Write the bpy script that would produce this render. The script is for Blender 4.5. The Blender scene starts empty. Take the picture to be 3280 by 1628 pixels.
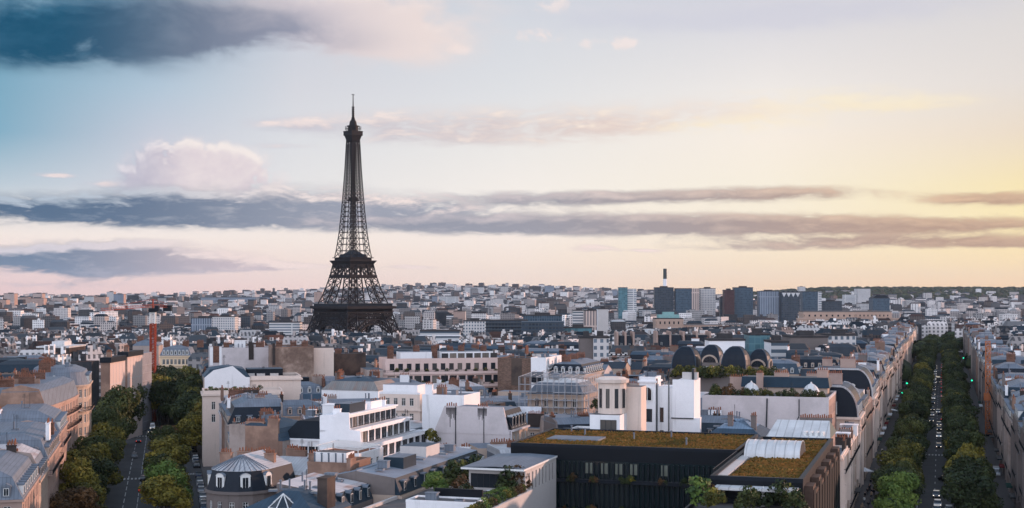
import bpy, math, random
from mathutils import Vector, Matrix
R = math.radians
rnd = random.Random(7)
scn = bpy.context.scene
COL = scn.collection

# ---------------------------------------------------------------- camera
# photograph measured in its own pixels: 3280 x 1628, eye 50 m above the square, horizon on row 936
F, CX, HY, EYE = 4495.0, 1640.0, 936.0, 50.0
cam_d = bpy.data.cameras.new("camera"); cam = bpy.data.objects.new("camera", cam_d); COL.objects.link(cam)
cam.location = (0, 0, EYE); cam.rotation_euler = (R(90), 0, 0)
cam_d.sensor_width = 36.0; cam_d.lens = F / 3280 * 36.0
cam_d.shift_y = (HY - 814) / 3280.0
cam_d.clip_start = 1.0; cam_d.clip_end = 60000.0
scn.camera = cam
vs = scn.view_settings
scn.display_settings.display_device = 'sRGB'
vs.view_transform = 'Standard'; vs.look = 'None'; vs.exposure = 0.0; vs.gamma = 1.0

def lin(c):
    return tuple((v / 12.92 if v <= .04045 else ((v + .055) / 1.055) ** 2.4) for v in c)
def rgb(r, g, b): return lin((r / 255, g / 255, b / 255))

# ---------------------------------------------------------------- node expressions
class E:
    nt = None
    def __init__(s, v): s.v = v
    def _m(s, op, *o):
        n = E.nt.nodes.new('ShaderNodeMath'); n.operation = op
        for i, x in enumerate((s,) + o):
            x = x.v if isinstance(x, E) else x
            if isinstance(x, (int, float)): n.inputs[i].default_value = x
            else: E.nt.links.new(x, n.inputs[i])
        return E(n.outputs[0])
    def __add__(s, o): return s._m('ADD', o)
    __radd__ = __add__
    def __sub__(s, o): return s._m('SUBTRACT', o)
    def __rsub__(s, o): return E(o)._m('SUBTRACT', s)
    def __mul__(s, o): return s._m('MULTIPLY', o)
    __rmul__ = __mul__
    def __truediv__(s, o): return s._m('DIVIDE', o)
    def fn(s, op, *o): return s._m(op, *o)
    def clamp(s):
        r = s._m('ADD', 0.0); r.v.node.use_clamp = True; return r
    def step(s, a, b):      # smooth 0..1 between a and b
        n = E.nt.nodes.new('ShaderNodeMapRange'); n.interpolation_type = 'SMOOTHSTEP'
        E.nt.links.new(s.v, n.inputs[0]); n.inputs[1].default_value = a; n.inputs[2].default_value = b
        return E(n.outputs[0])
    def ramp(s, stops):
        n = E.nt.nodes.new('ShaderNodeValToRGB'); E.nt.links.new(s.v, n.inputs[0])
        el = n.color_ramp.elements
        while len(el) < len(stops): el.new(0.5)
        for e, (p, c) in zip(el, stops):
            e.position = p; e.color = tuple(c)[:3] + (1,)
        return n.outputs[0]
def mixc(f, a, b, mode='MIX'):
    n = E.nt.nodes.new('ShaderNodeMix'); n.data_type = 'RGBA'; n.blend_type = mode
    for i, x in ((0, f), (6, a), (7, b)):
        x = x.v if isinstance(x, E) else x
        if isinstance(x, (int, float)): n.inputs[i].default_value = x
        elif isinstance(x, (tuple, list)): n.inputs[i].default_value = tuple(x)[:3] + (1,)
        else: E.nt.links.new(x, n.inputs[i])
    return n.outputs[2]
def comb(x, y, z):
    n = E.nt.nodes.new('ShaderNodeCombineXYZ')
    for i, q in enumerate((x, y, z)):
        if isinstance(q, E): E.nt.links.new(q.v, n.inputs[i])
        else: n.inputs[i].default_value = q
    return n.outputs[0]
def noise(vec, scale, detail=4, rough=.55, dist=0.0):
    n = E.nt.nodes.new('ShaderNodeTexNoise'); E.nt.links.new(vec, n.inputs['Vector'])
    n.inputs['Scale'].default_value = scale; n.inputs['Detail'].default_value = detail
    n.inputs['Roughness'].default_value = rough; n.inputs['Distortion'].default_value = dist
    return E(n.outputs[0])

# ---------------------------------------------------------------- world: evening sky with layered clouds
SUN_AZ, SUN_EL = 64.0, 10.0
w = bpy.data.worlds.new("World"); scn.world = w; w.use_nodes = True
nt = w.node_tree; nt.nodes.clear(); E.nt = nt
tc = nt.nodes.new('ShaderNodeTexCoord'); sp = nt.nodes.new('ShaderNodeSeparateXYZ')
nt.links.new(tc.outputs['Generated'], sp.inputs[0])
dx, dy, dz = (E(sp.outputs[i]) for i in range(3))
AZ = dx.fn('ARCTAN2', dy); EL = dz.fn('ARCSINE')
def a_of(sx): return math.atan((sx - CX) / F)
def e_of(sy): return math.atan((HY - sy) / F)
LOW, HIGH = -0.06, 1.5708
def ep(sy=None, el=None):
    el = e_of(sy) if el is None else el
    return math.sqrt(max(0, (el - LOW) / (HIGH - LOW)))
ELn = ((EL - LOW) * (1 / (HIGH - LOW))).clamp().fn('SQRT')
def column(rows, zen):
    st = [(0.0, tuple(.55 * c for c in rgb(*rows[0][1])))]
    st += [(ep(sy), rgb(*c)) for sy, c in rows]
    st += [(ep(el=.6), tuple((.5 * p + .5 * q) for p, q in zip(rgb(*rows[-1][1]), zen))), (1.0, zen)]
    return ELn.ramp(st)
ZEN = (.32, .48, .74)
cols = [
 (R(-180), column([(936, (375, 380, 404)), (700, (413, 418, 444)), (300, (405, 414, 446))], (.30, .50, .80))),  # sky behind the view, brightened to light walls facing the camera
 (R(-60), column([(936, (262, 250, 254)), (700, (270, 272, 288)), (300, (248, 262, 284))], (.30, .48, .76))),  # out-of-view left sky, raised as fill for the walls
 (a_of(0), column([(936, (240, 205, 200)), (860, (247, 219, 212)), (760, (249, 236, 228)), (610, (192, 206, 217)), (450, (132, 175, 198)), (300, (126, 171, 195)), (0, (116, 158, 184))], ZEN)),
 (a_of(500), column([(936, (244, 210, 203)), (860, (248, 222, 213)), (760, (250, 238, 230)), (610, (216, 217, 225)), (450, (201, 206, 219)), (300, (180, 200, 217)), (0, (140, 172, 196))], ZEN)),
 (a_of(950), column([(936, (247, 214, 203)), (860, (250, 227, 215)), (760, (250, 237, 228)), (610, (233, 231, 231)), (450, (224, 225, 229)), (300, (216, 217, 224)), (0, (200, 206, 218))], ZEN)),
 (a_of(1640), column([(936, (250, 222, 202)), (860, (252, 231, 214)), (760, (252, 238, 228)), (610, (248, 241, 234)), (450, (238, 235, 232)), (300, (226, 227, 230)), (0, (212, 216, 224))], (.32, .48, .74))),
 (a_of(2460), column([(936, (252, 216, 178)), (860, (253, 228, 196)), (760, (253, 238, 212)), (610, (251, 241, 222)), (450, (251, 240, 227)), (300, (242, 236, 231)), (0, (214, 214, 223))], (.32, .48, .74))),
 (a_of(3280), column([(936, (252, 208, 160)), (860, (254, 224, 176)), (740, (255, 236, 184)), (610, (250, 231, 182)), (450, (238, 222, 202)), (300, (231, 223, 217)), (0, (219, 216, 217))], (.32, .48, .74))),
 (R(45), column([(936, (255, 196, 128)), (800, (255, 222, 160)), (600, (255, 226, 172)), (300, (232, 220, 208)), (0, (212, 210, 212))], (.34, .48, .72))),
 (R(110), column([(936, (252, 216, 200)), (700, (250, 236, 232)), (300, (236, 240, 252))], (.32, .48, .76))),
 (R(180), column([(936, (375, 380, 404)), (700, (413, 418, 444)), (300, (405, 414, 446))], (.30, .50, .80))),  # same brightened sky, closing the circle behind the view
]
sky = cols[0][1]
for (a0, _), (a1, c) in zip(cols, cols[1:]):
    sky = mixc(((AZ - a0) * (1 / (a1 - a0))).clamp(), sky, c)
nis = nt.nodes.new('ShaderNodeTexSky'); nis.sky_type = 'NISHITA'; nis.sun_disc = False
nis.sun_elevation = R(SUN_EL); nis.sun_rotation = R(SUN_AZ); nis.altitude = 100; nis.dust_density = 2.0
nisc = mixc(1.0, nis.outputs[0], (.11, .11, .11), 'MULTIPLY')
sky = mixc(.025, sky, nisc)
# cloud layers: (centre column, row, half width, half height, thickness)
PX = 1 / F
UP = 24.0
def fields(stretch, freq, detail, rough, seed):
    return [noise(comb(AZ, (EL + up * PX) * stretch, seed), freq, detail, rough, .35) - .5 for up in (0.0, UP)]
FLAT = fields(3.6, 38, 7, .60, 3.3)        # drawn-out banks
FLUF = fields(1.3, 52, 6, .60, 7.1)        # heaped clouds
SOFT = fields(2.0, 15, 6, .56, 1.9)         # broad soft masses
PV = [comb(AZ, EL, 0.0), comb(AZ, EL + UP * PX, 0.0)]
def paint(sky, blobs, field, amp, edge, dark_l, dark_r, lit_l, lit_r, opac, x0=300, x1=2900, lift=1.6, bias=0.0):
    d = []
    for pv, n1 in zip(PV, field):
        tot = None
        for sx, sy, hw, hh, k in blobs:
            ca, ce, sa, se = a_of(sx), e_of(sy) * math.cos(a_of(sx)), .9487 * F / hw, .9487 * F / hh
            m = nt.nodes.new('ShaderNodeVectorMath'); m.operation = 'MULTIPLY_ADD'; nt.links.new(pv, m.inputs[0])
            m.inputs[1].default_value = (sa, se, 0); m.inputs[2].default_value = (-ca * sa, -ce * se, 0)
            q = nt.nodes.new('ShaderNodeVectorMath'); q.operation = 'DOT_PRODUCT'
            nt.links.new(m.outputs[0], q.inputs[0]); nt.links.new(m.outputs[0], q.inputs[1])
            p = E(math.exp(-1))._m('POWER', E(q.outputs['Value']))
            tot = p._m('MULTIPLY_ADD', k, 0.0 if tot is None else tot)
        d.append((n1 * amp)._m('MULTIPLY_ADD', tot + .10, tot).step(*edge))
    d0, d1 = d
    t = ((AZ - a_of(x0)) * (1 / (a_of(x1) - a_of(x0)))).step(0, 1)
    dark = mixc(t, rgb(*dark_l), rgb(*dark_r)); lit = mixc(t, rgb(*lit_l), rgb(*lit_r))
    c = mixc(((d0 - d1) * (lift * .62) + (1.0 - d0) * .12 + field[0] * 1.6 + bias).clamp(), dark, lit)
    return mixc(d0 * opac, sky, c)
# faint high veil and pale puffs
sky = paint(sky, [(1290, 395, 330, 44, .8), (1750, 385, 300, 50, .75), (1990, 400, 160, 34, .6), (1500, 445, 360, 30, .6), (2300, 350, 300, 50, .5), (930, 395, 130, 18, .8), (900, 470, 100, 12, .7), (180, 562, 60, 9, 1.0), (330, 590, 80, 12, .7)],
            FLAT, 2.6, (.1, 1.2), (184, 184, 202), (236, 205, 186), (247, 226, 222), (253, 236, 214), .75)
sky = paint(sky, [(2650, 325, 330, 50, .7), (2300, 400, 300, 30, .7), (2950, 330, 200, 24, .6)], FLAT, 2.5, (.2, 1.2), (252, 230, 200), (253, 235, 196), (253, 238, 210), (254, 239, 206), .6)
sky = paint(sky, [(1990, 140, 60, 26, .9), (1730, 115, 90, 26, .8), (1880, 140, 30, 22, .7), (1470, 160, 60, 24, .6), (1760, 15, 150, 34, .7)], FLUF, 5.0, (.3, 1.1), (240, 226, 224), (245, 228, 222), (247, 232, 228), (248, 232, 226), .7)
sky = paint(sky, [(2050, 60, 520, 56, .8), (2800, 20, 520, 60, .9)], SOFT, 2.5, (.1, 1.2), (205, 209, 223), (206, 206, 220), (214, 216, 226), (216, 214, 222), .6)
# the big blue-grey cloud, top left
sky = paint(sky, [(1130, 120, 330, 85, .95), (1330, 60, 260, 90, .6), (900, 40, 300, 70, .6)], SOFT, 3.0, (.1, 1.0), (196, 190, 204), (240, 222, 216), (236, 222, 222), (246, 230, 224), .85, 600, 1450)
sky = paint(sky, [(120, 80, 460, 92, 1.15), (520, 70, 320, 80, .85), (740, 120, 400, 52, .85), (820, 50, 240, 50, .65), (130, 175, 240, 40, .5)], SOFT, 3.4, (.05, 1.15), (4, 76, 108), (156, 158, 176), (70, 122, 152), (222, 210, 214), .97, 150, 1150)
# cumulus left of the tower
sky = paint(sky, [(490, 525, 80, 50, 1.0), (560, 500, 80, 40, .8), (640, 520, 110, 62, 1.05), (745, 550, 110, 62, 1.0), (800, 580, 70, 40, .7), (480, 575, 70, 46, .6), (620, 595, 280, 40, .8)], FLUF, 3.8, (.15, .95), (182, 178, 196), (222, 208, 214), (230, 224, 230), (247, 236, 231), .92, 420, 640, 1.0, .30)
# long evening banks
sky = paint(sky, [(420, 684, 640, 36, 1.25), (60, 645, 260, 24, .8), (560, 640, 260, 42, .85), (980, 645, 230, 50, .85), (1010, 700, 480, 28, 1.05), (1350, 650, 280, 34, .75)], FLAT, 3.0, (.12, 1.0), (66, 98, 130), (152, 157, 173), (180, 192, 206), (247, 230, 224), .95, 150, 1250, 1.8)
sky = paint(sky, [(1560, 718, 580, 29, 1.35), (2280, 718, 560, 29, 1.35), (2980, 722, 480, 21, 1.2), (1640, 640, 320, 26, .75), (1980, 632, 260, 20, .8), (2460, 620, 330, 23, 1.05), (3180, 636, 190, 20, 1.15), (2800, 772, 520, 17, .95), (3220, 780, 260, 14, .95), (2450, 795, 300, 12, .6)], FLAT, 2.2, (.16, 1.0), (144, 148, 163), (184, 150, 130), (228, 214, 214), (236, 200, 164), .94, 1350, 3250, .7)
sky = paint(sky, [(150, 828, 430, 40, 1.25), (420, 808, 220, 38, .85), (560, 848, 270, 27, .85), (860, 852, 180, 11, .95), (290, 870, 90, 20, .5), (1320, 855, 90, 8, .85), (1900, 795, 80, 13, .75), (2060, 803, 70, 9, .75), (200, 914, 260, 18, .45)], FLAT, 2.4, (.22, .86), (96, 122, 150), (206, 188, 192), (214, 208, 216), (248, 226, 218), .95, 60, 900, 1.8)
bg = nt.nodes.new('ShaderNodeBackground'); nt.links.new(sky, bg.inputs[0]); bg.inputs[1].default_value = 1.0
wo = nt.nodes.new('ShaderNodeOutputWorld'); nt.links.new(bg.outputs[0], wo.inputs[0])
w.cycles.sampling_method = 'MANUAL'; w.cycles.sample_map_resolution = 256

sun_d = bpy.data.lights.new("sun", 'SUN'); sun = bpy.data.objects.new("sun", sun_d); COL.objects.link(sun)
sun_d.energy = 5.0; sun_d.angle = R(1.2); sun_d.color = (1.0, .60, .46)
sv = Vector((math.sin(R(SUN_AZ)) * math.cos(R(SUN_EL)), math.cos(R(SUN_AZ)) * math.cos(R(SUN_EL)), math.sin(R(SUN_EL))))
sun.rotation_euler = sv.to_track_quat('Z', 'Y').to_euler(); sun.location = (900, 300, 600)

# ---------------------------------------------------------------- shape helpers
class MB:
    """collects faces of one mesh; m is the material slot"""
    def __init__(s): s.v = []; s.f = []; s.m = []; s.T = None
    def vert(s, p):
        s.v.append(tuple(s.T @ Vector(p)) if s.T is not None else tuple(p)); return len(s.v) - 1
    def face(s, pts, m=0):
        b = len(s.v)
        for p in pts: s.vert(p)
        s.f.append(tuple(range(b, b + len(pts)))); s.m.append(m)
    def idx(s, ids, m=0): s.f.append(tuple(ids)); s.m.append(m)
    def box(s, x0, y0, z0, x1, y1, z1, m=0, top=None):
        b = [s.vert(p) for p in ((x0, y0, z0), (x1, y0, z0), (x1, y1, z0), (x0, y1, z0), (x0, y0, z1), (x1, y0, z1), (x1, y1, z1), (x0, y1, z1))]
        for k, q in enumerate(((0, 3, 2, 1), (4, 5, 6, 7), (0, 1, 5, 4), (1, 2, 6, 5), (2, 3, 7, 6), (3, 0, 4, 7))):
            s.idx([b[i] for i in q], top if (k == 1 and top is not None) else m)
        return s
    def prism(s, poly, z0, z1, m=0, top=None, poly1=None):
        p1 = poly1 or poly; n = len(poly)
        lo = [s.vert((p[0], p[1], z0)) for p in poly]; hi = [s.vert((p[0], p[1], z1)) for p in p1]
        for i in range(n):
            j = (i + 1) % n; s.idx((lo[i], lo[j], hi[j], hi[i]), m)
        s.idx(hi, m if top is None else top); s.idx(lo[::-1], m)
        return s
    def cyl(s, x, y, z0, z1, r0, r1=None, n=8, m=0):
        r1 = r0 if r1 is None else r1
        pa = [(x + r0 * math.cos(2 * math.pi * i / n), y + r0 * math.sin(2 * math.pi * i / n)) for i in range(n)]
        pb = [(x + r1 * math.cos(2 * math.pi * i / n), y + r1 * math.sin(2 * math.pi * i / n)) for i in range(n)]
        return s.prism(pa, z0, z1, m, None, pb)
    def bar(s, p, q, w, h=None, m=0):
        p, q = Vector(p), Vector(q); d = q - p
        if d.length < 1e-6: return s
        d.normalize(); h = h or w
        u = d.cross(Vector((0, 0, 1)));
        if u.length < 1e-3: u = Vector((1, 0, 0))
        u.normalize(); v = d.cross(u)
        b = []
        for c in (p, q):
            for a, e in ((-1, -1), (1, -1), (1, 1), (-1, 1)): b.append(s.vert(c + u * (a * w / 2) + v * (e * h / 2)))
        for f in ((0, 1, 2, 3), (7, 6, 5, 4), (0, 4, 5, 1), (1, 5, 6, 2), (2, 6, 7, 3), (3, 7, 4, 0)): s.idx([b[i] for i in f], m)
        return s
    def lathe(s, prof, n=12, x=0, y=0, m=0, a0=0, a1=2 * math.pi):
        full = abs(a1 - a0 - 2 * math.pi) < 1e-4; k = n if full else n + 1
        rings = [[s.vert((x + r * math.cos(a0 + (a1 - a0) * i / n), y + r * math.sin(a0 + (a1 - a0) * i / n), z)) for i in range(k)] for r, z in prof]
        for A, B in zip(rings, rings[1:]):
            for i in range(n): s.idx((A[i], A[(i + 1) % k], B[(i + 1) % k], B[i]), m)
        return s
    def mesh(s, name, mats, smooth=False):
        me = bpy.data.meshes.new(name); me.from_pydata(s.v, [], s.f)
        mats = mats if isinstance(mats, (list, tuple)) else [mats]
        for x in mats: me.materials.append(x)
        if len(mats) > 1: me.polygons.foreach_set('material_index', s.m)
        if smooth: me.polygons.foreach_set('use_smooth', [True] * len(s.f))
        me.update(); return me
    def build(s, name, mats, parent=None, loc=None, rz=0, smooth=False):
        return link(name, s.mesh(name, mats, smooth), parent, loc, rz)
def link(name, me, parent=None, loc=None, rz=0):
    o = bpy.data.objects.new(name, me); COL.objects.link(o)
    if parent is not None: o.parent = parent; KIDS.setdefault(parent.name, []).append(o)
    if loc is not None: o.location = loc
    if rz: o.rotation_euler = (0, 0, rz)
    return o
def tag(o, label, cat, group=None):
    o['label'] = label; o['category'] = cat
    if group: o['group'] = group
    return o
def thing(name, label, cat, loc=(0, 0, 0), rz=0, group=None):
    o = bpy.data.objects.new(name, None); COL.objects.link(o); o.empty_display_size = 1
    o.location = loc; o.rotation_euler = (0, 0, rz)
    return tag(o, label, cat, group)
def struct(o): o['kind'] = 'structure'; return o
def copy_tree(o, loc=None, rz=None, parent=None):
    c = o.copy(); COL.objects.link(c)
    if parent is not None: c.parent = parent; KIDS.setdefault(parent.name, []).append(c)
    if loc is not None: c.location = loc
    if rz is not None: c.rotation_euler = (0, 0, rz)
    for ch in KIDS.get(o.name, []): copy_tree(ch, parent=c)
    return c
KIDS = {}

# pixel of the photograph -> place, at a known height or distance
def at(sx, sy, z):
    Y = (EYE - z) * F / (sy - HY); return Vector(((sx - CX) / F * Y, Y))
def atY(sx, Y): return Vector(((sx - CX) / F * Y, Y))
dK = Vector((.2926, .9562)).normalized(); vK = Vector((dK.y, -dK.x))      # away along the right-hand avenue, and to its right
dI = Vector((-.2398, .9708)).normalized(); vI = Vector((dI.y, -dI.x))     # the left-hand avenue
def toK(p): return p.dot(dK), p.dot(vK)
def fromK(a, b): q = dK * a + vK * b; return q
def toI(p): return p.dot(dI), p.dot(vI)
def fromI(a, b): return dI * a + vI * b
RZK = math.atan2(vK.y, vK.x); RZI = math.atan2(vI.y, vI.x)
def sstep(a, b, x):
    t = min(1, max(0, (x - a) / (b - a))); return t * t * (3 - 2 * t)
def gz(x, y):
    """height of the land"""
    if y < 1: return 0.0
    az = x / max(y, 1.0)
    right = sstep(.02, .26, az)
    left = -5 * sstep(330, 900, y) - 21 * sstep(1000, 1550, y); rgt = -26 * sstep(1250, 1900, y)
    z = left * (1 - right) + rgt * right
    z += 14 * sstep(2600, 5200, y)
    mid = math.exp(-((az + .04) / .14) ** 2); far_r = sstep(.12, .24, az)
    z += (14 + 62 * mid + 56 * far_r) * sstep(4600, 8200, y)
    return z

# ---------------------------------------------------------------- materials
MATS = {}
def principled(name):
    m = bpy.data.materials.new(name); m.use_nodes = True; nt = m.node_tree; nt.nodes.clear(); E.nt = nt
    b = nt.nodes.new('ShaderNodeBsdfPrincipled'); o = nt.nodes.new('ShaderNodeOutputMaterial')
    nt.links.new(b.outputs[0], o.inputs[0]); MATS[name] = m; b.inputs['Specular IOR Level'].default_value = .10
    return m, nt, b
def ocoord(which='Object'):
    t = E.nt.nodes.new('ShaderNodeTexCoord'); return t.outputs[which]
def wpos():
    return E.nt.nodes.new('ShaderNodeNewGeometry').outputs['Position']
def scaled(vec, sx, sy, sz):
    n = E.nt.nodes.new('ShaderNodeMapping'); E.nt.links.new(vec, n.inputs[0]); n.inputs['Scale'].default_value = (sx, sy, sz); return n.outputs[0]
def sep(vec):
    n = E.nt.nodes.new('ShaderNodeSeparateXYZ'); E.nt.links.new(vec, n.inputs[0]); return [E(n.outputs[i]) for i in range(3)]
def bump(b, h, strength=.4, dist=.05):
    n = E.nt.nodes.new('ShaderNodeBump'); n.inputs['Strength'].default_value = strength; n.inputs['Distance'].default_value = dist
    E.nt.links.new(h.v, n.inputs['Height']); E.nt.links.new(n.outputs[0], b.inputs['Normal'])
def M_wall(name, c, var=.25, streak=.35, rough=.9, tint=None):
    """plaster or stone: mottled, with rain streaks and weathered patches of their own shape"""
    m, nt, b = principled(name)
    w = wpos()
    big = noise(w, .13, 4, .6); fine = noise(w, 1.6, 5, .65)
    st = noise(scaled(w, .9, .9, .06), 1.0, 4, .65)
    k = (big - .5) * var * 1.6 + (fine - .5) * var + 1.0
    dirt = st.step(.56, .78) * streak
    col = mixc(dirt, c, tuple(.35 * v for v in c))
    if tint: col = mixc(big.step(.45, .65), col, tint)
    mul = nt.nodes.new('ShaderNodeVectorMath'); mul.operation = 'SCALE'; nt.links.new(col, mul.inputs[0]); nt.links.new(k.v, mul.inputs['Scale'])
    nt.links.new(mul.outputs[0], b.inputs['Base Color']); b.inputs['Roughness'].default_value = rough
    bump(b, fine, .25, .04)
    return m
def M_zinc(name, c, seam=.62, rough=.55, rust=0.0, axis=0):
    """sheet-metal roof with standing seams"""
    m, nt, b = principled(name)
    o = ocoord(); x, y, z = sep(o)
    s = x if axis == 0 else y
    fr = (s * (1 / seam)).fn('FRACT')
    line = fr.step(.0, .10) * (1.0 - fr.step(.90, 1.0))
    sheet = (s * (1 / seam)).fn('FLOOR')
    wn = nt.nodes.new('ShaderNodeTexWhiteNoise'); wn.noise_dimensions = '2D'
    nt.links.new(comb(sheet, ((y if axis == 0 else x) * .33).fn('FLOOR'), 0), wn.inputs['Vector'])
    big = noise(wpos(), .25, 4, .6); st = noise(scaled(o, .8, .12, .3) if axis == 0 else scaled(o, .12, .8, .3), 1.5, 4, .7)
    k = .72 + big * .35 + E(wn.outputs[0]) * .16 + (st - .5) * .35
    k = k * (line * .35 + .65)
    col = c
    if rust: col = mixc(noise(scaled(o, .5, .12, .3), .8, 4, .6).step(.5, .7) * rust, c, (.26, .11, .06))
    mul = nt.nodes.new('ShaderNodeVectorMath'); mul.operation = 'SCALE'
    if isinstance(col, tuple): mul.inputs[0].default_value = col
    else: nt.links.new(col, mul.inputs[0])
    nt.links.new(k.v, mul.inputs['Scale']); nt.links.new(mul.outputs[0], b.inputs['Base Color'])
    b.inputs['Roughness'].default_value = rough; b.inputs['Specular IOR Level'].default_value = .2
    bump(b, (1.0 - line), .5, .06)
    return m
def M_plain(name, c, rough=.7, var=.25, scale=.8, metal=0.0, spec=.12):
    m, nt, b = principled(name)
    n = noise(wpos(), scale, 4, .6)
    mul = nt.nodes.new('ShaderNodeVectorMath'); mul.operation = 'SCALE'; mul.inputs[0].default_value = c
    k = (n - .5) * 2 * var + 1.0
    nt.links.new(k.v, mul.inputs['Scale']); nt.links.new(mul.outputs[0], b.inputs['Base Color'])
    b.inputs['Roughness'].default_value = rough; b.inputs['Metallic'].default_value = metal; b.inputs['Specular IOR Level'].default_value = spec
    return m
def M_emit(name, c, s):
    m, nt, b = principled(name); b.inputs['Base Color'].default_value = c + (1,)
    b.inputs['Emission Color'].default_value = c + (1,); b.inputs['Emission Strength'].default_value = s; return m
def M_leaf(name, c0, c1, c2):
    m, nt, b = principled(name)
    inf = nt.nodes.new('ShaderNodeObjectInfo')
    at_ = nt.nodes.new('ShaderNodeAttribute'); at_.attribute_name = 'tone'
    n = noise(wpos(), .22, 3, .6)
    f = (E(at_.outputs['Fac']) * .55 + n * .6 - .1 + (E(inf.outputs['Random']) - .5) * .3).clamp()
    nt.links.new(f.ramp([(0.15, c0), (.5, c1), (.9, c2)]), b.inputs['Base Color'])
    b.inputs['Roughness'].default_value = .75; b.inputs['Specular IOR Level'].default_value = .25
    return m
def M_brick(name, c, mortar, sx=.22, sy=.07, var=.5):
    m, nt, b = principled(name)
    x, y, z = sep(ocoord())
    t = nt.nodes.new('ShaderNodeTexBrick'); nt.links.new(comb(x + y, z, 0), t.inputs['Vector'])
    t.inputs['Color1'].default_value = c + (1,); t.inputs['Color2'].default_value = tuple(v * (1 - var) for v in c) + (1,)
    t.inputs['Mortar'].default_value = mortar + (1,); t.inputs['Scale'].default_value = 1.0
    t.inputs['Brick Width'].default_value = sx * 3; t.inputs['Row Height'].default_value = sy * 3; t.inputs['Mortar Size'].default_value = .02
    n = noise(wpos(), .3, 5, .7)
    nt.links.new(mixc(n.step(.42, .68) * .7, t.outputs[0], tuple(.45 * v for v in c)), b.inputs['Base Color']); b.inputs['Roughness'].default_value = .9
    return m

# ---------------------------------------------------------------- land, roads, pavements
def M_ground():
    m, nt, b = principled('ground')
    w = wpos(); n = noise(w, .02, 5, .6); f = noise(w, .4, 4, .6)
    c = mixc(n.step(.45, .62), (.022, .026, .03), (.045, .042, .04))
    far = noise(w, .0045, 6, .65)
    c = mixc(far.step(.50, .56) * .85, c, (.022, .036, .022))
    c = mixc((f - .3).clamp() * .5, c, (.03, .03, .032))
    nt.links.new(c, b.inputs['Base Color']); b.inputs['Roughness'].default_value = .95
    return m
def M_asphalt():
    m, nt, b = principled('asphalt')
    w = wpos(); n = noise(w, .15, 5, .65); f = noise(w, 3.0, 3, .6)
    k = n * .045 + f * .02 + .022
    nt.links.new(comb(k, k * .99, k * 1.0), b.inputs['Base Color']); b.inputs['Roughness'].default_value = .8
    return m
asphalt = M_asphalt()
paving = M_plain('paving', (.09, .082, .078), .85, .3, .5)
paint_white = M_plain('road_paint', (.34, .34, .33), .8, .3, 2.0)
g = MB()
ring = [20, 60, 110, 160, 220, 280, 340, 400, 460, 520, 600, 700, 800, 900, 1050, 1200, 1350, 1500, 1700, 1900, 2200, 2600, 3000, 3500, 4000, 4600, 5200, 5800, 6400, 7000, 7600, 8200, 9000, 10000, 12000, 15000, 20000]
NA = 150; ids = []
for r in ring:
    row = []
    for k in range(NA):
        a = 2 * math.pi * k / NA if False else (R(-48) + R(96) * k / (NA - 1))
        x, y = r * math.sin(a), r * math.cos(a); row.append(g.vert((x, y, gz(x, y) - .3)))
    ids.append(row)
for A, B in zip(ids, ids[1:]):
    for i in range(NA - 1): g.idx((A[i], A[i + 1], B[i + 1], B[i]))
# close the sheet behind and beside the square
c0 = g.vert((0, -300, -.3)); l0 = g.vert((-14000, -300, -.3)); r0 = g.vert((14000, -300, -.3))
g.idx([c0] + ids[0][::-1][:1] + ids[0][::-1][1:])
g.idx([l0, c0] + [row[0] for row in ids]); g.idx([c0, r0] + [row[-1] for row in ids[::-1]])
struct(g.build('ground', M_ground(), smooth=True))

def strip(name, fr, b0, b1, a0, a1, dz, mat, n=24, thick=0.0):
    """a band of paving along an avenue, following the land"""
    mb = MB(); prev = None
    for k in range(n + 1):
        a = a0 + (a1 - a0) * k / n; p, q = fr(a, b0), fr(a, b1)
        z0 = gz(p.x, p.y) + dz; z1 = gz(q.x, q.y) + dz
        cur = [mb.vert((p.x, p.y, z0)), mb.vert((q.x, q.y, z1))]
        if thick: cur += [mb.vert((p.x, p.y, z0 - thick)), mb.vert((q.x, q.y, z1 - thick))]
        if prev:
            mb.idx((prev[0], prev[1], cur[1], cur[0]))
            if thick: mb.idx((prev[2], prev[0], cur[0], cur[2])); mb.idx((prev[1], prev[3], cur[3], cur[1]))
        prev = cur
    return struct(mb.build(name, mat))
BK = -1.6       # centre line of the right-hand avenue in its own frame
BI = -9.2       # and of the left-hand one
strip('road', fromK, BK - 6.5, BK + 6.5, 150, 1500, .03, asphalt)
for s in (-1, 1):
    strip('pavement', fromK, BK + s * 12.3 - 5.7, BK + s * 12.3 + 5.7, 150, 1500, .16, paving, thick=.3)
strip('road', fromI, BI - 7.0, BI + 7.0, 150, 1000, .03, asphalt)
strip('road', fromI, BI + 13.0, BI + 19.0, 150, 1100, .03, asphalt)
strip('pavement', fromI, BI + 7.1, BI + 12.9, 150, 1100, .16, paving, thick=.3)
strip('pavement', fromI, BI + 19.1, BI + 23.5, 150, 1100, .16, paving, thick=.3)
strip('pavement', fromI, BI - 12.4, BI - 7.1, 150, 640, .16, paving, thick=.3)
mk = MB()
def mark(fr, a0, a1, b0, b1):
    pts = [fr(a0, b0), fr(a0, b1), fr(a1, b1), fr(a1, b0)]
    mk.face([(p.x, p.y, gz(p.x, p.y) + .045) for p in pts])
for k in range(45): mark(fromK, 200 + k * 13.0, 204 + k * 13.0, BK - .1, BK + .1)
for k in range(70): mark(fromK, 200 + k * 8.0, 206 + k * 8.0, BK - 3.9, BK - 3.7)
for a in (448, 702, 930):
    for k in range(13): mark(fromK, a, a + 3.6, BK - 6.0 + k * .95, BK - 5.5 + k * .95)
for a in (388, 512, 640):
    for k in range(14): mark(fromI, a, a + 3.4, BI - 6.6 + k * .98, BI - 6.1 + k * .98)
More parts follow.
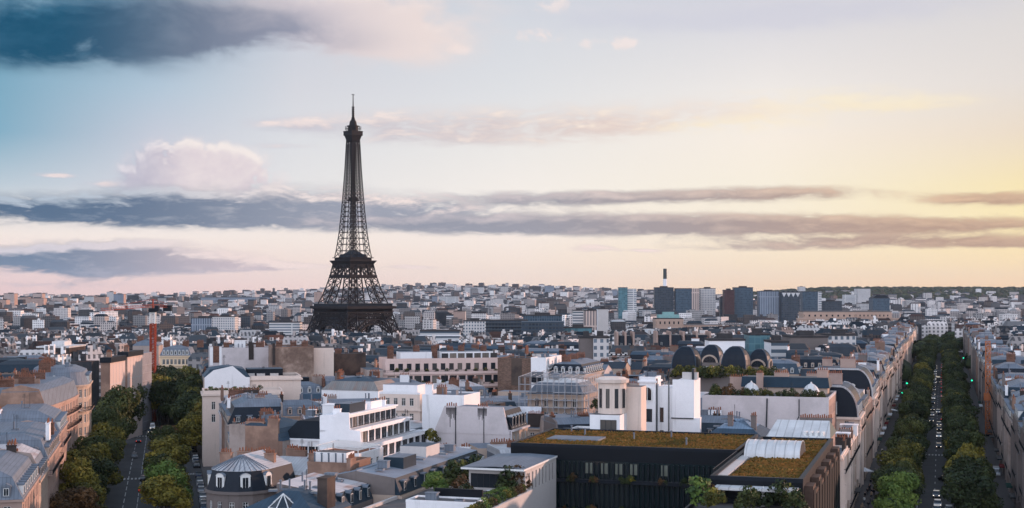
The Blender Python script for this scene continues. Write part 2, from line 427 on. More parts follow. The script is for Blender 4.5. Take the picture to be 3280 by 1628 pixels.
for k in range(26): mark(fromI, 290 + k * 11.0, 297 + k * 11.0, BI - .5, BI - .3)
for k in range(26): mark(fromI, 290 + k * 11.0, 299 + k * 11.0, BI + 2.7, BI + 2.85)
for k in range(12): mark(fromI, 395 , 398.2, BI + 13.3 + k * .48, BI + 13.55 + k * .48)
struct(mk.build('road_marking', paint_white))

# ---------------------------------------------------------------- the iron tower
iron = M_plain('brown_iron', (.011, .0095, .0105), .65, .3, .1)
glassy = M_plain('dark_glass', (.012, .016, .022), .18, .3, .3)
TW = thing('iron_tower', 'tall dark iron lattice tower with two platforms and an antenna, above all the roofs', 'tower',
           ((1131 - CX) / F * 1760, 1760, -26), R(43.5))
PROF = [(0, 54.0, 17.0), (20, 43.5, 15.0), (40, 37.0, 14.6), (57, 33.0, 14.6), (75, 26.0, 12.6), (95, 20.8, 11.0), (115, 17.2, 9.6)]
UP = [(115, 17.2), (130, 14.8), (150, 12.6), (175, 10.6), (200, 9.0), (230, 7.4), (255, 6.4), (270, 5.8)]
def ip(tab, z, k):
    for a, b in zip(tab, tab[1:]):
        if z <= b[0]: t = (z - a[0]) / (b[0] - a[0]); return a[k] + t * (b[k] - a[k])
    return tab[-1][k]
def leg(sx, sy, lv):
    mb = MB()
    def cs(z):
        o = ip(PROF, z, 1); i = o - ip(PROF, z, 2)
        return [Vector((sx * a, sy * b, z)) for a, b in ((o, o), (i, o), (i, i), (o, i))]
    for z0, z1 in zip(lv, lv[1:]):
        A, B = cs(z0), cs(z1); wd = 1.35 if z0 < 57 else 1.0
        for k in range(4):
            j = (k + 1) % 4
            mb.bar(A[k], B[k], wd * 1.25); mb.bar(A[k], B[j], wd * .52); mb.bar(A[j], B[k], wd * .52); mb.bar(B[k], B[j], wd * .7)
    return mb
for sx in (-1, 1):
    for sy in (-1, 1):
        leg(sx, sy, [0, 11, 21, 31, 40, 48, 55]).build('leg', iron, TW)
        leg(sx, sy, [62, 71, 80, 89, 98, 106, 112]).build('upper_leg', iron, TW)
        mb = MB(); o = 54.0; i = o - 17
        mb.box(min(sx * (i - 3), sx * (o + 2)), min(sy * (i - 3), sy * (o + 2)), -3, max(sx * (i - 3), sx * (o + 2)), max(sy * (i - 3), sy * (o + 2)), 3)
        mb.build('plinth', M_plain('tower_plinth', (.25, .23, .2), .9) if 'tower_plinth' not in MATS else MATS['tower_plinth'], TW)
def ringside(mb, half, z0, z1, n, fn):
    for q in range(4):
        c, s = math.cos(q * math.pi / 2), math.sin(q * math.pi / 2)
        mb.T = Matrix(((c, -s, 0, 0), (s, c, 0, 0), (0, 0, 1, 0), (0, 0, 0, 1))); fn(mb, half); mb.T = None
# arches
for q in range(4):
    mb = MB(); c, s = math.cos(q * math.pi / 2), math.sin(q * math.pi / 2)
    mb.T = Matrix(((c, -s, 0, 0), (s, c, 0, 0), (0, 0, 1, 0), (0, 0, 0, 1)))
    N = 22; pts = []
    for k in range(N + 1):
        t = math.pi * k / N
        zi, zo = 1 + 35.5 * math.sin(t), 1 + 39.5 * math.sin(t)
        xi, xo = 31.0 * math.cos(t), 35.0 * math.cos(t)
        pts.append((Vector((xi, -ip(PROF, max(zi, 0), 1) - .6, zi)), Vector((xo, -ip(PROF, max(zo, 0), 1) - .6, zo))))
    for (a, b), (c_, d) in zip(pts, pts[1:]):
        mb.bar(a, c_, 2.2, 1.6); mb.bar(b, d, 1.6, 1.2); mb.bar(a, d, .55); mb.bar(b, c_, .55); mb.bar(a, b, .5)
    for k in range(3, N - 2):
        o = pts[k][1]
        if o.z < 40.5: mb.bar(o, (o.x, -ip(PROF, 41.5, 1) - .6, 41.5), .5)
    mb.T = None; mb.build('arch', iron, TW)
# first platform
mb = MB()
def g1(mb, h):
    for k in range(29):
        x = -34 + k * 68 / 28; mb.bar((x, -34.6, 42), (x, -35, 50.5), .5)
        if k < 28:
            x2 = x + 68 / 28
            mb.bar((x, -34.6, 43), (x2, -34.8, 50), .4); mb.bar((x2, -34.6, 43), (x, -34.8, 50), .4)
            mb.bar((x + 1.2, -35, 51.5), (x + 1.2, -37.4, 55.5), .55)
    mb.box(-35.5, -35.4, 41, 35.5, -33.8, 42.6); mb.box(-35.5, -35.5, 46.2, 35.5, -34.2, 46.9); mb.box(-35.5, -35.6, 50, 35.5, -34, 51.6)
    mb.box(-35.5, -34.5, 51.6, 35.5, -33.6, 56)
ringside(mb, 0, 0, 0, 0, g1); mb.build('first_girder', iron, TW)
mb = MB(); mb.box(-38.5, -38.5, 55.4, 38.5, 38.5, 57.4)
for s in ((-38.5, -38.5, 38.5, -37.9), (-38.5, 37.9, 38.5, 38.5), (-38.5, -37.9, -37.9, 37.9), (37.9, -37.9, 38.5, 37.9)): mb.box(s[0], s[1], 57.4, s[2], s[3], 58.6)
mb.build('first_platform', iron, TW)
mb = MB()
for s in ((-35, -35, 35, -27), (-35, 27, 35, 35), (-35, -27, -27, 27), (27, -27, 35, 27)): mb.box(s[0], s[1], 57.4, s[2], s[3], 61.2); mb.box(s[0] - .6, s[1] - .6, 61.2, s[2] + .6, s[3] + .6, 62.0)
mb.build('first_gallery', glassy, TW)
# second platform
mb = MB()
def g2(mb, h):
    for k in range(5):
        x0 = -21 + k * 8.4
        mb.bar((x0, -20.6, 96), (x0 * .84, -17.6, 111), .9)
        if k < 4:
            mb.bar((x0, -20.6, 97), ((x0 + 8.4) * .84, -17.8, 110), .55); mb.bar((x0 + 8.4, -20.6, 97), (x0 * .84, -17.8, 110), .55)
    mb.box(-21.3, -21.3, 93.6, 21.3, -20.3, 97.4)
    mb.box(-18.2, -18.2, 106.6, 18.2, -17.0, 112)
ringside(mb, 0, 0, 0, 0, g2); mb.build('second_girder', iron, TW)
mb = MB(); mb.prism([(-18, -18), (18, -18), (18, 18), (-18, 18)], 110.5, 114.4, 0, None, [(-20.6, -20.6), (20.6, -20.6), (20.6, 20.6), (-20.6, 20.6)])
mb.box(-20.9, -20.9, 114.4, 20.9, 20.9, 115.6); mb.box(-16.5, -16.5, 115.6, 16.5, 16.5, 118.6); mb.box(-18.4, -18.4, 118.6, 18.4, 18.4, 119.4)
mb.build('second_platform', iron, TW)
mb = MB(); mb.prism([(-13, -13), (13, -13), (13, 13), (-13, 13)], 119.4, 123.5, 0, None, [(-11, -11), (11, -11), (11, 11), (-11, 11)])
mb.prism([(-9, -9), (9, -9), (9, 9), (-9, 9)], 123.5, 128, 0, None, [(-3.4, -3.4), (3.4, -3.4), (3.4, 3.4), (-3.4, 3.4)])
mb.build('second_pavilion', glassy, TW)
# shaft
mb = MB(); lv = [119.4]; h = 8.4
while lv[-1] < 262: lv.append(lv[-1] + h); h *= .955
lv[-1] = 266
for z0, z1 in zip(lv, lv[1:]):
    o0, o1 = ip(UP, z0, 1), ip(UP, z1, 1)
    f0, f1 = max(.0, o0 * .36), max(0, o1 * .36)
    for q in range(4):
        c, s = math.cos(q * math.pi / 2), math.sin(q * math.pi / 2)
        mb.T = Matrix(((c, -s, 0, 0), (s, c, 0, 0), (0, 0, 1, 0), (0, 0, 0, 1)))
        mb.bar((-o0, -o0, z0), (-o1, -o1, z1), .95)
        mb.bar((-o1, -o1, z1), (o1, -o1, z1), .6)
        for sgn in (-1, 1):
            mb.bar((sgn * f0, -o0, z0), (sgn * f1, -o1, z1), .62)
            mb.bar((sgn * o0, -o0, z0), (sgn * f1, -o1, z1), .42); mb.bar((sgn * f0, -o0, z0), (sgn * o1, -o1, z1), .42)
        if z0 > 190:
            mb.bar((-f0, -o0, z0), (f1, -o1, z1), .36); mb.bar((f0, -o0, z0), (-f1, -o1, z1), .36)
        mb.T = None
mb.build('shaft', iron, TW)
mb = MB()
for x, y in ((-1.7, -1.7), (1.7, -1.7), (1.7, 1.7), (-1.7, 1.7)): mb.bar((x, y, 119), (x, y, 266), .9)
for k in range(50):
    z = 122 + k * 2.9
    mb.bar((-1.7, -1.7, z), (1.7, -1.7, z + 1.4), .5); mb.bar((1.7, -1.7, z), (1.7, 1.7, z + 1.4), .5); mb.bar((1.7, 1.7, z), (-1.7, 1.7, z + 1.4), .5); mb.bar((-1.7, 1.7, z), (-1.7, -1.7, z + 1.4), .5)
mb.box(-.8, -.8, 119, .8, .8, 266)
mb.build('lift_core', iron, TW)
mb = MB(); mb.box(-5.6, -5.6, 190, 5.6, 5.6, 192.4); mb.box(-4.2, -4.2, 192.4, 4.2, 4.2, 195); mb.build('middle_landing', iron, TW)
# summit
mb = MB(); mb.prism([(-5.5, -5.5), (5.5, -5.5), (5.5, 5.5), (-5.5, 5.5)], 264, 272, 0, None, [(-7.7, -7.7), (7.7, -7.7), (7.7, 7.7), (-7.7, 7.7)])
mb.box(-8.6, -8.6, 272, 8.6, 8.6, 277); mb.box(-8.9, -8.9, 277, 8.9, 8.9, 277.8)
mb.build('top_platform', iron, TW)
mb = MB(); mb.cyl(0, 0, 277.8, 283.6, 6.6, 6.4, 12); mb.cyl(0, 0, 283.6, 284.6, 7.6, 7.6, 12); mb.cyl(0, 0, 284.6, 288.4, 5.0, 4.4, 12); mb.lathe([(4.4, 288.4), (3.9, 290.4), (2.4, 292), (1.6, 292.6)], 12)
for k in range(10):
    a = k * math.pi / 5; mb.bar((7 * math.cos(a), 7 * math.sin(a), 280), (9.6 * math.cos(a), 9.6 * math.sin(a), 281), .5); mb.bar((9.6 * math.cos(a), 9.6 * math.sin(a), 279), (9.6 * math.cos(a), 9.6 * math.sin(a), 284), .6)
mb.build('top_cabin', iron, TW)
mb = MB(); mb.cyl(0, 0, 292, 296, 2.6, 1.7, 8); mb.cyl(0, 0, 296, 308, 1.35, 1.2, 8); mb.cyl(0, 0, 308, 324.5, .8, .5, 6)
for z in (297.5, 300, 302.5, 305, 307.6): mb.cyl(0, 0, z, z + .7, 2.0, 2.0, 8)
mb.box(-2.2, -.3, 323.2, 2.2, .3, 323.8)
mb.build('antenna', iron, TW)

# ---------------------------------------------------------------- building materials
stone_cream = M_wall('cream_stone', (.40, .31, .25), .22, .35)
stone_pink = M_wall('pinkish_stone', (.38, .27, .225), .25, .45, tint=(.28, .20, .17))
rock_wall = M_wall('rock_wall', (.17, .115, .09), .7, .6, tint=(.33, .24, .19))
pink_render = M_wall('pink_render', (.60, .45, .40), .15, .35)
stone_light = M_wall('light_stone', (.62, .51, .44), .16, .35)
stone_grey = M_wall('grey_stone', (.15, .128, .12), .25, .5)
plaster_white = M_wall('white_plaster', (.72, .71, .71), .16, .55)
plaster_grey = M_wall('grey_render', (.52, .47, .465), .22, .42, tint=(.42, .38, .375))
plaster_dull = M_wall('dull_plaster', (.34, .28, .25), .3, .5, tint=(.21, .165, .14))
wall_brown = M_wall('brown_roughcast', (.20, .125, .095), .4, .5, tint=(.30, .19, .14))
wall_dark = M_wall('soot_shade_wall', (.045, .037, .035), .4, .5, tint=(.08, .06, .05))  # sooty walls, and also surfaces coloured dark for shade
brick_red = M_brick('red_brick', (.17, .075, .05), (.2, .15, .12))
brick_brown = M_brick('brown_brick', (.18, .105, .078), (.2, .16, .13))
zinc = M_zinc('zinc_sheet', (.135, .158, .19))
zinc_dark = M_zinc('dark_zinc', (.026, .036, .048))
zinc_y = M_zinc('zinc_sheet_across', (.155, .18, .215), axis=1)
zinc_blue = M_zinc('blue_zinc', (.036, .062, .09))
zinc_pale = M_zinc('pale_zinc', (.40, .40, .41), rust=.5)
zinc_white = M_zinc('white_sheet', (.54, .535, .53), 1.6, .5)
slate = M_plain('slate', (.012, .017, .025), .45, .35, 1.2)
slate_blue = M_plain('blue_slate', (.018, .032, .046), .42, .35, .9)
flat_roof = M_plain('roof_felt', (.045, .043, .045), .9, .4, .4)
gravel_roof = M_plain('roof_gravel', (.12, .112, .11), .95, .35, .5)
terracotta = M_plain('terracotta', (.20, .085, .052), .85, .35, 1.5)
frame_white = M_plain('white_frame', (.62, .62, .60), .6, .1)
frame_dark = M_plain('dark_frame', (.03, .035, .04), .5, .2)
rail_mat = M_plain('black_railing', (.012, .014, .017), .5, .2)
concrete = M_wall('pale_concrete', (.46, .43, .41), .18, .35)
metal_dark = M_plain('dark_metal', (.009, .012, .017), .5, .3, .6)
def M_glass():
    m, nt, b = principled('window_glass')
    inf = nt.nodes.new('ShaderNodeObjectInfo'); n = noise(wpos(), .35, 2, .5)
    r = E(inf.outputs['Random'])
    c = r.ramp([(0, (.008, .012, .018)), (.6, (.02, .026, .032)), (.82, (.05, .05, .048)), (1, (.16, .14, .12))])
    nt.links.new(c, b.inputs['Base Color'])
    b.inputs['Roughness'].default_value = .12; b.inputs['Specular IOR Level'].default_value = .6
    bump(b, n, .12, .3)
    return m
glass = M_glass()

# ---------------------------------------------------------------- building pieces
WIN = {}
def win_mesh(w, h, style='tall'):
    k = (round(w, 2), round(h, 2), style)
    if k in WIN: return WIN[k]
    mb = MB(); t = .09 if style != 'strip' else .06; d = .06
    fm = 0
    mb.box(-w / 2, -d, 0, -w / 2 + t, d, h, fm); mb.box(w / 2 - t, -d, 0, w / 2, d, h, fm)
    mb.box(-w / 2 + t, -d, h - t, w / 2 - t, d, h, fm); mb.box(-w / 2 + t, -d, 0, w / 2 - t, d, t, fm)
    if style == 'tall':
        mb.box(-.045, -d * .9, t, .045, d * .9, h - t, fm)
        mb.box(-w / 2 + t, -d * .8, h * .72, -.045, d * .8, h * .72 + .06, fm); mb.box(.045, -d * .8, h * .72, w / 2 - t, d * .8, h * .72 + .06, fm)
    elif style == 'strip':
        n = max(1, int(w / 1.1))
        for i in range(1, n):
            x = -w / 2 + w * i / n; mb.box(x - .035, -d * .9, t, x + .035, d * .9, h - t, fm)
    mb.face([(-w / 2 + t, .01, t), (w / 2 - t, .01, t), (w / 2 - t, .01, h - t), (-w / 2 + t, .01, h - t)], 1)
    fr = frame_dark if style in ('strip', 'dark') else frame_white
    WIN[k] = mb.mesh('window', [fr, glass]); return WIN[k]
def arch_mesh(w, h):
    k = (w, h, 'arch')
    if k in WIN: return WIN[k]
    mb = MB(); n = 8; r = w / 2
    pts = [(-r, 0), (r, 0)] + [(r * math.cos(math.pi * i / n), h - r + r * math.sin(math.pi * i / n)) for i in range(n + 1)]
    mb.face([(x, 0, z) for x, z in pts], 1)
    for a, b in zip(pts, pts[1:] + pts[:1]): mb.bar((a[0], -.05, a[1]), (b[0], -.05, b[1]), .22, .16)
    mb.bar((0, -.04, 0), (0, -.04, h), .09)
    WIN[k] = mb.mesh('window', [frame_white, glass]); return WIN[k]
def rail_mesh(mb, p, q, h=.95, m=0, dense=.3):
    """iron railing from p to q"""
    p, q = Vector(p), Vector(q); L = (q - p).length; n = max(1, int(L / dense))
    up = Vector((0, 0, h))
    mb.bar(p + up, q + up, .07, m=m); mb.bar(p + up * .12, q + up * .12, .05, m=m)
    for i in range(n + 1):
        c = p.lerp(q, i / n); mb.bar(c, c + up, .035, m=m)
def dormer_mesh(w, h, d, wall, roof, style='gable'):
    k = ('dormer', round(w, 2), round(h, 2), round(d, 2), wall.name, roof.name, style)
    if k in WIN: return WIN[k]
    mb = MB()
    mb.box(-w / 2, 0, 0, w / 2, d, h, 0)
    if style == 'round':
        n = 6; prev = None
        for i in range(n + 1):
            a = math.pi * i / n; x, z = -(w / 2 + .12) * math.cos(a), h + .5 * w * math.sin(a) * .7
            if prev: mb.face([(prev[0], -.15, prev[1]), (prev[0], d, prev[1]), (x, d, z), (x, -.15, z)], 1); mb.face([(prev[0], -.0, prev[1]), (x, -.0, z), (0, -.0, h)], 0)
            prev = (x, z)
    else:
        mb.prism([(-w / 2 - .12, -.15), (w / 2 + .12, -.15), (w / 2 + .12, d), (-w / 2 - .12, d)], h, h + .22, 1)
        if style == 'gable': mb.face([(-w / 2 - .12, -.15, h + .22), (w / 2 + .12, -.15, h + .22), (0, -.15, h + .6)], 0); mb.face([(w / 2 + .12, -.15, h + .22), (w / 2 + .12, d, h + .22), (0, d, h + .6), (0, -.15, h + .6)], 1); mb.face([(-w / 2 - .12, d, h + .22), (-w / 2 - .12, -.15, h + .22), (0, -.15, h + .6), (0, d, h + .6)], 1)
    mb.box(-w * .34, -.05, .15, w * .34, -.02, h - .12, 2); mb.box(-w * .28, -.07, .22, -.03, -.055, h - .2, 3); mb.box(.03, -.07, .22, w * .28, -.055, h - .2, 3)
    WIN[k] = mb.mesh('dormer', [wall, roof, frame_white, glass]); return WIN[k]
def chimney_mesh(L, w, h, pots, mat):
    k = ('chimney', round(L, 1), round(w, 1), round(h, 1), pots, mat.name)
    if k in WIN: return WIN[k]
    mb = MB(); mb.box(-L / 2, -w / 2, 0, L / 2, w / 2, h); mb.box(-L / 2 - .1, -w / 2 - .1, h, L / 2 + .1, w / 2 + .1, h + .18)
    for i in range(pots):
        x = -L / 2 + L * (i + .5) / pots; mb.cyl(x, 0, h + .18, h + .18 + .55 + .25 * ((i * 7) % 3) / 2, .17, .13, 6, 1)
    WIN[k] = mb.mesh('chimney', [mat, terracotta]); return WIN[k]
def vent_mesh(kind):
    k = ('vent', kind)
    if k in WIN: return WIN[k]
    mb = MB()
    if kind == 'vent_box': mb.box(-.9, -.6, 0, .9, .6, 1.1); mb.box(-1, -.7, 1.1, 1, .7, 1.22)
    elif kind == 'vent_pipe': mb.cyl(0, 0, 0, 1.4, .16, .16, 8); mb.cyl(0, 0, 1.4, 1.55, .28, .1, 8)
    elif kind == 'skylight': mb.prism([(-.7, -.5), (.7, -.5), (.7, .5), (-.7, .5)], 0, .3); mb.face([(-.6, -.4, .31), (.6, -.4, .31), (.6, .4, .31), (-.6, .4, .31)], 1)
    elif kind == 'antenna':
        mb.bar((0, 0, 0), (0, 0, 3.2), .07)
        for i in range(5): mb.bar((-.5 + .05 * i, 0, 2.4 + .17 * i), (.5 - .05 * i, 0, 2.4 + .17 * i), .04)
    elif kind == 'lift_housing': mb.box(-2, -1.6, 0, 2, 1.6, 2.5); mb.box(-2.15, -1.75, 2.5, 2.15, 1.75, 2.68)
    elif kind == 'air_unit':
        mb.box(-1.2, -.7, .2, 1.2, .7, 1.35); mb.cyl(-.55, 0, 1.35, 1.42, .42, .42, 10, 1); mb.cyl(.55, 0, 1.35, 1.42, .42, .42, 10, 1)
    mats = {'vent_box': [zinc], 'vent_pipe': [zinc], 'skylight': [zinc, glass], 'antenna': [frame_dark], 'lift_housing': [plaster_white], 'air_unit': [concrete, frame_dark]}[kind]
    WIN[k] = mb.mesh(kind, mats); return WIN[k]

HALF = {}
def halves(me):
    '''frame and pane of a window as two meshes'''
    if me.name not in HALF:
        out = []
        for m in (0, 1):
            mb = MB()
            for p in me.polygons:
                if p.material_index == m: mb.face([me.vertices[v].co for v in p.vertices])
            out.append(mb.mesh('window' if m == 0 else 'pane', me.materials[m]))
        HALF[me.name] = out
    return HALF[me.name]
def facade(mb, A, B, z0, z1, holes, m=0, depth=.22):
    """wall from A to B (outside on the right hand of A->B) with real window openings; holes = [(s0, s1, h0, h1)] along the wall"""
    A, B = Vector(A), Vector(B); L = (B - A).length; d = (B - A) / L; inn = Vector((-d.y, d.x))
    xs = sorted({0.0, L} | {h[0] for h in holes} | {h[1] for h in holes}); zs = sorted({z0, z1} | {h[2] for h in holes} | {h[3] for h in holes})
    def P(s, z, k=0.0): q = A + d * s + inn * k; return (q.x, q.y, z)
    hs = {(round(h[0], 3), round(h[2], 3)): h for h in holes}
    for i in range(len(xs) - 1):
        a = xs[i]
        col = [h for h in holes if h[0] <= a + 1e-4 and h[1] >= xs[i + 1] - 1e-4]
        zz = z0
        for h in sorted(col, key=lambda h: h[2]):
            if h[2] > zz + 1e-4: mb.face([P(a, zz), P(xs[i + 1], zz), P(xs[i + 1], h[2]), P(a, h[2])], m)
            zz = h[3]
        if zz < z1 - 1e-4: mb.face([P(a, zz), P(xs[i + 1], zz), P(xs[i + 1], z1), P(a, z1)], m)
    for s0, s1, h0, h1 in holes:
        mb.face([P(s0, h0), P(s1, h0), P(s1, h0, depth), P(s0, h0, depth)], m)
        mb.face([P(s0, h1, depth), P(s1, h1, depth), P(s1, h1), P(s0, h1)], m)
        mb.face([P(s0, h0, depth), P(s0, h1, depth), P(s0, h1), P(s0, h0)], m)
        mb.face([P(s1, h0), P(s1, h1), P(s1, h1, depth), P(s1, h0, depth)], m)

def inset(poly, ds):
    """offset each edge i of a convex counter-clockwise polygon inwards by ds[i]"""
    n = len(poly); out = []
    lines = []
    for i in range(n):
        a, b = Vector(poly[i]), Vector(poly[(i + 1) % n]); d = (b - a).normalized(); nn = Vector((-d.y, d.x))
        lines.append((a + nn * ds[i], d))
    for i in range(n):
        (p, d), (q, e) = lines[i - 1], lines[i]
        den = d.x * e.y - d.y * e.x
        if abs(den) < 1e-5: out.append((q.x, q.y)); continue
        t = ((q.x - p.x) * e.y - (q.y - p.y) * e.x) / den; r = p + d * t; out.append((r.x, r.y))
    return out

class Bld:
    """a building in its own frame: x along the front, y away from the front, z up"""
    def __init__(s, name, label, cat, loc, rz, poly, H, wall, base=0.0, group=None):
        s.root = thing(name, label, cat, (loc[0], loc[1], base), rz, group)
        if isinstance(poly, tuple) and isinstance(poly[0], (int, float)): W, D = poly; poly = [(0, 0), (W, 0), (W, D), (0, D)]
        s.poly = poly; s.H = H; s.wall = wall; s.holes = {}; s.wins = []; s.pieces = []; s.low = -3.0; s.split = False
    def edge(s, i):
        a, b = Vector(s.poly[i]), Vector(s.poly[(i + 1) % len(s.poly)]); return a, b, (b - a).length
    def rows(s, i, n, zs, w=1.15, h=2.1, m0=1.2, m1=None, style='tall', skip=()):
        """n windows in each of the storeys zs on wall i"""
        a, b, L = s.edge(i); m1 = m0 if m1 is None else m1
        d = (b - a) / L; inn = Vector((-d.y, d.x)); rz = math.atan2(d.y, d.x)
        for r, z in enumerate(zs):
            for k in range(n):
                if (k, r) in skip: continue
                c = m0 + (L - m0 - m1) * ((k + .5) / n)
                if c - w / 2 < .1 or c + w / 2 > L - .1: continue
                s.holes.setdefault(i, []).append((c - w / 2, c + w / 2, z, z + h))
                q = a + d * c + inn * .2
                s.wins.append((win_mesh(w, h, style), (q.x, q.y, z), rz))
        return s
    def win(s, i, c, z, w, h, style='tall', mesh=None, hole=True):
        a, b, L = s.edge(i); d = (b - a) / L; inn = Vector((-d.y, d.x)); rz = math.atan2(d.y, d.x)
        if hole: s.holes.setdefault(i, []).append((c - w / 2, c + w / 2, z, z + h))
        q = a + d * c + inn * (.2 if hole else -.06); s.wins.append((mesh or win_mesh(w, h, style), (q.x, q.y, z), rz)); return s
    def raise_walls(s, mats=None):
        mb = MB(); n = len(s.poly); ms = mats or {}
        names = [s.wall] + [x for x in dict.fromkeys(ms.values())]
        for i in range(n):
            a, b, L = s.edge(i); mi = names.index(ms[i]) if i in ms else 0
            hs = [(max(0.05, h[0]), min(L - .05, h[1]), h[2], h[3]) for h in s.holes.get(i, [])]
            facade(mb, a, b, s.low, s.H, hs, mi)
        mb.face([(p[0], p[1], s.H) for p in s.poly], 0)
        mb.build('wall', names, s.root)
        seen = set()
        for k, (me, loc, rz) in enumerate(s.wins):
            if k < 100 and s.split and len(me.materials) == 2 and me.materials[1] == glass:
                f, p = halves(me); link('pane', p, link('window', f, s.root, loc, rz))
            elif k < 100: link('window', me, s.root, loc, rz)
        if len(s.wins) > 100:
            rest = MB()
            for me, loc, rz in s.wins[100:]:
                rest.T = Matrix.Translation(loc) @ Matrix.Rotation(rz, 4, 'Z')
                for p in me.polygons: rest.face([me.vertices[v].co for v in p.vertices], p.material_index)
            rest.T = None; o = rest.build('window', [frame_white, glass], s.root); o['kind'] = 'stuff'
        return s
    def band(s, z, out=.25, h=.35, name='cornice', mat=None, edges=None):
        n = len(s.poly); e = edges if edges is not None else range(n)
        p1 = inset(s.poly, [-(out if i in e else .0) for i in range(n)])
        p0 = s.poly
        mb = MB()
        for i in range(n):
            if i not in e: continue
            j = (i + 1) % n; a, b, c, d = p0[i], p0[j], p1[j], p1[i]
            for f in ([(d, z), (c, z), (c, z + h), (d, z + h)], [(d, z + h), (c, z + h), (b, z + h), (a, z + h)], [(a, z), (b, z), (c, z), (d, z)]): mb.face([(q[0], q[1], zz) for q, zz in f])
            for u, v in ((a, d), (c, b)): mb.face([(u[0], u[1], z), (v[0], v[1], z), (v[0], v[1], z + h), (u[0], u[1], z + h)])
        mb.build(name, mat or s.wall, s.root); return s
    def balcony(s, i, z, out=.9, s0=.3, s1=None, mat=None, dense=.35):
        a, b, L = s.edge(i); d = (b - a) / L; o = Vector((d.y, -d.x)); s1 = L - .3 if s1 is None else s1
        p, q = a + d * s0, a + d * s1
        mb = MB()
        pts = [p, q, q + o * out, p + o * out]
        mb.prism([(v.x, v.y) for v in pts][::-1], z - .18, z, 1)
        for u, v in ((pts[0], pts[3]), (pts[3], pts[2]), (pts[2], pts[1])): rail_mesh(mb, (u.x, u.y, z), (v.x, v.y, z), dense=dense)
        mb.build('balcony', [rail_mat, mat or s.wall], s.root); return s
    def mansard(s, h1=3.4, in1=1.3, h2=1.4, in2=None, party=(), low=None, top=None, name='roof'):
        """steep lower slope and shallow upper slope; party edges stay upright"""
        n = len(s.poly); d1 = [(.02 if i in party else in1) for i in range(n)]
        p0 = inset(s.poly, [.01 if i in party else -.15 for i in range(n)]); p1 = inset(s.poly, d1)
        xs = [p[0] for p in s.poly]; ys = [p[1] for p in s.poly]
        half = in2 if in2 is not None else .30 * min(max(xs) - min(xs), max(ys) - min(ys))
        p2 = inset(s.poly, [(.03 if i in party else in1 + half) for i in range(n)])
        mb = MB(); z = s.H + .02
        mb.prism(p0, z, z + h1, 0, 1, p1); mb.prism(inset(p1, [-.06] * n), z + h1, z + h1 + h2, 1, 1, p2)
        s.p1 = p1; s.p2 = p2; s.z1 = z + h1; s.z2 = z + h1 + h2; s.in1 = in1; s.h1 = h1
        mb.build(name, [low or slate, top or zinc], s.root); return s
    def dormers(s, i, n, w=1.2, h=1.75, m0=1.0, style='gable', wall=None, roof=None, z=.45):
        a, b, L = s.edge(i); d = (b - a) / L; inn = Vector((-d.y, d.x)); rz = math.atan2(d.y, d.x)
        me = dormer_mesh(w, h, max(.8, s.in1 * (z + h) / s.h1 + .2), wall or slate, roof or zinc, style)
        for k in range(n):
            c = m0 + (L - 2 * m0) * (k + .5) / n; off = s.in1 * z / s.h1 - .25
            q = a + d * c + inn * off; link('dormer', me, s.root, (q.x, q.y, s.H + z), rz)
        return s
    def party(s, i, top, th=.45, mat=None, s0=0, s1=None, name='party_wall', drop=0.0):
        """gable wall standing proud of the roof along edge i"""
        a, b, L = s.edge(i); d = (b - a) / L; inn = Vector((-d.y, d.x)); s1 = L if s1 is None else s1
        pr = [(s0, s.H - drop), (s1, s.H - drop), (s1, s.H + (top - s.H) * .25), (s1 - min(1.3, L * .1), s.H + (top - s.H) * .8), (L * .5 + s0 * .5 - (L - s1) * .5, top), (s0 + min(1.3, L * .1), s.H + (top - s.H) * .8), (s0, s.H + (top - s.H) * .25)]
        mb = MB(); P = lambda sx, z, k: tuple((a + d * sx + inn * k)) + (z,)
        f = [P(x, z, -.03) for x, z in pr]; g = [P(x, z, th) for x, z in pr]
        mb.face(f); mb.face(g[::-1])
        for k in range(len(pr)): j = (k + 1) % len(pr); mb.face([f[j], f[k], g[k], g[j]])
        mb.build(name, mat or s.wall, s.root); return s
    def chim(s, x, y, z, L=2.2, w=.7, h=1.8, pots=5, mat=None, rz=0.0):
        link('chimney', chimney_mesh(L, w, h, pots, mat or s.wall), s.root, (x, y, z), rz); return s
    def put(s, kind, x, y, z, rz=0.0):
        link(kind, vent_mesh(kind), s.root, (x, y, z), rz); return s
    def flat(s, par=.6, roof=None, mat=None, th=.3):
        n = len(s.poly); p1 = inset(s.poly, [th] * n); mb = MB(); z = s.H
        p0 = inset(s.poly, [-.03] * n)
        for i in range(n):
            j = (i + 1) % n
            mb.face([(p0[i][0], p0[i][1], z - .12), (p0[j][0], p0[j][1], z - .12), (p0[j][0], p0[j][1], z + par), (p0[i][0], p0[i][1], z + par)])
            mb.face([(p0[i][0], p0[i][1], z + par), (p0[j][0], p0[j][1], z + par), (p1[j][0], p1[j][1], z + par), (p1[i][0], p1[i][1], z + par)])
            mb.face([(p1[j][0], p1[j][1], z + .06), (p1[i][0], p1[i][1], z + .06), (p1[i][0], p1[i][1], z + par), (p1[j][0], p1[j][1], z + par)])
        mb.build('parapet', mat or s.wall, s.root)
        r = MB(); r.face([(p[0], p[1], z + .05) for p in p1]); r.build('roof', roof or gravel_roof, s.root); s.z2 = z + .05; s.z1 = z; return s
    def box(s, name, x0, y0, z0, x1, y1, z1, mat, top=None):
        mb = MB(); mb.box(x0, y0, z0, x1, y1, z1, 0, 1 if top else None); mb.build(name, [mat, top] if top else mat, s.root); return s
def fl(z0, fh, n): return [z0 + fh * k for k in range(n)]

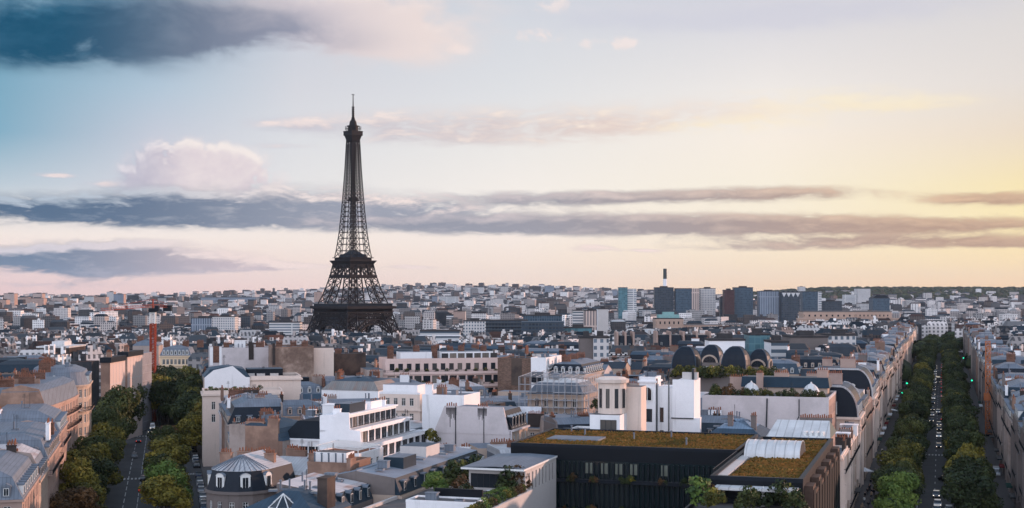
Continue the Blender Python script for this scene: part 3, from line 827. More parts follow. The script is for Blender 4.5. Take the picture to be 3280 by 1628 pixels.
# ---------------------------------------------------------------- placing
FOOT = []
def corners(o, ex, ey, W, D): return [o, o + ex * W, o + ex * W + ey * D, o + ey * D]
def clash(q, grow=0.0):
    qc = sum(q, Vector((0, 0))) / len(q)
    for p in FOOT:
        pc = sum(p, Vector((0, 0))) / len(p)
        if (pc - qc).length > 95: continue
        sepd = False
        for poly in (p, q):
            for i in range(len(poly)):
                e = poly[(i + 1) % len(poly)] - poly[i]; n = Vector((e.y, -e.x))
                if n.length < 1e-6: continue
                n.normalize()
                a = [v.dot(n) for v in p]; b = [v.dot(n) for v in q]
                if max(a) <= min(b) + grow or max(b) <= min(a) + grow: sepd = True; break
            if sepd: break
        if not sepd: return True
    return False
class Frame:
    def __init__(s, d): s.d = d; s.v = Vector((d.y, -d.x)); s.rz = math.atan2(s.v.y, s.v.x)
    def to(s, p): return p.dot(s.d), p.dot(s.v)
    def fr(s, a, b): return s.d * a + s.v * b
    def b_at(s, a, sx): u = (sx - CX) / F; return (u * s.d.y - s.d.x) * a / (s.v.x - u * s.v.y)
    def a_at(s, b, sx): u = (sx - CX) / F; return (u * s.v.y - s.v.x) * b / (s.d.x - u * s.d.y)
FK, FI = Frame(dK), Frame(dI)
def dirframe(deg): return Frame(Vector((math.sin(R(deg)), math.cos(R(deg)))))
def hero(name, label, fr, sxl, sy, z, sxr, depth, wall, cat='building', base=0.0, group=None, reg=True):
    """front top edge seen from column sxl to sxr on row sy (at its left end), at height z"""
    p = at(sxl, sy, z); a0, b0 = fr.to(p); b1 = fr.b_at(a0, sxr); o = fr.fr(a0, b0)
    B = Bld(name, label, cat, o, fr.rz, (b1 - b0, depth), z - base, wall, base, group)
    B.W, B.D, B.a0, B.b0, B.fr = b1 - b0, depth, a0, b0, fr
    B.low = -8.0; B.split = o.y < 345
    if reg: FOOT.append(corners(o, fr.v, fr.d, B.W, depth))
    return B
def block(name, label, fr, a0, a1, b0, b1, H, wall, cat='building', base=0.0, group=None, poly=None):
    o = fr.fr(a0, b0)
    B = Bld(name, label, cat, o, fr.rz, poly or (b1 - b0, a1 - a0), H, wall, base, group)
    B.W, B.D, B.a0, B.b0, B.fr = b1 - b0, a1 - a0, a0, b0, fr; B.low = -8.0
    FOOT.append(corners(o, fr.v, fr.d, B.W, B.D))
    return B

# ---------------------------------------------------------------- the dark modern block with planted roofs
def M_sedum():
    m, nt, b = principled('sedum')
    w = wpos(); n = noise(w, .11, 7, .72); f = noise(w, 2.2, 4, .7)
    c = (n * .85 + f * .3).ramp([(.30, (.035, .04, .012)), (.42, (.12, .068, .024)), (.49, (.07, .066, .018)), (.56, (.25, .115, .034)), (.62, (.085, .075, .02)), (.70, (.36, .17, .05))])
    nt.links.new(c, b.inputs['Base Color']); b.inputs['Roughness'].default_value = 1.0; b.inputs['Specular IOR Level'].default_value = .1
    bump(b, f, .6, .15)
    return m
sedum = M_sedum()
def sedum_patch(label, pts, z, n, holes=()):
    """low dry plants growing on a roof"""
    mb = MB()
    P = [Vector(p) for p in pts]
    for k in range(n):
        s, t = rnd.random(), rnd.random()
        q = (P[0] * (1 - s) + P[1] * s) * (1 - t) + (P[3] * (1 - s) + P[2] * s) * t
        if any(h[0] < s < h[1] and h[2] < t < h[3] for h in holes): continue
        r = .16 + .28 * rnd.random() ** 2; a = rnd.random() * 6.28; h = .10 + .32 * rnd.random() ** 2
        u = Vector((math.cos(a), math.sin(a))) * r
        mb.face([(q.x - u.x, q.y - u.y, z), (q.x + u.x, q.y + u.y, z), (q.x + u.x * .7, q.y + u.y * .7, z + h), (q.x - u.x * .5, q.y - u.y * .5, z + h * .8)])
        mb.face([(q.x - u.y * .8, q.y + u.x * .8, z + h * .5), (q.x - u.x, q.y - u.y, z + h * .25), (q.x + u.y * .8, q.y - u.x * .8, z + h * .4), (q.x + u.x, q.y + u.y, z + h * .6)])
    o = mb.build('roof_grass', sedum); o['kind'] = 'stuff'; o['label'] = label; o['category'] = 'grass'
    return o
def bed(B, left, m):
    """planted bed with a ragged edge and bare spots inside a gravel margin"""
    mb = MB(); n = 120; W, D, z = B.W, B.D, B.H + .085
    for i in range(int((W - left - m) / .8)):
        for j in range(int((D - 2 * m) / .8)):
            x, y = left + i * .8, m + j * .8
            e = min(i, int((W - left - m) / .8) - 1 - i, j, int((D - 2 * m) / .8) - 1 - j)
            if rnd.random() < (.35 if e < 1 else .03): continue
            mb.face([(x, y, z), (x + .8, y, z), (x + .8, y + .8, z), (x, y + .8, z)])
    mb.build('planted_bed', sedum, B.root)
dark_panel = M_plain('dark_panel', (.005, .007, .010), .5, .3, .3)
timber_slat = M_plain('dark_timber', (.07, .045, .035), .7, .4, 1.5)
facade_glass = M_plain('green_glass', (.004, .012, .014), .10, .5, .5, spec=.7)
lit_blind = M_plain('pale_blind', (.13, .14, .115), .8, .3, 1.0)
MODERN = hero('planted_roof_block', 'dark glazed block with a long ochre planted roof, in front of the white tower house', FK, 1636, 1426, 22.0, 2362, 29, dark_panel)
B = MODERN; B.raise_walls()
W, D, H = B.W, B.D, B.H
B.flat(.45, gravel_roof, metal_dark, .5); bed(B, .9, .9)
mb = MB()
for k in range(46):
    x = .4 + (W - .8) * k / 45
    mb.box(x - .09, -.55, 2, x + .09, -.05, H - 2.6)
mb.build('fins', metal_dark, B.root)
mb = MB(); mb.box(.1, -.10, 2, W - .1, -.03, H - 2.4); mb.build('glazing', facade_glass, B.root)
for k, x in enumerate((14.1, 17.0, 19.6, 22.3, 27.9)):
    B.box('blind', x, -.16, H - 4.6, x + 1.3, -.11, H - 2.7 , lit_blind)
mb = MB(); mb.box(.0, -1.1, H - 6.2, W, -.02, H - 5.6); mb.box(0, -1.1, H - 11.5, W, -.02, H - 10.9); mb.build('planter_ledge', metal_dark, B.root)
mb = MB()
x0, x1 = B.W * .10, B.W * .34
mb.box(x0, 9.5, H + .06, x1, 16, H + .4); mb.build('skylight', zinc, B.root)
for x, y in ((9, 20), (20, 14), (31, 8), (5, 25), (26, 20)): B.put('vent_pipe', x, y, H)
a0, b0 = B.a0, B.b0
rp = [FK.fr(a0 + .6, b0 + .6), FK.fr(a0 + .6, b0 + W - .6), FK.fr(a0 + D - .6, b0 + W - .6), FK.fr(a0 + D - .6, b0 + .6)]
sedum_patch('ochre and green low plants covering the long flat roof', rp, H + .06, 9000, [(.09, .35, .31, .57)])

WING = hero('planted_roof_wing', 'dark wing with a green planted roof and a white barrel vault, beside the avenue', FK, 2275, 1534, 22.0, 2572, 60, dark_panel)
B = WING; W, D, H = B.W, B.D, B.H
B.raise_walls(); B.flat(.5, gravel_roof, metal_dark, .7); bed(B, 2.4, 1.3)
p = at(2384, 1456, 22.6); va, vb = FK.to(p); va -= B.a0; vb -= B.b0
mb = MB(); n = 12; L = W - vb - 3.2; r = 5.2
prof = [(va + r - r * math.cos(math.pi * k / n), H + .1 + 2.5 * math.sin(math.pi * k / n)) for k in range(n + 1)]
for (y0, z0), (y1, z1) in zip(prof, prof[1:]): mb.face([(vb, y0, z0), (vb + L, y0, z0), (vb + L, y1, z1), (vb, y1, z1)])
mb.face([(vb + L, y, z) for y, z in prof], 1); mb.face([(vb, y, z) for y, z in prof][::-1], 1)
for k in range(9):
    x = vb + L * k / 8
    for (y0, z0), (y1, z1) in zip(prof, prof[1:]): mb.bar((x, y0, z0 + .03), (x, y1, z1 + .03), .1)
mb.build('barrel_vault', [zinc_white, frame_dark], B.root)
mb = MB()
for k in range(11):      # stepped louvred bays on the street side
    y = 2 + k * 5.2; mb.box(W + .02, y, 1, W + 1.3, y + 4.4, H - .8 - (k % 2) * 1.2); mb.box(W + 1.3, y + .3, 2, W + 1.42, y + 4.1, H - 1.4 - (k % 2) * 1.2, 1)
mb.build('louvre_bay', [timber_slat, dark_panel], B.root)
mb = MB()
for k in range(12):
    y = 1.5 + k * 5.0; mb.box(-.5, y, 2, -.04, y + .2, H - 1.5)
mb.build('fins', timber_slat, B.root)
mb = MB(); mb.box(-.12, .3, 2, -.05, D - .3, H - 1.6); mb.build('glazing', facade_glass, B.root)
mb = MB(); mb.box(1.0, -3.0, H - 1.2, W - .6, -.05, H - .8); mb.build('canopy', zinc_white, B.root)
mb = MB(); rail_mesh(mb, (.35, .4, H + .5), (.35, 26, H + .5), .9, dense=1.2); mb.build('roof_railing', frame_dark, B.root)
mb = MB(); mb.box(.5, 3, H + .08, 2.2, 30, H + .3); mb.build('walkway', concrete, B.root)
a0, b0 = B.a0, B.b0
rp = [FK.fr(a0 + .8, b0 + 2.6), FK.fr(a0 + .8, b0 + W - .9), FK.fr(a0 + D - .8, b0 + W - .9), FK.fr(a0 + D - .8, b0 + 2.6)]
sedum_patch('green and rust low plants around the white barrel vault', rp, H + .06, 7000, [((vb - 2.6) / (W - 3.5), (vb + L - 2.6) / (W - 3.5), va / D, (va + 2 * r) / D)])
# terrace in front of the wing
TW1 = block('garden_terrace', 'planted terrace with white parasols below the wing', FK, WING.a0 - 24, WING.a0 - .1, WING.b0 - 2, WING.b0 + WING.W, 18.4, dark_panel, 'terrace')
TW1.raise_walls(); TW1.flat(.7, gravel_roof, metal_dark)
# pavilion with its terrace
PAV = hero('pavilion', 'low grey pavilion with a pale flat roof and slit windows, beside the dark block', FK, 1502, 1500, 20.3, 1683, 19.5, concrete)
B = PAV; B.low = 0
for k in range(8): B.win(1, 2.2 + k * 2.15, 16.6, .75, 3.0, 'dark')
B.win(0, B.W * .42, 16.9, B.W * .78, 2.6, 'strip')
B.raise_walls()
mb = MB(); W, D, H = B.W, B.D, B.H
mb.box(-.9, -1.6, H, W + .25, D, H + .32, 0, 1); mb.face([(0, -1, H + .36), (W * .5, -1, H + .55), (W * .5, D, H + .55), (0, D, H + .36)], 1); mb.face([(W * .5, -1, H + .55), (W - .4, -1, H + .36), (W - .4, D, H + .36), (W * .5, D, H + .55)], 1)
mb.build('roof', [frame_white, zinc], B.root)
POD = block('terrace_block', 'low block carrying a planted terrace with a hedge, in front of the pavilion', FK, PAV.a0 - 34, PAV.a0 - .1, PAV.b0 - 8, PAV.b0 + PAV.W + 1.2, 16.6, concrete, 'building')
POD.raise_walls(); POD.flat(.55, gravel_roof, concrete, .4)

PARAP = hero('low_white_block', 'low white roof block with a dark screen wall, left of the pavilion', FK, 1300, 1607, 18.3, 1522, 5, plaster_white)
B = PARAP; B.raise_walls(); B.flat(.3, gravel_roof, plaster_white); B.box('screen_wall', B.W * .25, B.D + .1, 10, B.W * .95, B.D + .5, B.H + 1.5, dark_panel); B.put('vent_box', B.W * .3, 2.5, B.H); B.put('skylight', B.W * .7, 2.5, B.H + .05)
# ---------------------------------------------------------------- zinc-roofed houses in front
def gable_roof(B, x0, x1, y0, y1, z, rise, ridge=.5, mats=(zinc, zinc), over=.3, name='roof'):
    """ridge along y (away from the camera)"""
    mb = MB(); xr = x0 + (x1 - x0) * ridge
    mb.face([(x0 - over, y0, z), (xr, y0, z + rise), (xr, y1, z + rise), (x0 - over, y1, z)][::-1]); mb.face([(xr, y0, z + rise), (x1 + over, y0, z), (x1 + over, y1, z), (xr, y1, z + rise)][::-1])
    mb.face([(x0 - over, y0, z), (x1 + over, y0, z), (xr, y0, z + rise)], 1); mb.face([(x1 + over, y1, z), (x0 - over, y1, z), (xr, y1, z + rise)], 1)
    mb.box(xr - .15, y0, z + rise - .05, xr + .15, y1, z + rise + .12)
    mb.build(name, list(mats), B.root)
def steep_side(B, x, y0, y1, z0, z1, inn, mat, n, style='flat', w=1.25, h=1.7, name='mansard'):
    """steep slate slope with dormers on the right-hand side of a house"""
    mb = MB(); mb.face([(x, y0, z0), (x, y1, z0), (x - inn, y1, z1), (x - inn, y0, z1)]); mb.face([(x, y0, z0), (x - inn, y0, z1), (x - inn, y0, z0)]); mb.build(name, mat, B.root)
    me = dormer_mesh(w, h, inn + .4, mat, zinc, style)
    for k in range(n):
        y = y0 + (y1 - y0) * (k + .5) / n; link('dormer', me, B.root, (x - .1, y, z0 + .35), R(90))
PALE = hero('zinc_roofed_house', 'house with a pale rusting metal roof and round dormers, beside the tall dark chimney', FK, 886, 1548, 20.4, 1086, 13.5, stone_grey)
B = PALE; W, D, H = B.W, B.D, B.H; B.H = 16.6; B.rows(1, 4, [12.6, 8.8], 1.1, 2.0); B.raise_walls()
steep_side(B, W, 0, D, 16.6, 19.0, 1.0, slate_blue, 4, 'round')
mb = MB(); mb.face([(0, 0, 16.6), (W - 1, 0, 16.6), (W - 1, 0, 19), (0, 0, 20.4)], 1); mb.face([(W - 1, 0, 19), (W - 1, D, 19), (0, D, 20.4), (0, 0, 20.4)]); mb.face([(0, 0, 16.6), (0, 0, 20.4), (0, D, 20.4), (0, D, 16.6)], 1); mb.build('roof', [M_zinc('pale_zinc_across', (.48, .46, .46), rust=.8, axis=1), stone_grey], B.root)
for y in (2.5, 6.5, 10.5): B.put('skylight', W * .55, y, 19.55)
B.put('vent_pipe', 2, 5, 20); B.put('vent_box', W * .4, 11, 19.6)
TERR = hero('chimney_house', 'small house with a rusty roof terrace behind the pale metal roof', FK, 985, 1488, 20.8, 1120, 9, wall_brown)
B = TERR; B.raise_walls(); B.flat(.5, M_plain('rusty_deck', (.20, .09, .05), .9, .5, .8), wall_brown)
B.box('roof_shed', B.W * .05, 2.2, B.H, B.W * .8, 5.5, B.H + 1.9, plaster_white, gravel_roof)
for k in range(5): B.put('vent_pipe', B.W * .1 + k * 1.3, 1.2, B.H + .4)
BLUE = block('mansard_house', 'long house with a mid-grey metal roof and square dormers, behind the pale metal roof', FK, PALE.a0 + PALE.D + .2, PALE.a0 + PALE.D + 42, PALE.b0 + 3.2, PALE.b0 + PALE.W + 4.6, 17.2, stone_cream)
B = BLUE; W, D = B.W, B.D
B.rows(1, 10, [13.2, 9.6], 1.1, 2.0); B.raise_walls(); B.band(16.6, .3, .4, edges=(1,))
steep_side(B, W, 0, D, 17.25, 20.0, .9, slate_blue, 9, 'flat')
gable_roof(B, 0, W - .9, 0, D, 20.0, .9, .38, (M_zinc('grey_zinc_across', (.20, .235, .28), axis=1), stone_grey), .05)
B.box('upper_wall', 0, .02, 17.2, W - .95, .3, 20.0, stone_grey); B.box('upper_wall', 0, .35, 17.2, .3, D, 20.0, stone_grey)
B.box('roof_housing', W * .45, 9, 20.3, W * .75, 15, 22.2, slate_blue, zinc); B.box('roof_housing', W * .2, 24, 20.3, W * .62, 31, 22.4, concrete, zinc_blue)
for x, y in ((W * .6, 3), (W * .72, 18), (W * .8, 27), (W * .5, 36)): B.put('skylight', x, y, 20.75)
B.chim(1.2, 5, 20.2, 2.4, .7, 2.0, 5, wall_brown, R(90)); B.put('vent_box', W * .7, 34, 20.6); B.put('vent_box', W * .55, 6, 20.8)
SHED = hero('low_house', 'low house with a glass pyramid on its blue-grey hipped roof, at the bottom edge', FK, 760, 1612, 18.6, 1010, 13, stone_grey)
B = SHED; B.H = 17.0; B.raise_walls(); B.mansard(.6, .5, 2.4, 4.6, low=zinc_blue, top=zinc_blue)
W, D = B.W, B.D
mb = MB(); cx, cy, z = W * .50, 2.4, 18.0
for k in range(8):
    a0_, a1_ = math.pi * k / 4, math.pi * (k + 1) / 4; P0 = (cx + 2.3 * math.cos(a0_), cy + 2.3 * math.sin(a0_), z); P1 = (cx + 2.3 * math.cos(a1_), cy + 2.3 * math.sin(a1_), z)
    mb.face([P0, P1, (cx, cy, z + 1.9)], 1); mb.bar(P0, (cx, cy, z + 1.95), .13); mb.bar(P0, P1, .14)
mb.build('glass_pyramid', [frame_white, glass], B.root)
B.chim(W - 1.2, 6.5, 16.8, 3.0, 1.6, 5.2, 0, wall_dark, R(90)); B.put('skylight', W * .72, 7.5, 19.4); B.put('skylight', W * .3, 8.5, 19.6); B.put('vent_pipe', W * .6, 9, 19.5)

# ---------------------------------------------------------------- the corner house with the fan-shaped zinc cap
p = at(775, 1492, 19.2)
CORN = Bld('corner_house', 'corner house with a fan-shaped zinc cap and arched white dormers', 'building', p, RZK, [(math.cos(a) * 6.2, math.sin(a) * 6.2) for a in [R(180 + 22.5 * k) for k in range(9)]] + [(6.2, 9), (-6.2, 9)], 15.4, stone_grey)
B = CORN; B.low = -8; FOOT.append([p + Vector((x, y)) for x, y in ((-6.5, -6.5), (6.5, -6.5), (6.5, 9), (-6.5, 9))])
for i in range(8): B.win(i, 1.2, 11.6, .95, 2.0)
for i in range(8): B.win(i, 1.2, 7.8, .95, 2.0)
B.raise_walls(); B.band(14.9, .35, .5, edges=range(9))
mb = MB(); arc = lambda r, z: [(r * math.cos(R(180 + 22.5 * k)), r * math.sin(R(180 + 22.5 * k)), z) for k in range(9)]
A0, A1 = arc(6.3, 15.42), arc(5.3, 18.8); A2 = arc(5.4, 18.82)
for k in range(8): mb.face([A0[k], A0[k + 1], A1[k + 1], A1[k]]); mb.face([A2[k], A2[k + 1], (0, 0, 21.2)], 1)
for s in (-1, 1):
    q = [(s * 6.3, 0, 15.42), (s * 6.3, 9, 15.42), (s * 5.3, 9, 18.8), (s * 5.3, 0, 18.8)]; mb.face(q if s > 0 else q[::-1])
    q = [(s * 5.4, 0, 18.82), (s * 5.4, 9, 18.82), (0, 9, 21.2), (0, 0, 21.2)]; mb.face(q if s > 0 else q[::-1], 1)
mb.face([(6.3, 9, 15.42), (-6.3, 9, 15.42), (-5.3, 9, 18.8), (0, 9, 21.2), (5.3, 9, 18.8)]); mb.build('roof', [slate, zinc_pale], B.root)
me = dormer_mesh(1.7, 2.3, 1.0, frame_white, zinc, 'round')
for k in (1, 3, 5, 7):
    a = R(180 + 22.5 * (k + .5)); link('dormer', me, B.root, (math.cos(a) * 5.95, math.sin(a) * 5.95, 15.7), a + R(90))
mb = MB()
for k in range(17):
    a = R(180 + 11.25 * k); mb.bar((math.cos(a) * 5.3, math.sin(a) * 5.3, 18.9), (math.cos(a) * .3, math.sin(a) * .3, 21.15), .12)
mb.build('roof_seam', zinc, B.root)
for x, y, L in ((-2.5, 6.2, 3.0), (3.2, 4.6, 1.9), (.2, 8.2, 2.4), (-5, 3.5, 2.2)): B.chim(x, y, 18.6, L, .9, 2.3, 5, wall_brown)
LOWZ = block('zinc_roofed_house', 'house with a white low metal roof and brick chimneys, behind the fan-shaped zinc cap', FK, CORN.fr.to(p)[0] + 9.3 if hasattr(CORN, 'fr') else FK.to(p)[0] + 9.3, FK.to(p)[0] + 22, FK.to(p)[1] - 6, FK.to(p)[1] + 14, 16.6, stone_cream)
B = LOWZ; B.rows(1, 3, [12.4], 1.1, 2.0); B.raise_walls(); B.mansard(.6, .5, 1.9, 5.2, low=zinc_pale, top=zinc_pale)
for x, y in ((3, 3), (9, 8), (14, 4), (6, 11)): B.chim(x, y, 17.4, 2.4, .8, 2.6, 5, wall_brown)
for k in range(3): link('dormer', dormer_mesh(1.5, 1.6, 1.2, frame_white, zinc, 'round'), B.root, (B.W - 1.3, 2.2 + 3.6 * k, 16.7), R(90))

# ---------------------------------------------------------------- white building with stepped terraces (middle)
W1 = hero('white_stepped_building', 'white building with a blank stepped gable and three set-back balcony storeys', FK, 1024, 1380, 22.2, 1188, 38, plaster_white)
B = W1; W, D, H = B.W, B.D, 15.6; B.H = H
B.rows(1, 9, [11.6, 7.6], 3.4, 2.0, .6, style='strip'); B.raise_walls()
# storeys above, each set back from the street side
lv = [(15.6, 18.8, 2.4), (18.8, 22.0, 4.8), (22.0, 25.0, 6.6)]
for k, (z0, z1, back) in enumerate(lv):
    x1 = W - back
    poly = [(0, 0), (x1, 0), (x1, D - 4 * k), (0, D - 4 * k)]
    mb = MB(); n = 10; Ld = D - 4 * k
    hs = [(Ld * (i + .5) / n - 1.45, Ld * (i + .5) / n + 1.45, z0 + .35, z1 - .5) for i in range(n)]
    facade(mb, (x1, 0), (x1, Ld), z0, z1, hs); facade(mb, (0, 0), (x1, 0), z0, z1, []); facade(mb, (x1, Ld), (0, Ld), z0, z1, []); facade(mb, (0, Ld), (0, 0), z0, z1, [])
    mb.build('storey', plaster_white, B.root)
    for i in range(n): link('window', win_mesh(2.9, z1 - z0 - .85, 'strip'), B.root, (x1 - .2, Ld * (i + .5) / n, z0 + .35), R(90))
    mb = MB(); xo = W - (0 if k == 0 else lv[k - 1][2]); mb.box(x1, 0, z0 - .25, xo + 1.0, Ld, z0 + .02); mb.box(xo + .88, 0, z0 + .02, xo + 1.0, Ld, z0 + .5); mb.build('terrace_slab', plaster_white, B.root)
    mb = MB(); rail_mesh(mb, (xo + .7, .3, z0 + .3), (xo + .7, Ld - .3, z0 + .3), .8, dense=.5); mb.build('railing', rail_mat, B.root)
    mb = MB(); mb.box(0, 0, z1, x1 + .5, Ld, z1 + .3); mb.build('roof_slab', plaster_white, B.root)
mb = MB(); mb.prism([(0, -.25), (W * .98, -.25), (W * .98, .05), (0, .05)], 15.55, 18.6, 0, None, [(0, -.25), (W - 2, -.25), (W - 2, .05), (0, .05)]); mb.build('gable', plaster_white, B.root)
mb = MB()
pts = [(0, 18.6), (W - 2.0, 18.6), (W - 2.2, 22.4), (W - 4.4, 22.6), (W - 4.6, 26.0), (W - 7.2, 26.0), (0, 20.2)]
mb.face([(x, -.25, z) for x, z in pts]); mb.face([(x, .06, z) for x, z in pts][::-1])
for (a, b), (c, d) in zip(pts, pts[1:] + pts[:1]): mb.face([(c, -.25, d), (a, -.25, b), (a, .06, b), (c, .06, d)])
mb.build('gable', plaster_white, B.root)
B.box('roof_plant_room', W * .05, 6, 25.0, W * .35, 14, 27.2, slate_blue, zinc); B.box('roof_plant_room', W * .1, 18, 25.0, W * .32, 24, 26.8, plaster_white, zinc)
for y in (3, 9, 16, 22, 27): B.chim(W * .22, y, 25.3, 1.6, .6, 1.0, 3, plaster_white)
W2 = block('white_house', 'white house with dark ribbon windows and a dark sloping roof, beside the stepped gable', FK, W1.a0 + 8, W1.a0 + 24, W1.b0 - 12.5, W1.b0 - .15, 19.4, plaster_white)
B = W2; B.rows(0, 4, [15.9, 12.3, 8.7], 2.1, 2.1, 1.6, style='strip'); B.raise_walls()
B.mansard(3.6, 2.6, .6, 3, low=metal_dark, top=flat_roof); B.put('vent_box', 3, 8, 23.6); B.put('lift_housing', 8, 9, 23.5); B.band(19.2, .3, .4)
for x in (2, 6, 10): B.chim(x, 11, 23.2, 1.6, .6, 1.4, 3, plaster_white)
LOWW = hero('low_white_house', 'low white house with a pergola frame on its roof, below the stepped white gable', FK, 1000, 1454, 19.2, 1150, 12, plaster_white)
B = LOWW; B.rows(1, 3, [16.2], 1.3, 1.8); B.raise_walls(); B.flat(.35, terracotta, plaster_white)
mb = MB(); W, D, H = B.W, B.D, B.H
for k in range(9):
    y = .6 + (D - 1.2) * k / 8; mb.bar((.4, y, H + 1.5), (W - .4, y, H + .9), .12)
mb.bar((.4, .5, H + 1.5), (.4, D - .5, H + 1.5), .12); mb.bar((W - .4, .5, H + .9), (W - .4, D - .5, H + .9), .12)
for x, z in ((.4, 1.5), (W - .4, .9)):
    for y in (.5, D * .5, D - .5): mb.bar((x, y, H), (x, y, H + z), .12)
mb.build('pergola', frame_white, B.root)
BROWN = hero('brown_walled_house', 'house with a blank brown wall and chimney pots, behind the fan-shaped zinc cap', FK, 735, 1362, 22.3, 905, 17, wall_brown)
B = BROWN; W, D = B.W, B.D; B.H -= 3.0; B.raise_walls({1: plaster_dull})
mb = MB(); H = B.H
for x0, x1, h, m in ((0, W * .30, 3.2, 1), (W * .30, W * .72, 3.0, 0), (W * .72, W * .92, 3.6, 0)): mb.box(x0, -.06, H - 4, x1, .5, H + h, m)
mb.build('party_wall', [wall_brown, plaster_dull], B.root)
B.mansard(2.4, 1.6, 1.4, party=(0,), low=zinc_blue, top=zinc_blue); B.chim(W * .48, .4, H + 3.0, W * .34, .7, .7, 12, wall_brown); B.chim(W * .82, .4, H + 3.6, 2.4, .7, .8, 6, wall_brown)
B.chim(W * .2, 12, H + 2.2, 3, .8, 2.6, 7, brick_red); B.box('roof_hut', W * .35, 6, H + 2, W * .55, 10, H + 4.6, zinc, zinc_blue)
KIOSK = hero('rooftop_gazebo', 'small white gazebo with a pointed roof, before the white house with ribbon windows', FK, 948, 1408, 17.6, 992, 3.6, frame_white, 'gazebo', reg=False)
B = KIOSK; W = B.W; B.root.location.z = 0; H = B.H
mb = MB(); mb.prism([(-.4, -.4), (W + .4, -.4), (W + .4, 4), (-.4, 4)], H, H + 1.8, 0, None, [(W / 2 - .1, 1.7), (W / 2 + .1, 1.7), (W / 2 + .1, 1.9), (W / 2 - .1, 1.9)]); mb.build('roof', zinc_white, B.root)
mb = MB(); [mb.bar((x, y, H - 2.6), (x, y, H), .22) for x in (0, W) for y in (0, 3.6)]; mb.bar((0, 0, H - .1), (W, 0, H - .1), .3); mb.build('post', frame_white, B.root)
mb = MB(); mb.box(-2.5, -1, -8, W + 3, 6, H - 2.6); mb.build('base', plaster_dull, B.root)

# ---------------------------------------------------------------- row along the right side of the left-hand avenue
RC = hero('round_corner_building', 'cream building with a rounded corner, cornice and roof terrace, beside the tree-lined avenue', FI, 762, 1214, 24.0, 964, 16, stone_light, base=-3)
B = RC; W, D = B.W, B.D
r = 6.0; B.poly = [(r, 0), (W, 0), (W, D), (0, D), (0, r)] + [(r - r * math.cos(R(90 * k / 5)), r - r * math.sin(R(90 * k / 5))) for k in range(1, 5)]
B.win(0, (W - r) * .45, B.H - 5.2, 1.2, 2.6); B.win(0, (W - r) * .45, B.H - 9.4, 1.2, 2.6); B.win(0, (W - r) * .8, B.H - 9.4, 1.2, 2.6)
for i in (4, 6, 8): B.win(i, B.edge(i)[2] * .5, B.H - 5.2, .9, 2.6)
B.raise_walls(); B.band(B.H - .5, .5, .5, edges=range(9)); B.flat(.8, flat_roof, stone_light)
B.box('terrace_storey', 3, 5, B.H, W - 5, D - 2, B.H + 2.6, metal_dark, zinc_blue)
for x, y in ((2, 9), (7, 3.2), (11, 3.0), (4, 4.5)): B.put('air_unit', x, y, B.H)
LEDGE = hero('terraced_building', 'cream building with a planted terrace ledge at the avenue corner, below the rounded building', FI, 651, 1262, 20.8, 905, 12, stone_light, base=-3)
B = LEDGE; B.rows(0, 6, [B.H - 4.6, B.H - 8.2], 1.1, 2.3); B.rows(3, 4, fl(B.H - 4.6, -3.5, 4), 1.1, 2.2); B.raise_walls(); B.band(B.H - .6, .5, .6); B.flat(.9, gravel_roof, stone_light)
GW = hero('white_gabled_house', 'house with a big sloping white gable beside the tree-lined avenue', FI, 655, 1178, 27.5, 800, 16, plaster_white, base=-4)
B = GW; H = B.H - 3; B.H = H; B.rows(3, 4, fl(H - 3.5, -3.5, 5), 1.1, 2.1); B.raise_walls({3: stone_cream})
mb = MB(); W = B.W
pts = [(0, H - 6), (W, H - 6), (W, H - 1), (W * .62, H + 3.4), (W * .2, H + 2.2), (0, H)]
mb.face([(x, -.1, z) for x, z in pts]); mb.face([(x, .4, z) for x, z in pts][::-1]); [mb.face([(c, -.1, d), (a, -.1, b), (a, .4, b), (c, .4, d)]) for (a, b), (c, d) in zip(pts, pts[1:] + pts[:1])]
mb.build('gable', plaster_white, B.root); B.mansard(2.4, 1.6, .8, party=(0,), low=zinc_blue, top=zinc_blue)
B.put('skylight', W * .5, 6, H + 3.2)
BC = hero('grey_house', 'house with a long grey party wall and a brick chimney end, behind the white gable', FI, 672, 1118, 29.5, 872, 15, plaster_grey, base=-5)
B = BC; W, H = B.W, B.H; B.raise_walls(); B.flat(.4, flat_roof, plaster_grey)
B.box('brick_flue', W * .05, -.12, H - 5, W * .15, .6, H + 1.0, brick_red); B.box('white_pilaster', 0, -.16, H - 6, W * .05, .5, H + .6, plaster_white); B.box('white_pilaster', W * .15, -.16, H - 6, W * .19, .5, H + .6, plaster_white)
B.box('stack', W * .62, -.3, H - 4, W * .70, 1.2, H + 2.2, wall_dark); B.chim(W * .3, 8, H + .2, 3, .8, 1.4, 6, brick_red); B.chim(W * .82, 6, H + .2, 3, .8, 1.6, 6, brick_red); B.put('lift_housing', W * .5, 10, H); B.put('antenna', W * .4, 5, H)
BW = hero('rock_coloured_building', 'tall building with a blank mottled brown wall, left of the long pink terraced block', FI, 873, 1115, 30.5, 1005, 20, rock_wall, base=-8)
B = BW; W, H = B.W, B.H; B.raise_walls({1: plaster_dull}); B.flat(.4, flat_roof, wall_brown); B.box('rear_wing', W, 4, 0, W + 7.5, 18, H - .3, stone_light, flat_roof); B.box('stack', 0, -.2, H - 6, .9, 1, H + 1.6, wall_dark)
for x in (3, 8, 12): B.chim(x, 9, H + .1, 2.2, .7, 1.3, 5, brick_red)
B.box('glazed_lean_to', 1, -4, H - 12.5, W - 2, -.05, H - 10.2, metal_dark, zinc_blue)

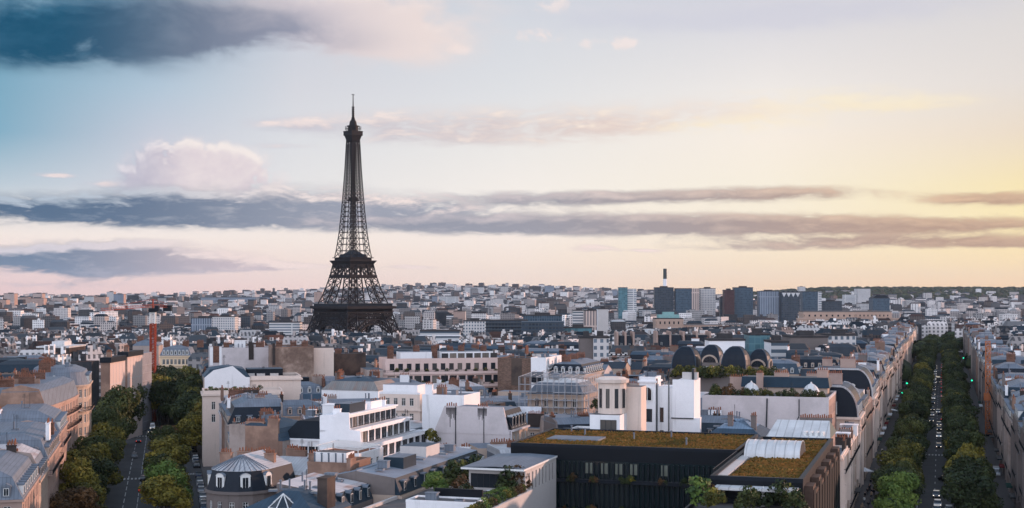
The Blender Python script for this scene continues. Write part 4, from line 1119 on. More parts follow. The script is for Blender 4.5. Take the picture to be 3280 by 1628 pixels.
# ---------------------------------------------------------------- the long pink terraced block
F25 = dirframe(-14)
PT = hero('long_terraced_block', 'long pinkish block with recessed balcony storeys and planted terraces, in front of the tower', F25, 1235, 1158, 25.5, 1600, 16, pink_render, base=-7)
B = PT; W, D, H = B.W, B.D, B.H
n = 13
B.rows(0, n, [H - 3.2], 1.7, 2.3, .8, style='dark'); B.raise_walls(); B.flat(.9, gravel_roof, pink_render)
for k, (dz, out) in enumerate(((4.6, 2.6), (9.0, 5.2))):
    z = H - dz; b = MB(); hs = [(W * (i + .5) / n - 1.3, W * (i + .5) / n + 1.3, z - 3.1, z - .5) for i in range(n)]
    facade(b, (-1.5 * (k + 1), -out), (W + .5, -out), -6, z, [(h[0] + 1.5 * (k + 1), h[1] + 1.5 * (k + 1), h[2], h[3]) for h in hs]); facade(b, (W + .5, -out), (W + .5, 0), -6, z, []); facade(b, (-1.5 * (k + 1), 0), (-1.5 * (k + 1), -out), -6, z, [])
    b.face([(-1.5 * (k + 1), -out, z), (W + .5, -out, z), (W + .5, 0, z), (-1.5 * (k + 1), 0, z)], 0); b.build('storey', pink_render, B.root)
    for i in range(n): link('window', win_mesh(2.6, 2.6, 'dark'), B.root, (W * (i + .5) / n, -out + .2, z - 3.1))
    m = MB(); m.box(-1.5 * (k + 1) - .2, -out - .5, z - .02, W + .7, -out + .2, z + .9); m.build('parapet', pink_render, B.root)
    m = MB(); rail_mesh(m, (-1, -out - .2, z + .9), (W, -out - .2, z + .9), .6, dense=.6); m.build('railing', rail_mat, B.root)
B.box('set_back_storey', 6, 4, H, W * .42, 13, H + 3.0, plaster_white, zinc); B.box('set_back_storey', W * .5, 3, H, W * .96, 13, H + 3.0, plaster_white, zinc)
for i in range(7): link('window', win_mesh(2.4, 2.1, 'strip'), B.root, (W * .53 + i * 3.0, 2.93, H + .4))
for x in (3, W * .3, W * .46, W * .7, W * .9): B.chim(x, 8, H + .1, 2.2, .8, 4.4, 4, brick_red)
B.box('blank_end', -7.5, -5.3, -6, -1.6, 10, H - 2.6, plaster_dull, zinc_blue)
DW = hero('dark_walled_house', 'house with a long brown wall darkened by shade, left of the pink terraced block', F25, 1052, 1136, 27.0, 1172, 12, wall_dark, base=-7)  # front wall coloured dark for the shade it stands in
B = DW; B.raise_walls({1: stone_pink}); B.flat(.3, flat_roof, wall_dark); B.chim(B.W * .3, 5, B.H, 2.4, .7, 1.2, 5, brick_red)
MIDC = hero('cream_house', 'cream house with a white top storey, between the stepped white building and the terraced block', FK, 1215, 1260, 24.0, 1345, 15, stone_light, base=-2)
B = MIDC; B.rows(0, 4, [B.H - 3.1, B.H - 7, B.H - 10.8], 1.1, 2.0); B.rows(1, 4, [B.H - 3.1, B.H - 7, B.H - 10.8], 1.1, 2.0); B.raise_walls(); B.band(B.H - 4.4, .35, .35); B.flat(.4, zinc, plaster_white); B.box('top_storey', .6, 1, B.H, B.W - 1, 11, B.H + 2.2, plaster_white, zinc)
MIDL = hero('grey_roofed_house', 'house under a weathered grey metal roof, left of the cream house with a white top', FK, 1030, 1222, 23.5, 1212, 18, plaster_white, base=-2)
B = MIDL; B.H -= 2.5; B.raise_walls(); B.mansard(2.6, 2.4, 1.0, 5, low=M_zinc('weathered_zinc', (.20, .19, .18), rust=.4), top=zinc_blue)
for x in (4, 9, 14): B.put('skylight', x, 7, B.z2)
B.chim(2, 9, B.z1, 3, .8, 2.2, 6, brick_red, R(90)); B.chim(12, 12, B.z1, 3, .8, 2.2, 6, brick_red)
# ---------------------------------------------------------------- grey gable, white wall and small house
GG = hero('grey_gabled_building', 'building with a big blank grey gable streaked black below its flues', FK, 1394, 1300, 24.6, 1640, 12.5, plaster_grey, base=-1)
B = GG; W, D, H = B.W, B.D, B.H; B.H = H - 5
B.rows(1, 4, [B.H - 3.2, B.H - 6.8, B.H - 10.4], 1.2, 2.2, .5); B.raise_walls({1: stone_cream}); B.band(B.H - .3, .5, .4, edges=(1,)); B.balcony(1, B.H - 3.4, .8, dense=.5); B.balcony(1, B.H - 7.0, .8, dense=.5)
mb = MB(); pts = [(0, B.H - 1), (W - .3, B.H - 1), (W - .9, B.H + .2), (W - 2.0, B.H + 5), (2.2, H + .0), (1.6, H - 1.5), (0, B.H - .2)]
mb.face([(x, -.12, z) for x, z in pts]); mb.face([(x, .45, z) for x, z in pts][::-1]); [mb.face([(c, -.12, d), (a, -.12, b), (a, .45, b), (c, .45, d)]) for (a, b), (c, d) in zip(pts, pts[1:] + pts[:1])]
mb.build('gable', plaster_grey, B.root)
soot = M_wall('soot_streak', (.085, .075, .075), .4, .3)
mb = MB()
for x0, w_, h_ in ((2.6, 2.5, 2.2), (10.0, 2.2, 2.4)):      # soot below the flues, ragged downwards
    for k in range(9):
        xa = x0 + w_ * k / 9; L = h_ * (.5 + 1.6 * rnd.random() * math.sin(math.pi * (k + .5) / 9)); mb.face([(xa, -.126, H - .3), (xa + w_ / 9 + .01, -.126, H - .3), (xa + w_ / 9 * .8, -.126, H - .3 - L), (xa + w_ / 9 * .2, -.126, H - .3 - L)])
mb.build('soot_mark', soot, B.root)
mb = MB(); mb.bar((4.9, -.2, H), (4.9, -.2, 2), .16); mb.bar((11.5, -.2, H), (11.5, -.2, H - 10), .14); mb.bar((11.5, -.2, H - 10), (13.5, -.2, H - 14), .14); mb.build('drain_pipe', frame_dark, B.root)
mb = MB(); mb.face([(W, .45, B.H), (W, D, B.H), (W - 2.0, D, B.H + 4.2), (W - 2.0, .45, B.H + 4.2)]); mb.face([(W - 2, .45, B.H + 4.2), (W - 2, D, B.H + 4.2), (3, D, H - .6), (3, .45, H - .6)], 1); mb.face([(3, .45, H - .6), (3, D, H - .6), (0, D, B.H), (0, .45, B.H)], 1)
mb.build('roof', [slate, zinc], B.root)
for k in range(5): link('dormer', dormer_mesh(1.1, 2.4, 1.4, slate, zinc_pale, 'round'), B.root, (W - .25, 1.6 + k * 2.35, B.H + .4), R(90))
B.chim(3.8, .3, H - .2, 2.6, .5, .1, 5, plaster_grey); B.chim(11.1, .3, H - .2, 2.4, .5, .1, 5, plaster_grey)
WW = hero('white_walled_house', 'house with a plain white wall, behind the streaked grey gable', FK, 1352, 1268, 25.5, 1486, 12, plaster_white, base=-1)
B = WW; B.raise_walls(); B.flat(.3, zinc, plaster_white); B.chim(B.W * .3, 5, B.H, 2.4, .7, 1.6, 5, wall_brown); B.chim(B.W * .1, 2, B.H, 1.8, .7, 2.4, 4, plaster_white)
SW = hero('small_white_house', 'small white house with a dark low roof and an awning, below the grey gable', FK, 1362, 1446, 18.6, 1500, 10, plaster_white)
B = SW; B.H -= 1.6; B.win(0, B.W * .78, B.H - 2.4, 2.4, 2.0, 'dark'); B.raise_walls(); gable_roof(B, 0, B.W, 0, B.D, B.H, 1.5, .5, (metal_dark, plaster_white), .1)
mb = MB(); mb.face([(B.W * .55, -.1, B.H - .1), (B.W, -.1, B.H - .1), (B.W, -2.2, B.H - 1.1), (B.W * .55, -2.2, B.H - 1.1)]); mb.face([(B.W * .55, -.1, B.H - .2), (B.W * .55, -2.2, B.H - 1.2), (B.W, -2.2, B.H - 1.2), (B.W, -.1, B.H - .2)]); mb.build('awning', frame_white, B.root)
B.chim(2, 6, B.H + .6, 2, .7, 1.2, 4, plaster_white); B.chim(6, 7, B.H + .8, 2, .7, 1.0, 4, plaster_white)
# ---------------------------------------------------------------- brick block and its white neighbour
BB = hero('brick_block', 'tall brown brick block with a middle panel darkened as a recess, behind the scaffolding', FK, 1594, 1150, 27.0, 1705, 14, brick_brown, base=-5)
B = BB; W, H = B.W, B.H; B.raise_walls(); B.flat(.4, flat_roof, brick_brown); B.box('recess_shade', W * .40, -.14, H - 9, W * .70, -.02, H + .2, wall_dark)  # dark panel on the brick face, coloured as a shaded recess
BBW = block('white_house', 'white house with balconies, joined to the brown brick block', FK, BB.a0 - 2, BB.a0 + 18, BB.b0 + BB.W + .1, BB.b0 + BB.W + 5.5, BB.H + .4, plaster_white, base=-5)
B = BBW; B.rows(1, 4, fl(B.H - 3.2, -3.4, 4), 1.3, 2.2); B.raise_walls(); B.flat(.4, zinc, plaster_white); B.balcony(1, B.H - 3.4, .9); B.balcony(1, B.H - 6.8, .9); B.box('bay', .6, -1.4, B.H - 8, B.W - 1, -.02, B.H - 4.4, metal_dark, zinc)
BBR = block('dormer_house', 'house with a run of white dormers on a dark roof, right of the brick block', FK, BB.a0 + 1, BB.a0 + 30, BB.b0 + BB.W + 5.7, BB.b0 + BB.W + 18, BB.H - 5, stone_cream, base=-5)
B = BBR; B.rows(0, 4, fl(B.H - 3.2, -3.4, 3), 1.2, 2.1); B.rows(1, 9, fl(B.H - 3.2, -3.4, 3), 1.2, 2.1); B.raise_walls(); B.band(B.H - .3, .4, .4); B.mansard(3.4, 1.4, 1.2, low=slate, top=zinc); B.dormers(1, 9, wall=frame_white); B.dormers(0, 4, wall=frame_white)
for y in (4, 14, 24): B.chim(5, y, B.z1, 3, .8, 2.4, 6, brick_red)

# ---------------------------------------------------------------- scaffolded house
SC = hero('scaffolded_house', 'cream house wrapped in grey scaffolding and pale sheeting, right of the grey gable', FK, 1690, 1262, 23.0, 1870, 16, stone_cream, base=-1)
B = SC; W, D, H = B.W, B.D, B.H; B.rows(0, 5, fl(H - 3.3, -3.6, 4), 1.2, 2.2); B.rows(1, 5, fl(H - 3.3, -3.6, 4), 1.2, 2.2); B.raise_walls(); B.band(H - .4, .4, .4); B.mansard(3.0, 2.0, 1.0, low=zinc, top=zinc_white)
steel = M_plain('scaffold_tube', (.30, .31, .33), .5, .3, 1.0, .2)
mb = MB(); zt = H + 4.6; srnd = random.Random(3)
def sbar(p, q, w):
    p, q = Vector(p), Vector(q); d = (q - p) / 4
    for i in range(4):
        if srnd.random() > .22: mb.bar(p + d * i, p + d * (i + 1), w)
for y in (-1.6, -.5):
    for i in range(13):
        x = -2 + (W + 3.5) * i / 12; sbar((x, y, -2), (x, y, zt), .11)
    for j in range(11): sbar((-2, y, zt - 2.0 * j), (W + 1.5, y, zt - 2.0 * j), .11)
for i in range(9):
    y = -.5 + (D + .5) * i / 8
    for x in (W + .6, W + 1.6): sbar((x, y, -2), (x, y, zt), .11)
for j in range(11):
    z = zt - 2.0 * j
    for x in (W + .6, W + 1.6): sbar((x, -.5, z), (x, D, z), .11)
    mb.box(-2, -1.5, z - .1, W + 1.5, -.6, z - .04, 1)
for i in range(6):
    x = -2 + (W + 3.5) * i / 6; sbar((x, -1.65, 4), (x + 3, -1.65, 12), .09); sbar((x + 3, -1.65, 12), (x, -1.65, 20), .09)
for i in range(9):
    x = -2 + (W + 3.5) * i / 8; sbar((x, -1.6, zt), (x, D, zt + .8), .11)
for j in range(7): sbar((-2, -1.6 + 2.6 * j, zt + .12 * j), (W + 1.5, -1.6 + 2.6 * j, zt + .12 * j), .11)
mb.build('scaffolding', [steel, timber_slat], B.root)
def M_sheet():
    m, nt, b = principled('scaffold_sheet'); n = noise(scaled(wpos(), 1, 1, .5), .9, 4, .6)
    nt.links.new(n.ramp([(.3, (.50, .53, .58)), (.7, (.70, .72, .75))]), b.inputs['Base Color']); b.inputs['Roughness'].default_value = .5; bump(b, n, .8, .4); return m
sheet = M_sheet()
mb = MB()
for i in range(4):
    for j in range(4):
        x0 = -2.1 + 1.6 * i; mb.face([(x0, -1.75 - .1 * ((i + j) % 2), H - 16 + 3.2 * j), (x0 + 1.6, -1.75 - .1 * ((i + j + 1) % 2), H - 16 + 3.2 * j), (x0 + 1.6, -1.75 - .1 * ((i + j) % 2), H - 12.8 + 3.2 * j), (x0, -1.75 - .1 * ((i + j + 1) % 2), H - 12.8 + 3.2 * j)])
mb.build('sheeting', sheet, B.root)
mb = MB(); mb.box(2.5, -3.2, -2, 9.5, -1.9, H - 11.5); mb.build('sheeting', sheet, B.root)

# ---------------------------------------------------------------- white tower house and its neighbours
WT = hero('white_tower_house', 'tall white house with an arched tower window, behind the planted roof', FK, 2048, 1212, 31.0, 2100, 6.0, plaster_white)
B = WT; W, H = B.W, B.H; cx = W / 2
for z in (H - 9.6, H - 14.6, H - 19.4): B.win(0, cx, z, 2.1, 2.9, 'dark')
B.win(0, cx, H - 4.9, 2.1, 3.0, mesh=arch_mesh(2.0, 3.0), hole=False); B.raise_walls(); B.band(H - .9, .35, .4); B.flat(.35, zinc, plaster_white)
a0 = B.a0 + .6; b0 = B.b0 + W + .05
p = at(2247, 1190, 31.0); b1 = FK.b_at(a0 + 1, 2228)
mb = MB()
o = Vector((0, 0)); x1 = b1 - B.b0
mb.box(W + .02, .9, -2, W + (x1 - W) * .42, 9, H - 1.9); mb.box(W + (x1 - W) * .42, .5, -2, x1, 9.5, H - 9)
mb.build('side_wing', plaster_white, B.root)
mb = MB(); xa = W + (x1 - W) * .42
pts = [(xa, -2), (x1 + 1.5, -2), (x1 + 1.2, H - 8.5), (x1 - .1, H - 8.5), (x1 - .1, H - .2), (xa + .1, H - .2), (xa, H - 8)]
for y in (.3, 1.3): mb.face([(x, y, z) for x, z in (pts if y < 1 else pts[::-1])])
for (a, b), (c, d) in zip(pts, pts[1:] + pts[:1]): mb.face([(c, .3, d), (a, .3, b), (a, 1.3, b), (c, 1.3, d)])
mb.box(xa + 1.2, 1.32, H - 9, x1 - .1, 8.5, H - .2); mb.build('gable', plaster_white, B.root)
B.box('flue_stack', xa + 2.0, 1.6, H - .2, xa + 5.4, 3, H + 1.4, concrete, zinc); B.box('flue_stack', xa + 4.2, 1.2, H - .2, x1 - .3, 4, H + 2.2, frame_dark, zinc)
for z in (H - 9.6, H - 14.6): link('window', win_mesh(.8, 3.2, 'dark'), B.root, (W + 1.2, .88, z))
mb = MB(); mb.bar((W + .3, -.05, H), (W + .3, -.05, 2), .28); mb.bar((xa - .8, .75, H + 1.5), (xa - .8, .75, H - 14), .2); mb.bar((xa - .8, .2, H - 14), (W + .6, .2, H - 21), .2); mb.bar((xa - .2, .2, H - 8.6), (x1 - .2, .2, H - 8.6), .22); mb.build('drain_pipe', frame_dark, B.root)
FOOT.append(corners(FK.fr(B.a0, B.b0), FK.v, FK.d, x1 + 1.5, 10))
WL = block('white_house', 'white house with tall dark windows, left of the arched tower window', FK, WT.a0 + 2, WT.a0 + 17, FK.b_at(WT.a0 + 2, 1990), WT.b0 - .1, 24.6, plaster_white)
B = WL; B.rows(0, 2, [20.6, 15.6, 11.4], 1.2, 3.0, .3, style='dark'); B.raise_walls(); B.flat(.5, gravel_roof, plaster_white)
RO = hero('rotunda_house', 'white house crowned by a cream rotunda with narrow windows', FK, 1795, 1392, 20.6, 1992, 14, plaster_white)
B = RO; W, D, H = B.W, B.D, B.H
B.raise_walls(); B.flat(.5, gravel_roof, plaster_white); xx = FK.b_at(B.a0, 1886) - B.b0
B.box('upper_storey', xx, .8, H, W - .6, D - .5, H + 4.2, plaster_white, gravel_roof); link('window', win_mesh(3.4, 2.0, 'strip'), B.root, (W - 3.0, .75, H + 1.2))
cx_ = W - 3.4
mb = MB(); mb.cyl(cx_, 6, H + 4.2, H + 10.6, 3.0, 3.0, 16); mb.cyl(cx_, 6, H + 10.6, H + 11.3, 3.5, 3.6, 16); mb.cyl(cx_, 6, H + 11.3, H + 11.7, 3.2, 2.6, 16); mb.build('rotunda', stone_light, B.root)
for a in (-130, -95, -60, -25): link('window', win_mesh(.75, 4.0, 'dark'), B.root, (cx_ + 3.02 * math.cos(R(a)), 6 + 3.02 * math.sin(R(a)), H + 5.4), R(a + 90))
B.box('tower_wing', cx_ + 1.5, 7.5, 0, W + 2.4, 13, H + 9.6, stone_light, gravel_roof)

# ---------------------------------------------------------------- long party wall with the roof garden, zinc roofs, white roof
LW = hero('roof_garden_building', 'long building with a blank grey wall and a planted roof garden, before the black domes', FK, 2249, 1272, 25.0, 2655, 24, plaster_grey)
B = LW; W, D, H = B.W, B.D, B.H
B.rows(1, 6, fl(H - 4, -3.6, 6), 1.2, 2.3); B.raise_walls({1: stone_pink}); B.flat(.5, gravel_roof, plaster_grey)
mb = MB(); mb.bar((W * .52, -.12, H), (W * .50, -.12, 4), .3); mb.bar((W * .77, -.12, H), (W * .77, -.12, H - 4), .2); mb.bar((W * .77, -.12, H - 4), (W * .72, -.12, H - 7), .2); mb.build('drain_pipe', frame_dark, B.root)
for x in (W * .36, W * .84):
    mb = MB(); mb.box(x - 1.5, 6.5, H, x + 1.5, 9.5, H + 1.3); mb.lathe([(2.0, H + 1.3), (1.8, H + 1.7), (1.4, H + 2.4), (.85, H + 2.9), (.25, H + 3.2), (.12, H + 3.6)], 12, x, 8); mb.build('lantern_cap', zinc_white, B.root)
mb = MB(); mb.box(W * .24, 16, H + .1, W - 1.5, 23.5, H + 1.6, 1); mb.prism([(W * .24, 15.5), (W - 1, 15.5), (W - 1, 23.8), (W * .24, 23.8)], H + 1.6, H + 4.0, 0, None, [(W * .24, 17.5), (W - 1.5, 17.5), (W - 1.5, 23.5), (W * .24, 23.5)]); mb.build('roof', [slate_blue, stone_cream], B.root)
B.chim(W * .40, 15, H + .1, 1.6, 1.4, 4.8, 4, stone_pink); B.chim(W * .2, 21, H + .1, 4.5, 1, 3.4, 8, stone_pink); B.chim(W * .56, 20, H + 3.4, 3.5, 1, 1.4, 7, stone_pink); B.chim(W - 3, 20, H + 3.0, 2.6, 2, 2.6, 5, stone_pink)
LZ = hero('blue_roofed_house', 'house with a bluish metal roof and two chimney stacks, below the long grey wall', FK, 2243, 1378, 20.8, 2452, 18, stone_grey)
B = LZ; B.H -= 1.8; B.raise_walls(); B.mansard(2.0, 3.0, 1.6, 5, low=zinc_blue, top=M_zinc('blue_zinc_across', (.17, .24, .32)))
for x in (B.W * .42, B.W * .78): B.chim(x, 4.5, B.z1 - .6, 1.1, .9, 3.2, 3, stone_grey)
for x in (B.W * .2, B.W * .62): B.put('skylight', x, 5, B.z1 + .1)
WR = hero('white_roofed_house', 'house with a broad white sheet roof and chimney pots, beside the barrel vault', FK, 2458, 1402, 21.2, 2655, 17, stone_cream)
B = WR; W, D = B.W, B.D; B.rows(1, 5, fl(B.H - 4, -3.6, 5), 1.2, 2.3); B.raise_walls({1: stone_pink})
mb = MB(); mb.face([(-.3, -.6, B.H + .1), (W + .3, -.6, B.H + .1), (W - .6, D * .62, B.H + 2.7), (.8, D * .62, B.H + 2.7)]); mb.face([(W - .6, D * .62, B.H + 2.7), (W + .3, D, B.H), (-.3, D, B.H), (.8, D * .62, B.H + 2.7)], 0); mb.face([(W + .3, -.6, B.H + .1), (W + .3, D, B.H), (W - .6, D * .62, B.H + 2.7)], 1); mb.face([(-.3, D, B.H), (-.3, -.6, B.H + .1), (.8, D * .62, B.H + 2.7)], 1); mb.face([(-.3, -.6, B.H - .5), (W + .3, -.6, B.H - .5), (W + .3, -.6, B.H + .1), (-.3, -.6, B.H + .1)], 1)
mb.build('roof', [zinc_white, M_plain('green_eave', (.03, .07, .07), .5)], B.root)
B.chim(W * .68, D - 1, B.H, W * .55, .8, 2.6, 15, stone_grey)
for k in range(4): B.box('rooflight', W - 5.0 + k * 1.1, 1.0, B.H + .2, W - 4.4 + k * 1.1, 6, B.H + 1.2, frame_white)

# ---------------------------------------------------------------- four black domes
DB = hero('domed_building', 'roof terrace building carrying the four black domes', FK, 2150, 1196, 23.6, 2490, 30, stone_grey, base=0)
B = DB; B.raise_walls(); B.flat(.5, gravel_roof, stone_grey)
F_D = dirframe(22)
def dome(sx, sy, z, wpx, lab, arch):
    Y = at(sx, sy, z).y; p = at(sx, sy, z); w = wpx / F * Y; h = w * .82
    T = thing('domed_pavilion', lab, 'dome', (p.x, p.y, z), F_D.rz, 'black domes on the roof terrace')
    prof = [(1.0, 0), (1.0, .18), (.96, .42), (.86, .64), (.68, .83), (.42, .97), (.30, 1.0)]
    ang = [(-1, -1), (-.35, -1.08), (.35, -1.08), (1, -1), (1.08, -.35), (1.08, .35), (1, 1), (.35, 1.08), (-.35, 1.08), (-1, 1), (-1.08, .35), (-1.08, -.35)]
    mb = MB(); rings = [[mb.vert((x * k * w * .46, y * k * w * .46, t * h)) for x, y in ang] for k, t in prof]
    for a, b in zip(rings, rings[1:]):
        for i in range(12): mb.idx((a[i], a[(i + 1) % 12], b[(i + 1) % 12], b[i]))
    mb.idx(rings[-1]); mb.build('dome', slate, T)
    m = MB()
    for i in (0, 3, 6, 9):
        x, y = ang[i]
        for (k0, t0), (k1, t1) in zip(prof, prof[1:]): m.bar((x * k0 * w * .465, y * k0 * w * .465, t0 * h), (x * k1 * w * .465, y * k1 * w * .465, t1 * h), .22)
    m.box(-.3 * w * .46, -.3 * w * .46, h - .02, .3 * w * .46, .3 * w * .46, h + .22); m.build('ridge', zinc_blue, T)
    m = MB(); m.box(-w * .52, -w * .52, -1.4, w * .52, w * .52, .02); m.build('base', stone_grey, T)
    if arch:
        for rz in (0, R(90)):
            n = 10; r = w * .40; m = MB(); y = -w * .52
            m.T = Matrix.Rotation(rz, 4, 'Z')
            pts = [(r * math.cos(math.pi * k / n), r * .95 * math.sin(math.pi * k / n)) for k in range(n + 1)]
            m.face([(x * .8, y - .02, z_ * .8) for x, z_ in pts], 1)
            for (x0, z0), (x1, z1) in zip(pts, pts[1:]):
                m.face([(x0, y - .18, z0), (x1, y - .18, z1), (x1 * .8, y - .18, z1 * .8), (x0 * .8, y - .18, z0 * .8)][::-1]); m.face([(x0, y - .18, z0), (x1, y - .18, z1), (x1, y + 1.6, z1), (x0, y + 1.6, z0)])
                m.face([(x0 * .8, y - .18, z0 * .8), (x1 * .8, y - .18, z1 * .8), (x1 * .8, y, z1 * .8), (x0 * .8, y, z0 * .8)])
            for k in range(1, 6): m.bar((0, y - .06, 0), (r * .8 * math.cos(math.pi * k / 6), y - .06, r * .8 * math.sin(math.pi * k / 6)), .08, m=2)
            m.bar((-r * .8, y - .06, r * .36), (r * .8, y - .06, r * .36), .08, m=2)
            m.T = None; m.build('arched_window', [stone_cream, glass, frame_dark], T)
dome(2200, 1180, 23.9, 84, 'plain black dome at the front left of the four', False)
dome(2281, 1160, 23.9, 66, 'black dome with a cream arched window, second from the left of four', True)
dome(2358, 1180, 23.9, 84, 'plain black dome half behind dark shrubs, third from the left of four', False)
dome(2434, 1174, 23.9, 66, 'black dome with a cream arched window, rightmost of the four', True)
FOOT.append([at(x, y, 24) for x, y in ((2150, 1200), (2500, 1200), (2480, 1160), (2160, 1160))])

# ---------------------------------------------------------------- ordinary houses
def M_far():
    """walls with rows of small windows, tinted house by house"""
    m, nt, b = principled('far_house_wall')
    x, y, z = sep(ocoord()); inf = nt.nodes.new('ShaderNodeObjectInfo'); r = E(inf.outputs['Random'])
    s = x + y
    wn = nt.nodes.new('ShaderNodeTexWhiteNoise'); wn.noise_dimensions = '3D'
    cs, cz = s * (1 / 2.5), z * (1 / 3.3)
    nt.links.new(comb(cs.fn('FLOOR'), cz.fn('FLOOR'), r), wn.inputs['Vector'])
    fx, fz = cs.fn('FRACT'), cz.fn('FRACT')
    win = fx.fn('GREATER_THAN', .28) * fx.fn('LESS_THAN', .72) * fz.fn('GREATER_THAN', .22) * fz.fn('LESS_THAN', .86)
    blank = E(wn.outputs[0]).fn('GREATER_THAN', .12)
    n = noise(wpos(), .2, 4, .6); st = noise(scaled(wpos(), .8, .8, .06), 1, 3, .6)
    c = r.ramp([(0, (.84, .81, .79)), (.18, (.40, .32, .27)), (.32, (.12, .09, .075)), (.46, (.80, .76, .73)), (.58, (.06, .052, .05)), (.72, (.24, .175, .145)), (.86, (.08, .075, .075)), (1, (.86, .84, .82))])
    c = mixc(((n - .35) * 1.2).clamp() * .5, c, (.22, .18, .16)); c = mixc(st.step(.55, .75) * .35, c, (.12, .11, .11))
    c = mixc(win * blank, c, (.02, .025, .03))
    nt.links.new(c, b.inputs['Base Color']); b.inputs['Roughness'].default_value = .8
    return m
far_wall = M_far()
WALLS = [(stone_cream, 'cream stone', 5), (stone_pink, 'pinkish stone', 4), (stone_grey, 'grey stone', 3), (plaster_white, 'white', 6), (plaster_dull, 'weathered plaster', 2), (wall_brown, 'brown', 2), (wall_dark, 'sooty', 2), (plaster_grey, 'grey', 2)]
ROOFS = [(slate, zinc, 'dark slate roof'), (zinc, zinc, 'grey metal roof'), (zinc_blue, zinc_blue, 'bluish metal roof'), (slate_blue, zinc, 'blue slate roof'), (zinc, zinc_pale, 'pale metal roof')]
GEN = []
LIGHT = (stone_light, 'light stone', 2)
def pick(t): return rnd.choices(t, [x[2] for x in t])[0]
def visible(p, zt, m=.01):
    if p.y < 60: return False
    return abs(p.x / p.y) < .365 + m and (HY + (EYE - zt) * F / p.y) < 1650
def house(fr, a0, a1, b0, b1, H, faces=(0,), style=None, detail=2, wall=None, roof=None, floors=3, bal=()):
    c = fr.fr((a0 + a1) / 2, (b0 + b1) / 2); base = gz(c.x, c.y)
    wl = wall or pick(WALLS); rf = roof or (rnd.choice(ROOFS) if detail > 1 else rnd.choice([(slate, zinc_dark, 'dark slate roof'), (slate_blue, zinc_dark, 'blue slate roof'), (slate, zinc_blue, 'dark slate roof'), (zinc_dark, zinc_dark, 'dark metal roof'), (zinc_blue, zinc, 'bluish metal roof')])); style = style or rnd.choices(['mansard', 'flat', 'gable'], [6, 2.5, 2])[0]
    name = {'mansard': 'town_house', 'flat': 'flat_roofed_house', 'gable': 'gabled_house'}[style]
    B = block(name, '', fr, a0, a1, b0, b1, H, wl[0] if detail else far_wall, 'house', base)
    W, D = B.W, B.D
    party = tuple(i for i in range(4) if i not in faces and rnd.random() < .75) if style == 'mansard' else ()
    if detail:
        for i in faces:
            L = B.edge(i)[2]; n = max(2, int(L / 2.9)); blank = i == 0 and 0 not in bal and rnd.random() < .35
            if not blank: B.rows(i, n, fl(H - 3.1, -3.35, floors), 1.15, 2.05, .8)
    B.raise_walls()
    if detail > 1: B.band(H - .35, .35, .35, edges=tuple(i for i in faces))
    if style == 'mansard':
        B.mansard(2.6 + 1.6 * rnd.random(), .9 + .8 * rnd.random(), .8 + .8 * rnd.random(), .26 * min(W, D), party=party, low=rf[0], top=rf[1])
        if detail:
            for i in faces: B.dormers(i, max(2, int(B.edge(i)[2] / 3.1)), wall=rnd.choice([frame_white, rf[0], stone_cream]), roof=zinc, style=rnd.choice(['gable', 'round', 'flat']), h=1.5)
        zt = B.z1
    elif style == 'flat':
        B.flat(.5, rnd.choice([gravel_roof, flat_roof, zinc, zinc_pale]))
        if rnd.random() < .6:
            m = .14 * W; B.box('set_back_storey', m, 1.5 + m, H, W - m, D - 1, H + 2.7, rnd.choice([plaster_white, stone_cream, metal_dark, concrete]), rnd.choice([zinc, gravel_roof]))
        zt = H + .1
    else:
        along = W < D
        rise = 2.2 + 1.6 * rnd.random(); mb = MB(); x0, y0, x1, y1 = -.2, -.2, W + .2, D + .2
        if along:
            m = W / 2; mb.face([(x0, y0, H), (x0, y1, H), (m, y1, H + rise), (m, y0, H + rise)][::-1]); mb.face([(m, y0, H + rise), (m, y1, H + rise), (x1, y1, H), (x1, y0, H)][::-1]); mb.face([(x0, 0, H), (x1, 0, H), (m, 0, H + rise)], 1); mb.face([(x1, D, H), (x0, D, H), (m, D, H + rise)], 1)
        else:
            m = D / 2; mb.face([(x0, y0, H), (x1, y0, H), (x1, m, H + rise), (x0, m, H + rise)]); mb.face([(x0, m, H + rise), (x1, m, H + rise), (x1, y1, H), (x0, y1, H)]); mb.face([(0, y1, H), (0, y0, H), (0, m, H + rise)], 1); mb.face([(W, y0, H), (W, y1, H), (W, m, H + rise)], 1)
        mb.build('roof', [rf[1], wl[0]], B.root); zt = H + rise * .3
    # chimneys on the party walls and bits on the roof
    ne = rnd.randint(1, 3) if detail else rnd.randint(1, 2)
    for k in range(ne):
        side = rnd.random() < .5
        L = rnd.choice([1.6, 2.4, 3.2, 4.2]); x = rnd.choice([.5, W - .5]) if side else rnd.uniform(1.5, W - 1.5); y = rnd.uniform(2.2, D - 2.2) if side else rnd.choice([.6, D - .6, D * .5])
        B.chim(x, y, zt - .6, L, .7, rnd.choice([2.2, 2.6, 3.2]), max(3, int(L / .48)), rnd.choice([brick_red, wall_brown, stone_grey, plaster_white, wall_dark, wall_dark, plaster_dull, plaster_white]), R(90) if side else 0)
    if detail:
        for k in range(rnd.randint(1, 4)):
            kd = rnd.choice(['vent_pipe', 'vent_box', 'skylight', 'antenna', 'vent_pipe', 'lift_housing' if style == 'flat' else 'vent_pipe', 'air_unit' if style == 'flat' else 'antenna'])
            zz = (B.z2 if style == 'mansard' else zt)
            B.put(kd, rnd.uniform(.3, .7) * W, rnd.uniform(.35, .65) * D, zz - .05, rnd.choice([0, R(90)]))
        if style == 'mansard' and party and rnd.random() < .8:
            for i in party: B.party(i, B.z2 + .25, .35, rnd.choice([wl[0], plaster_dull, plaster_grey, wall_brown]))
    GEN.append((B.root, wl[1], rf[2] if style != 'flat' else 'flat roof', c, base + H + 3))
    return B

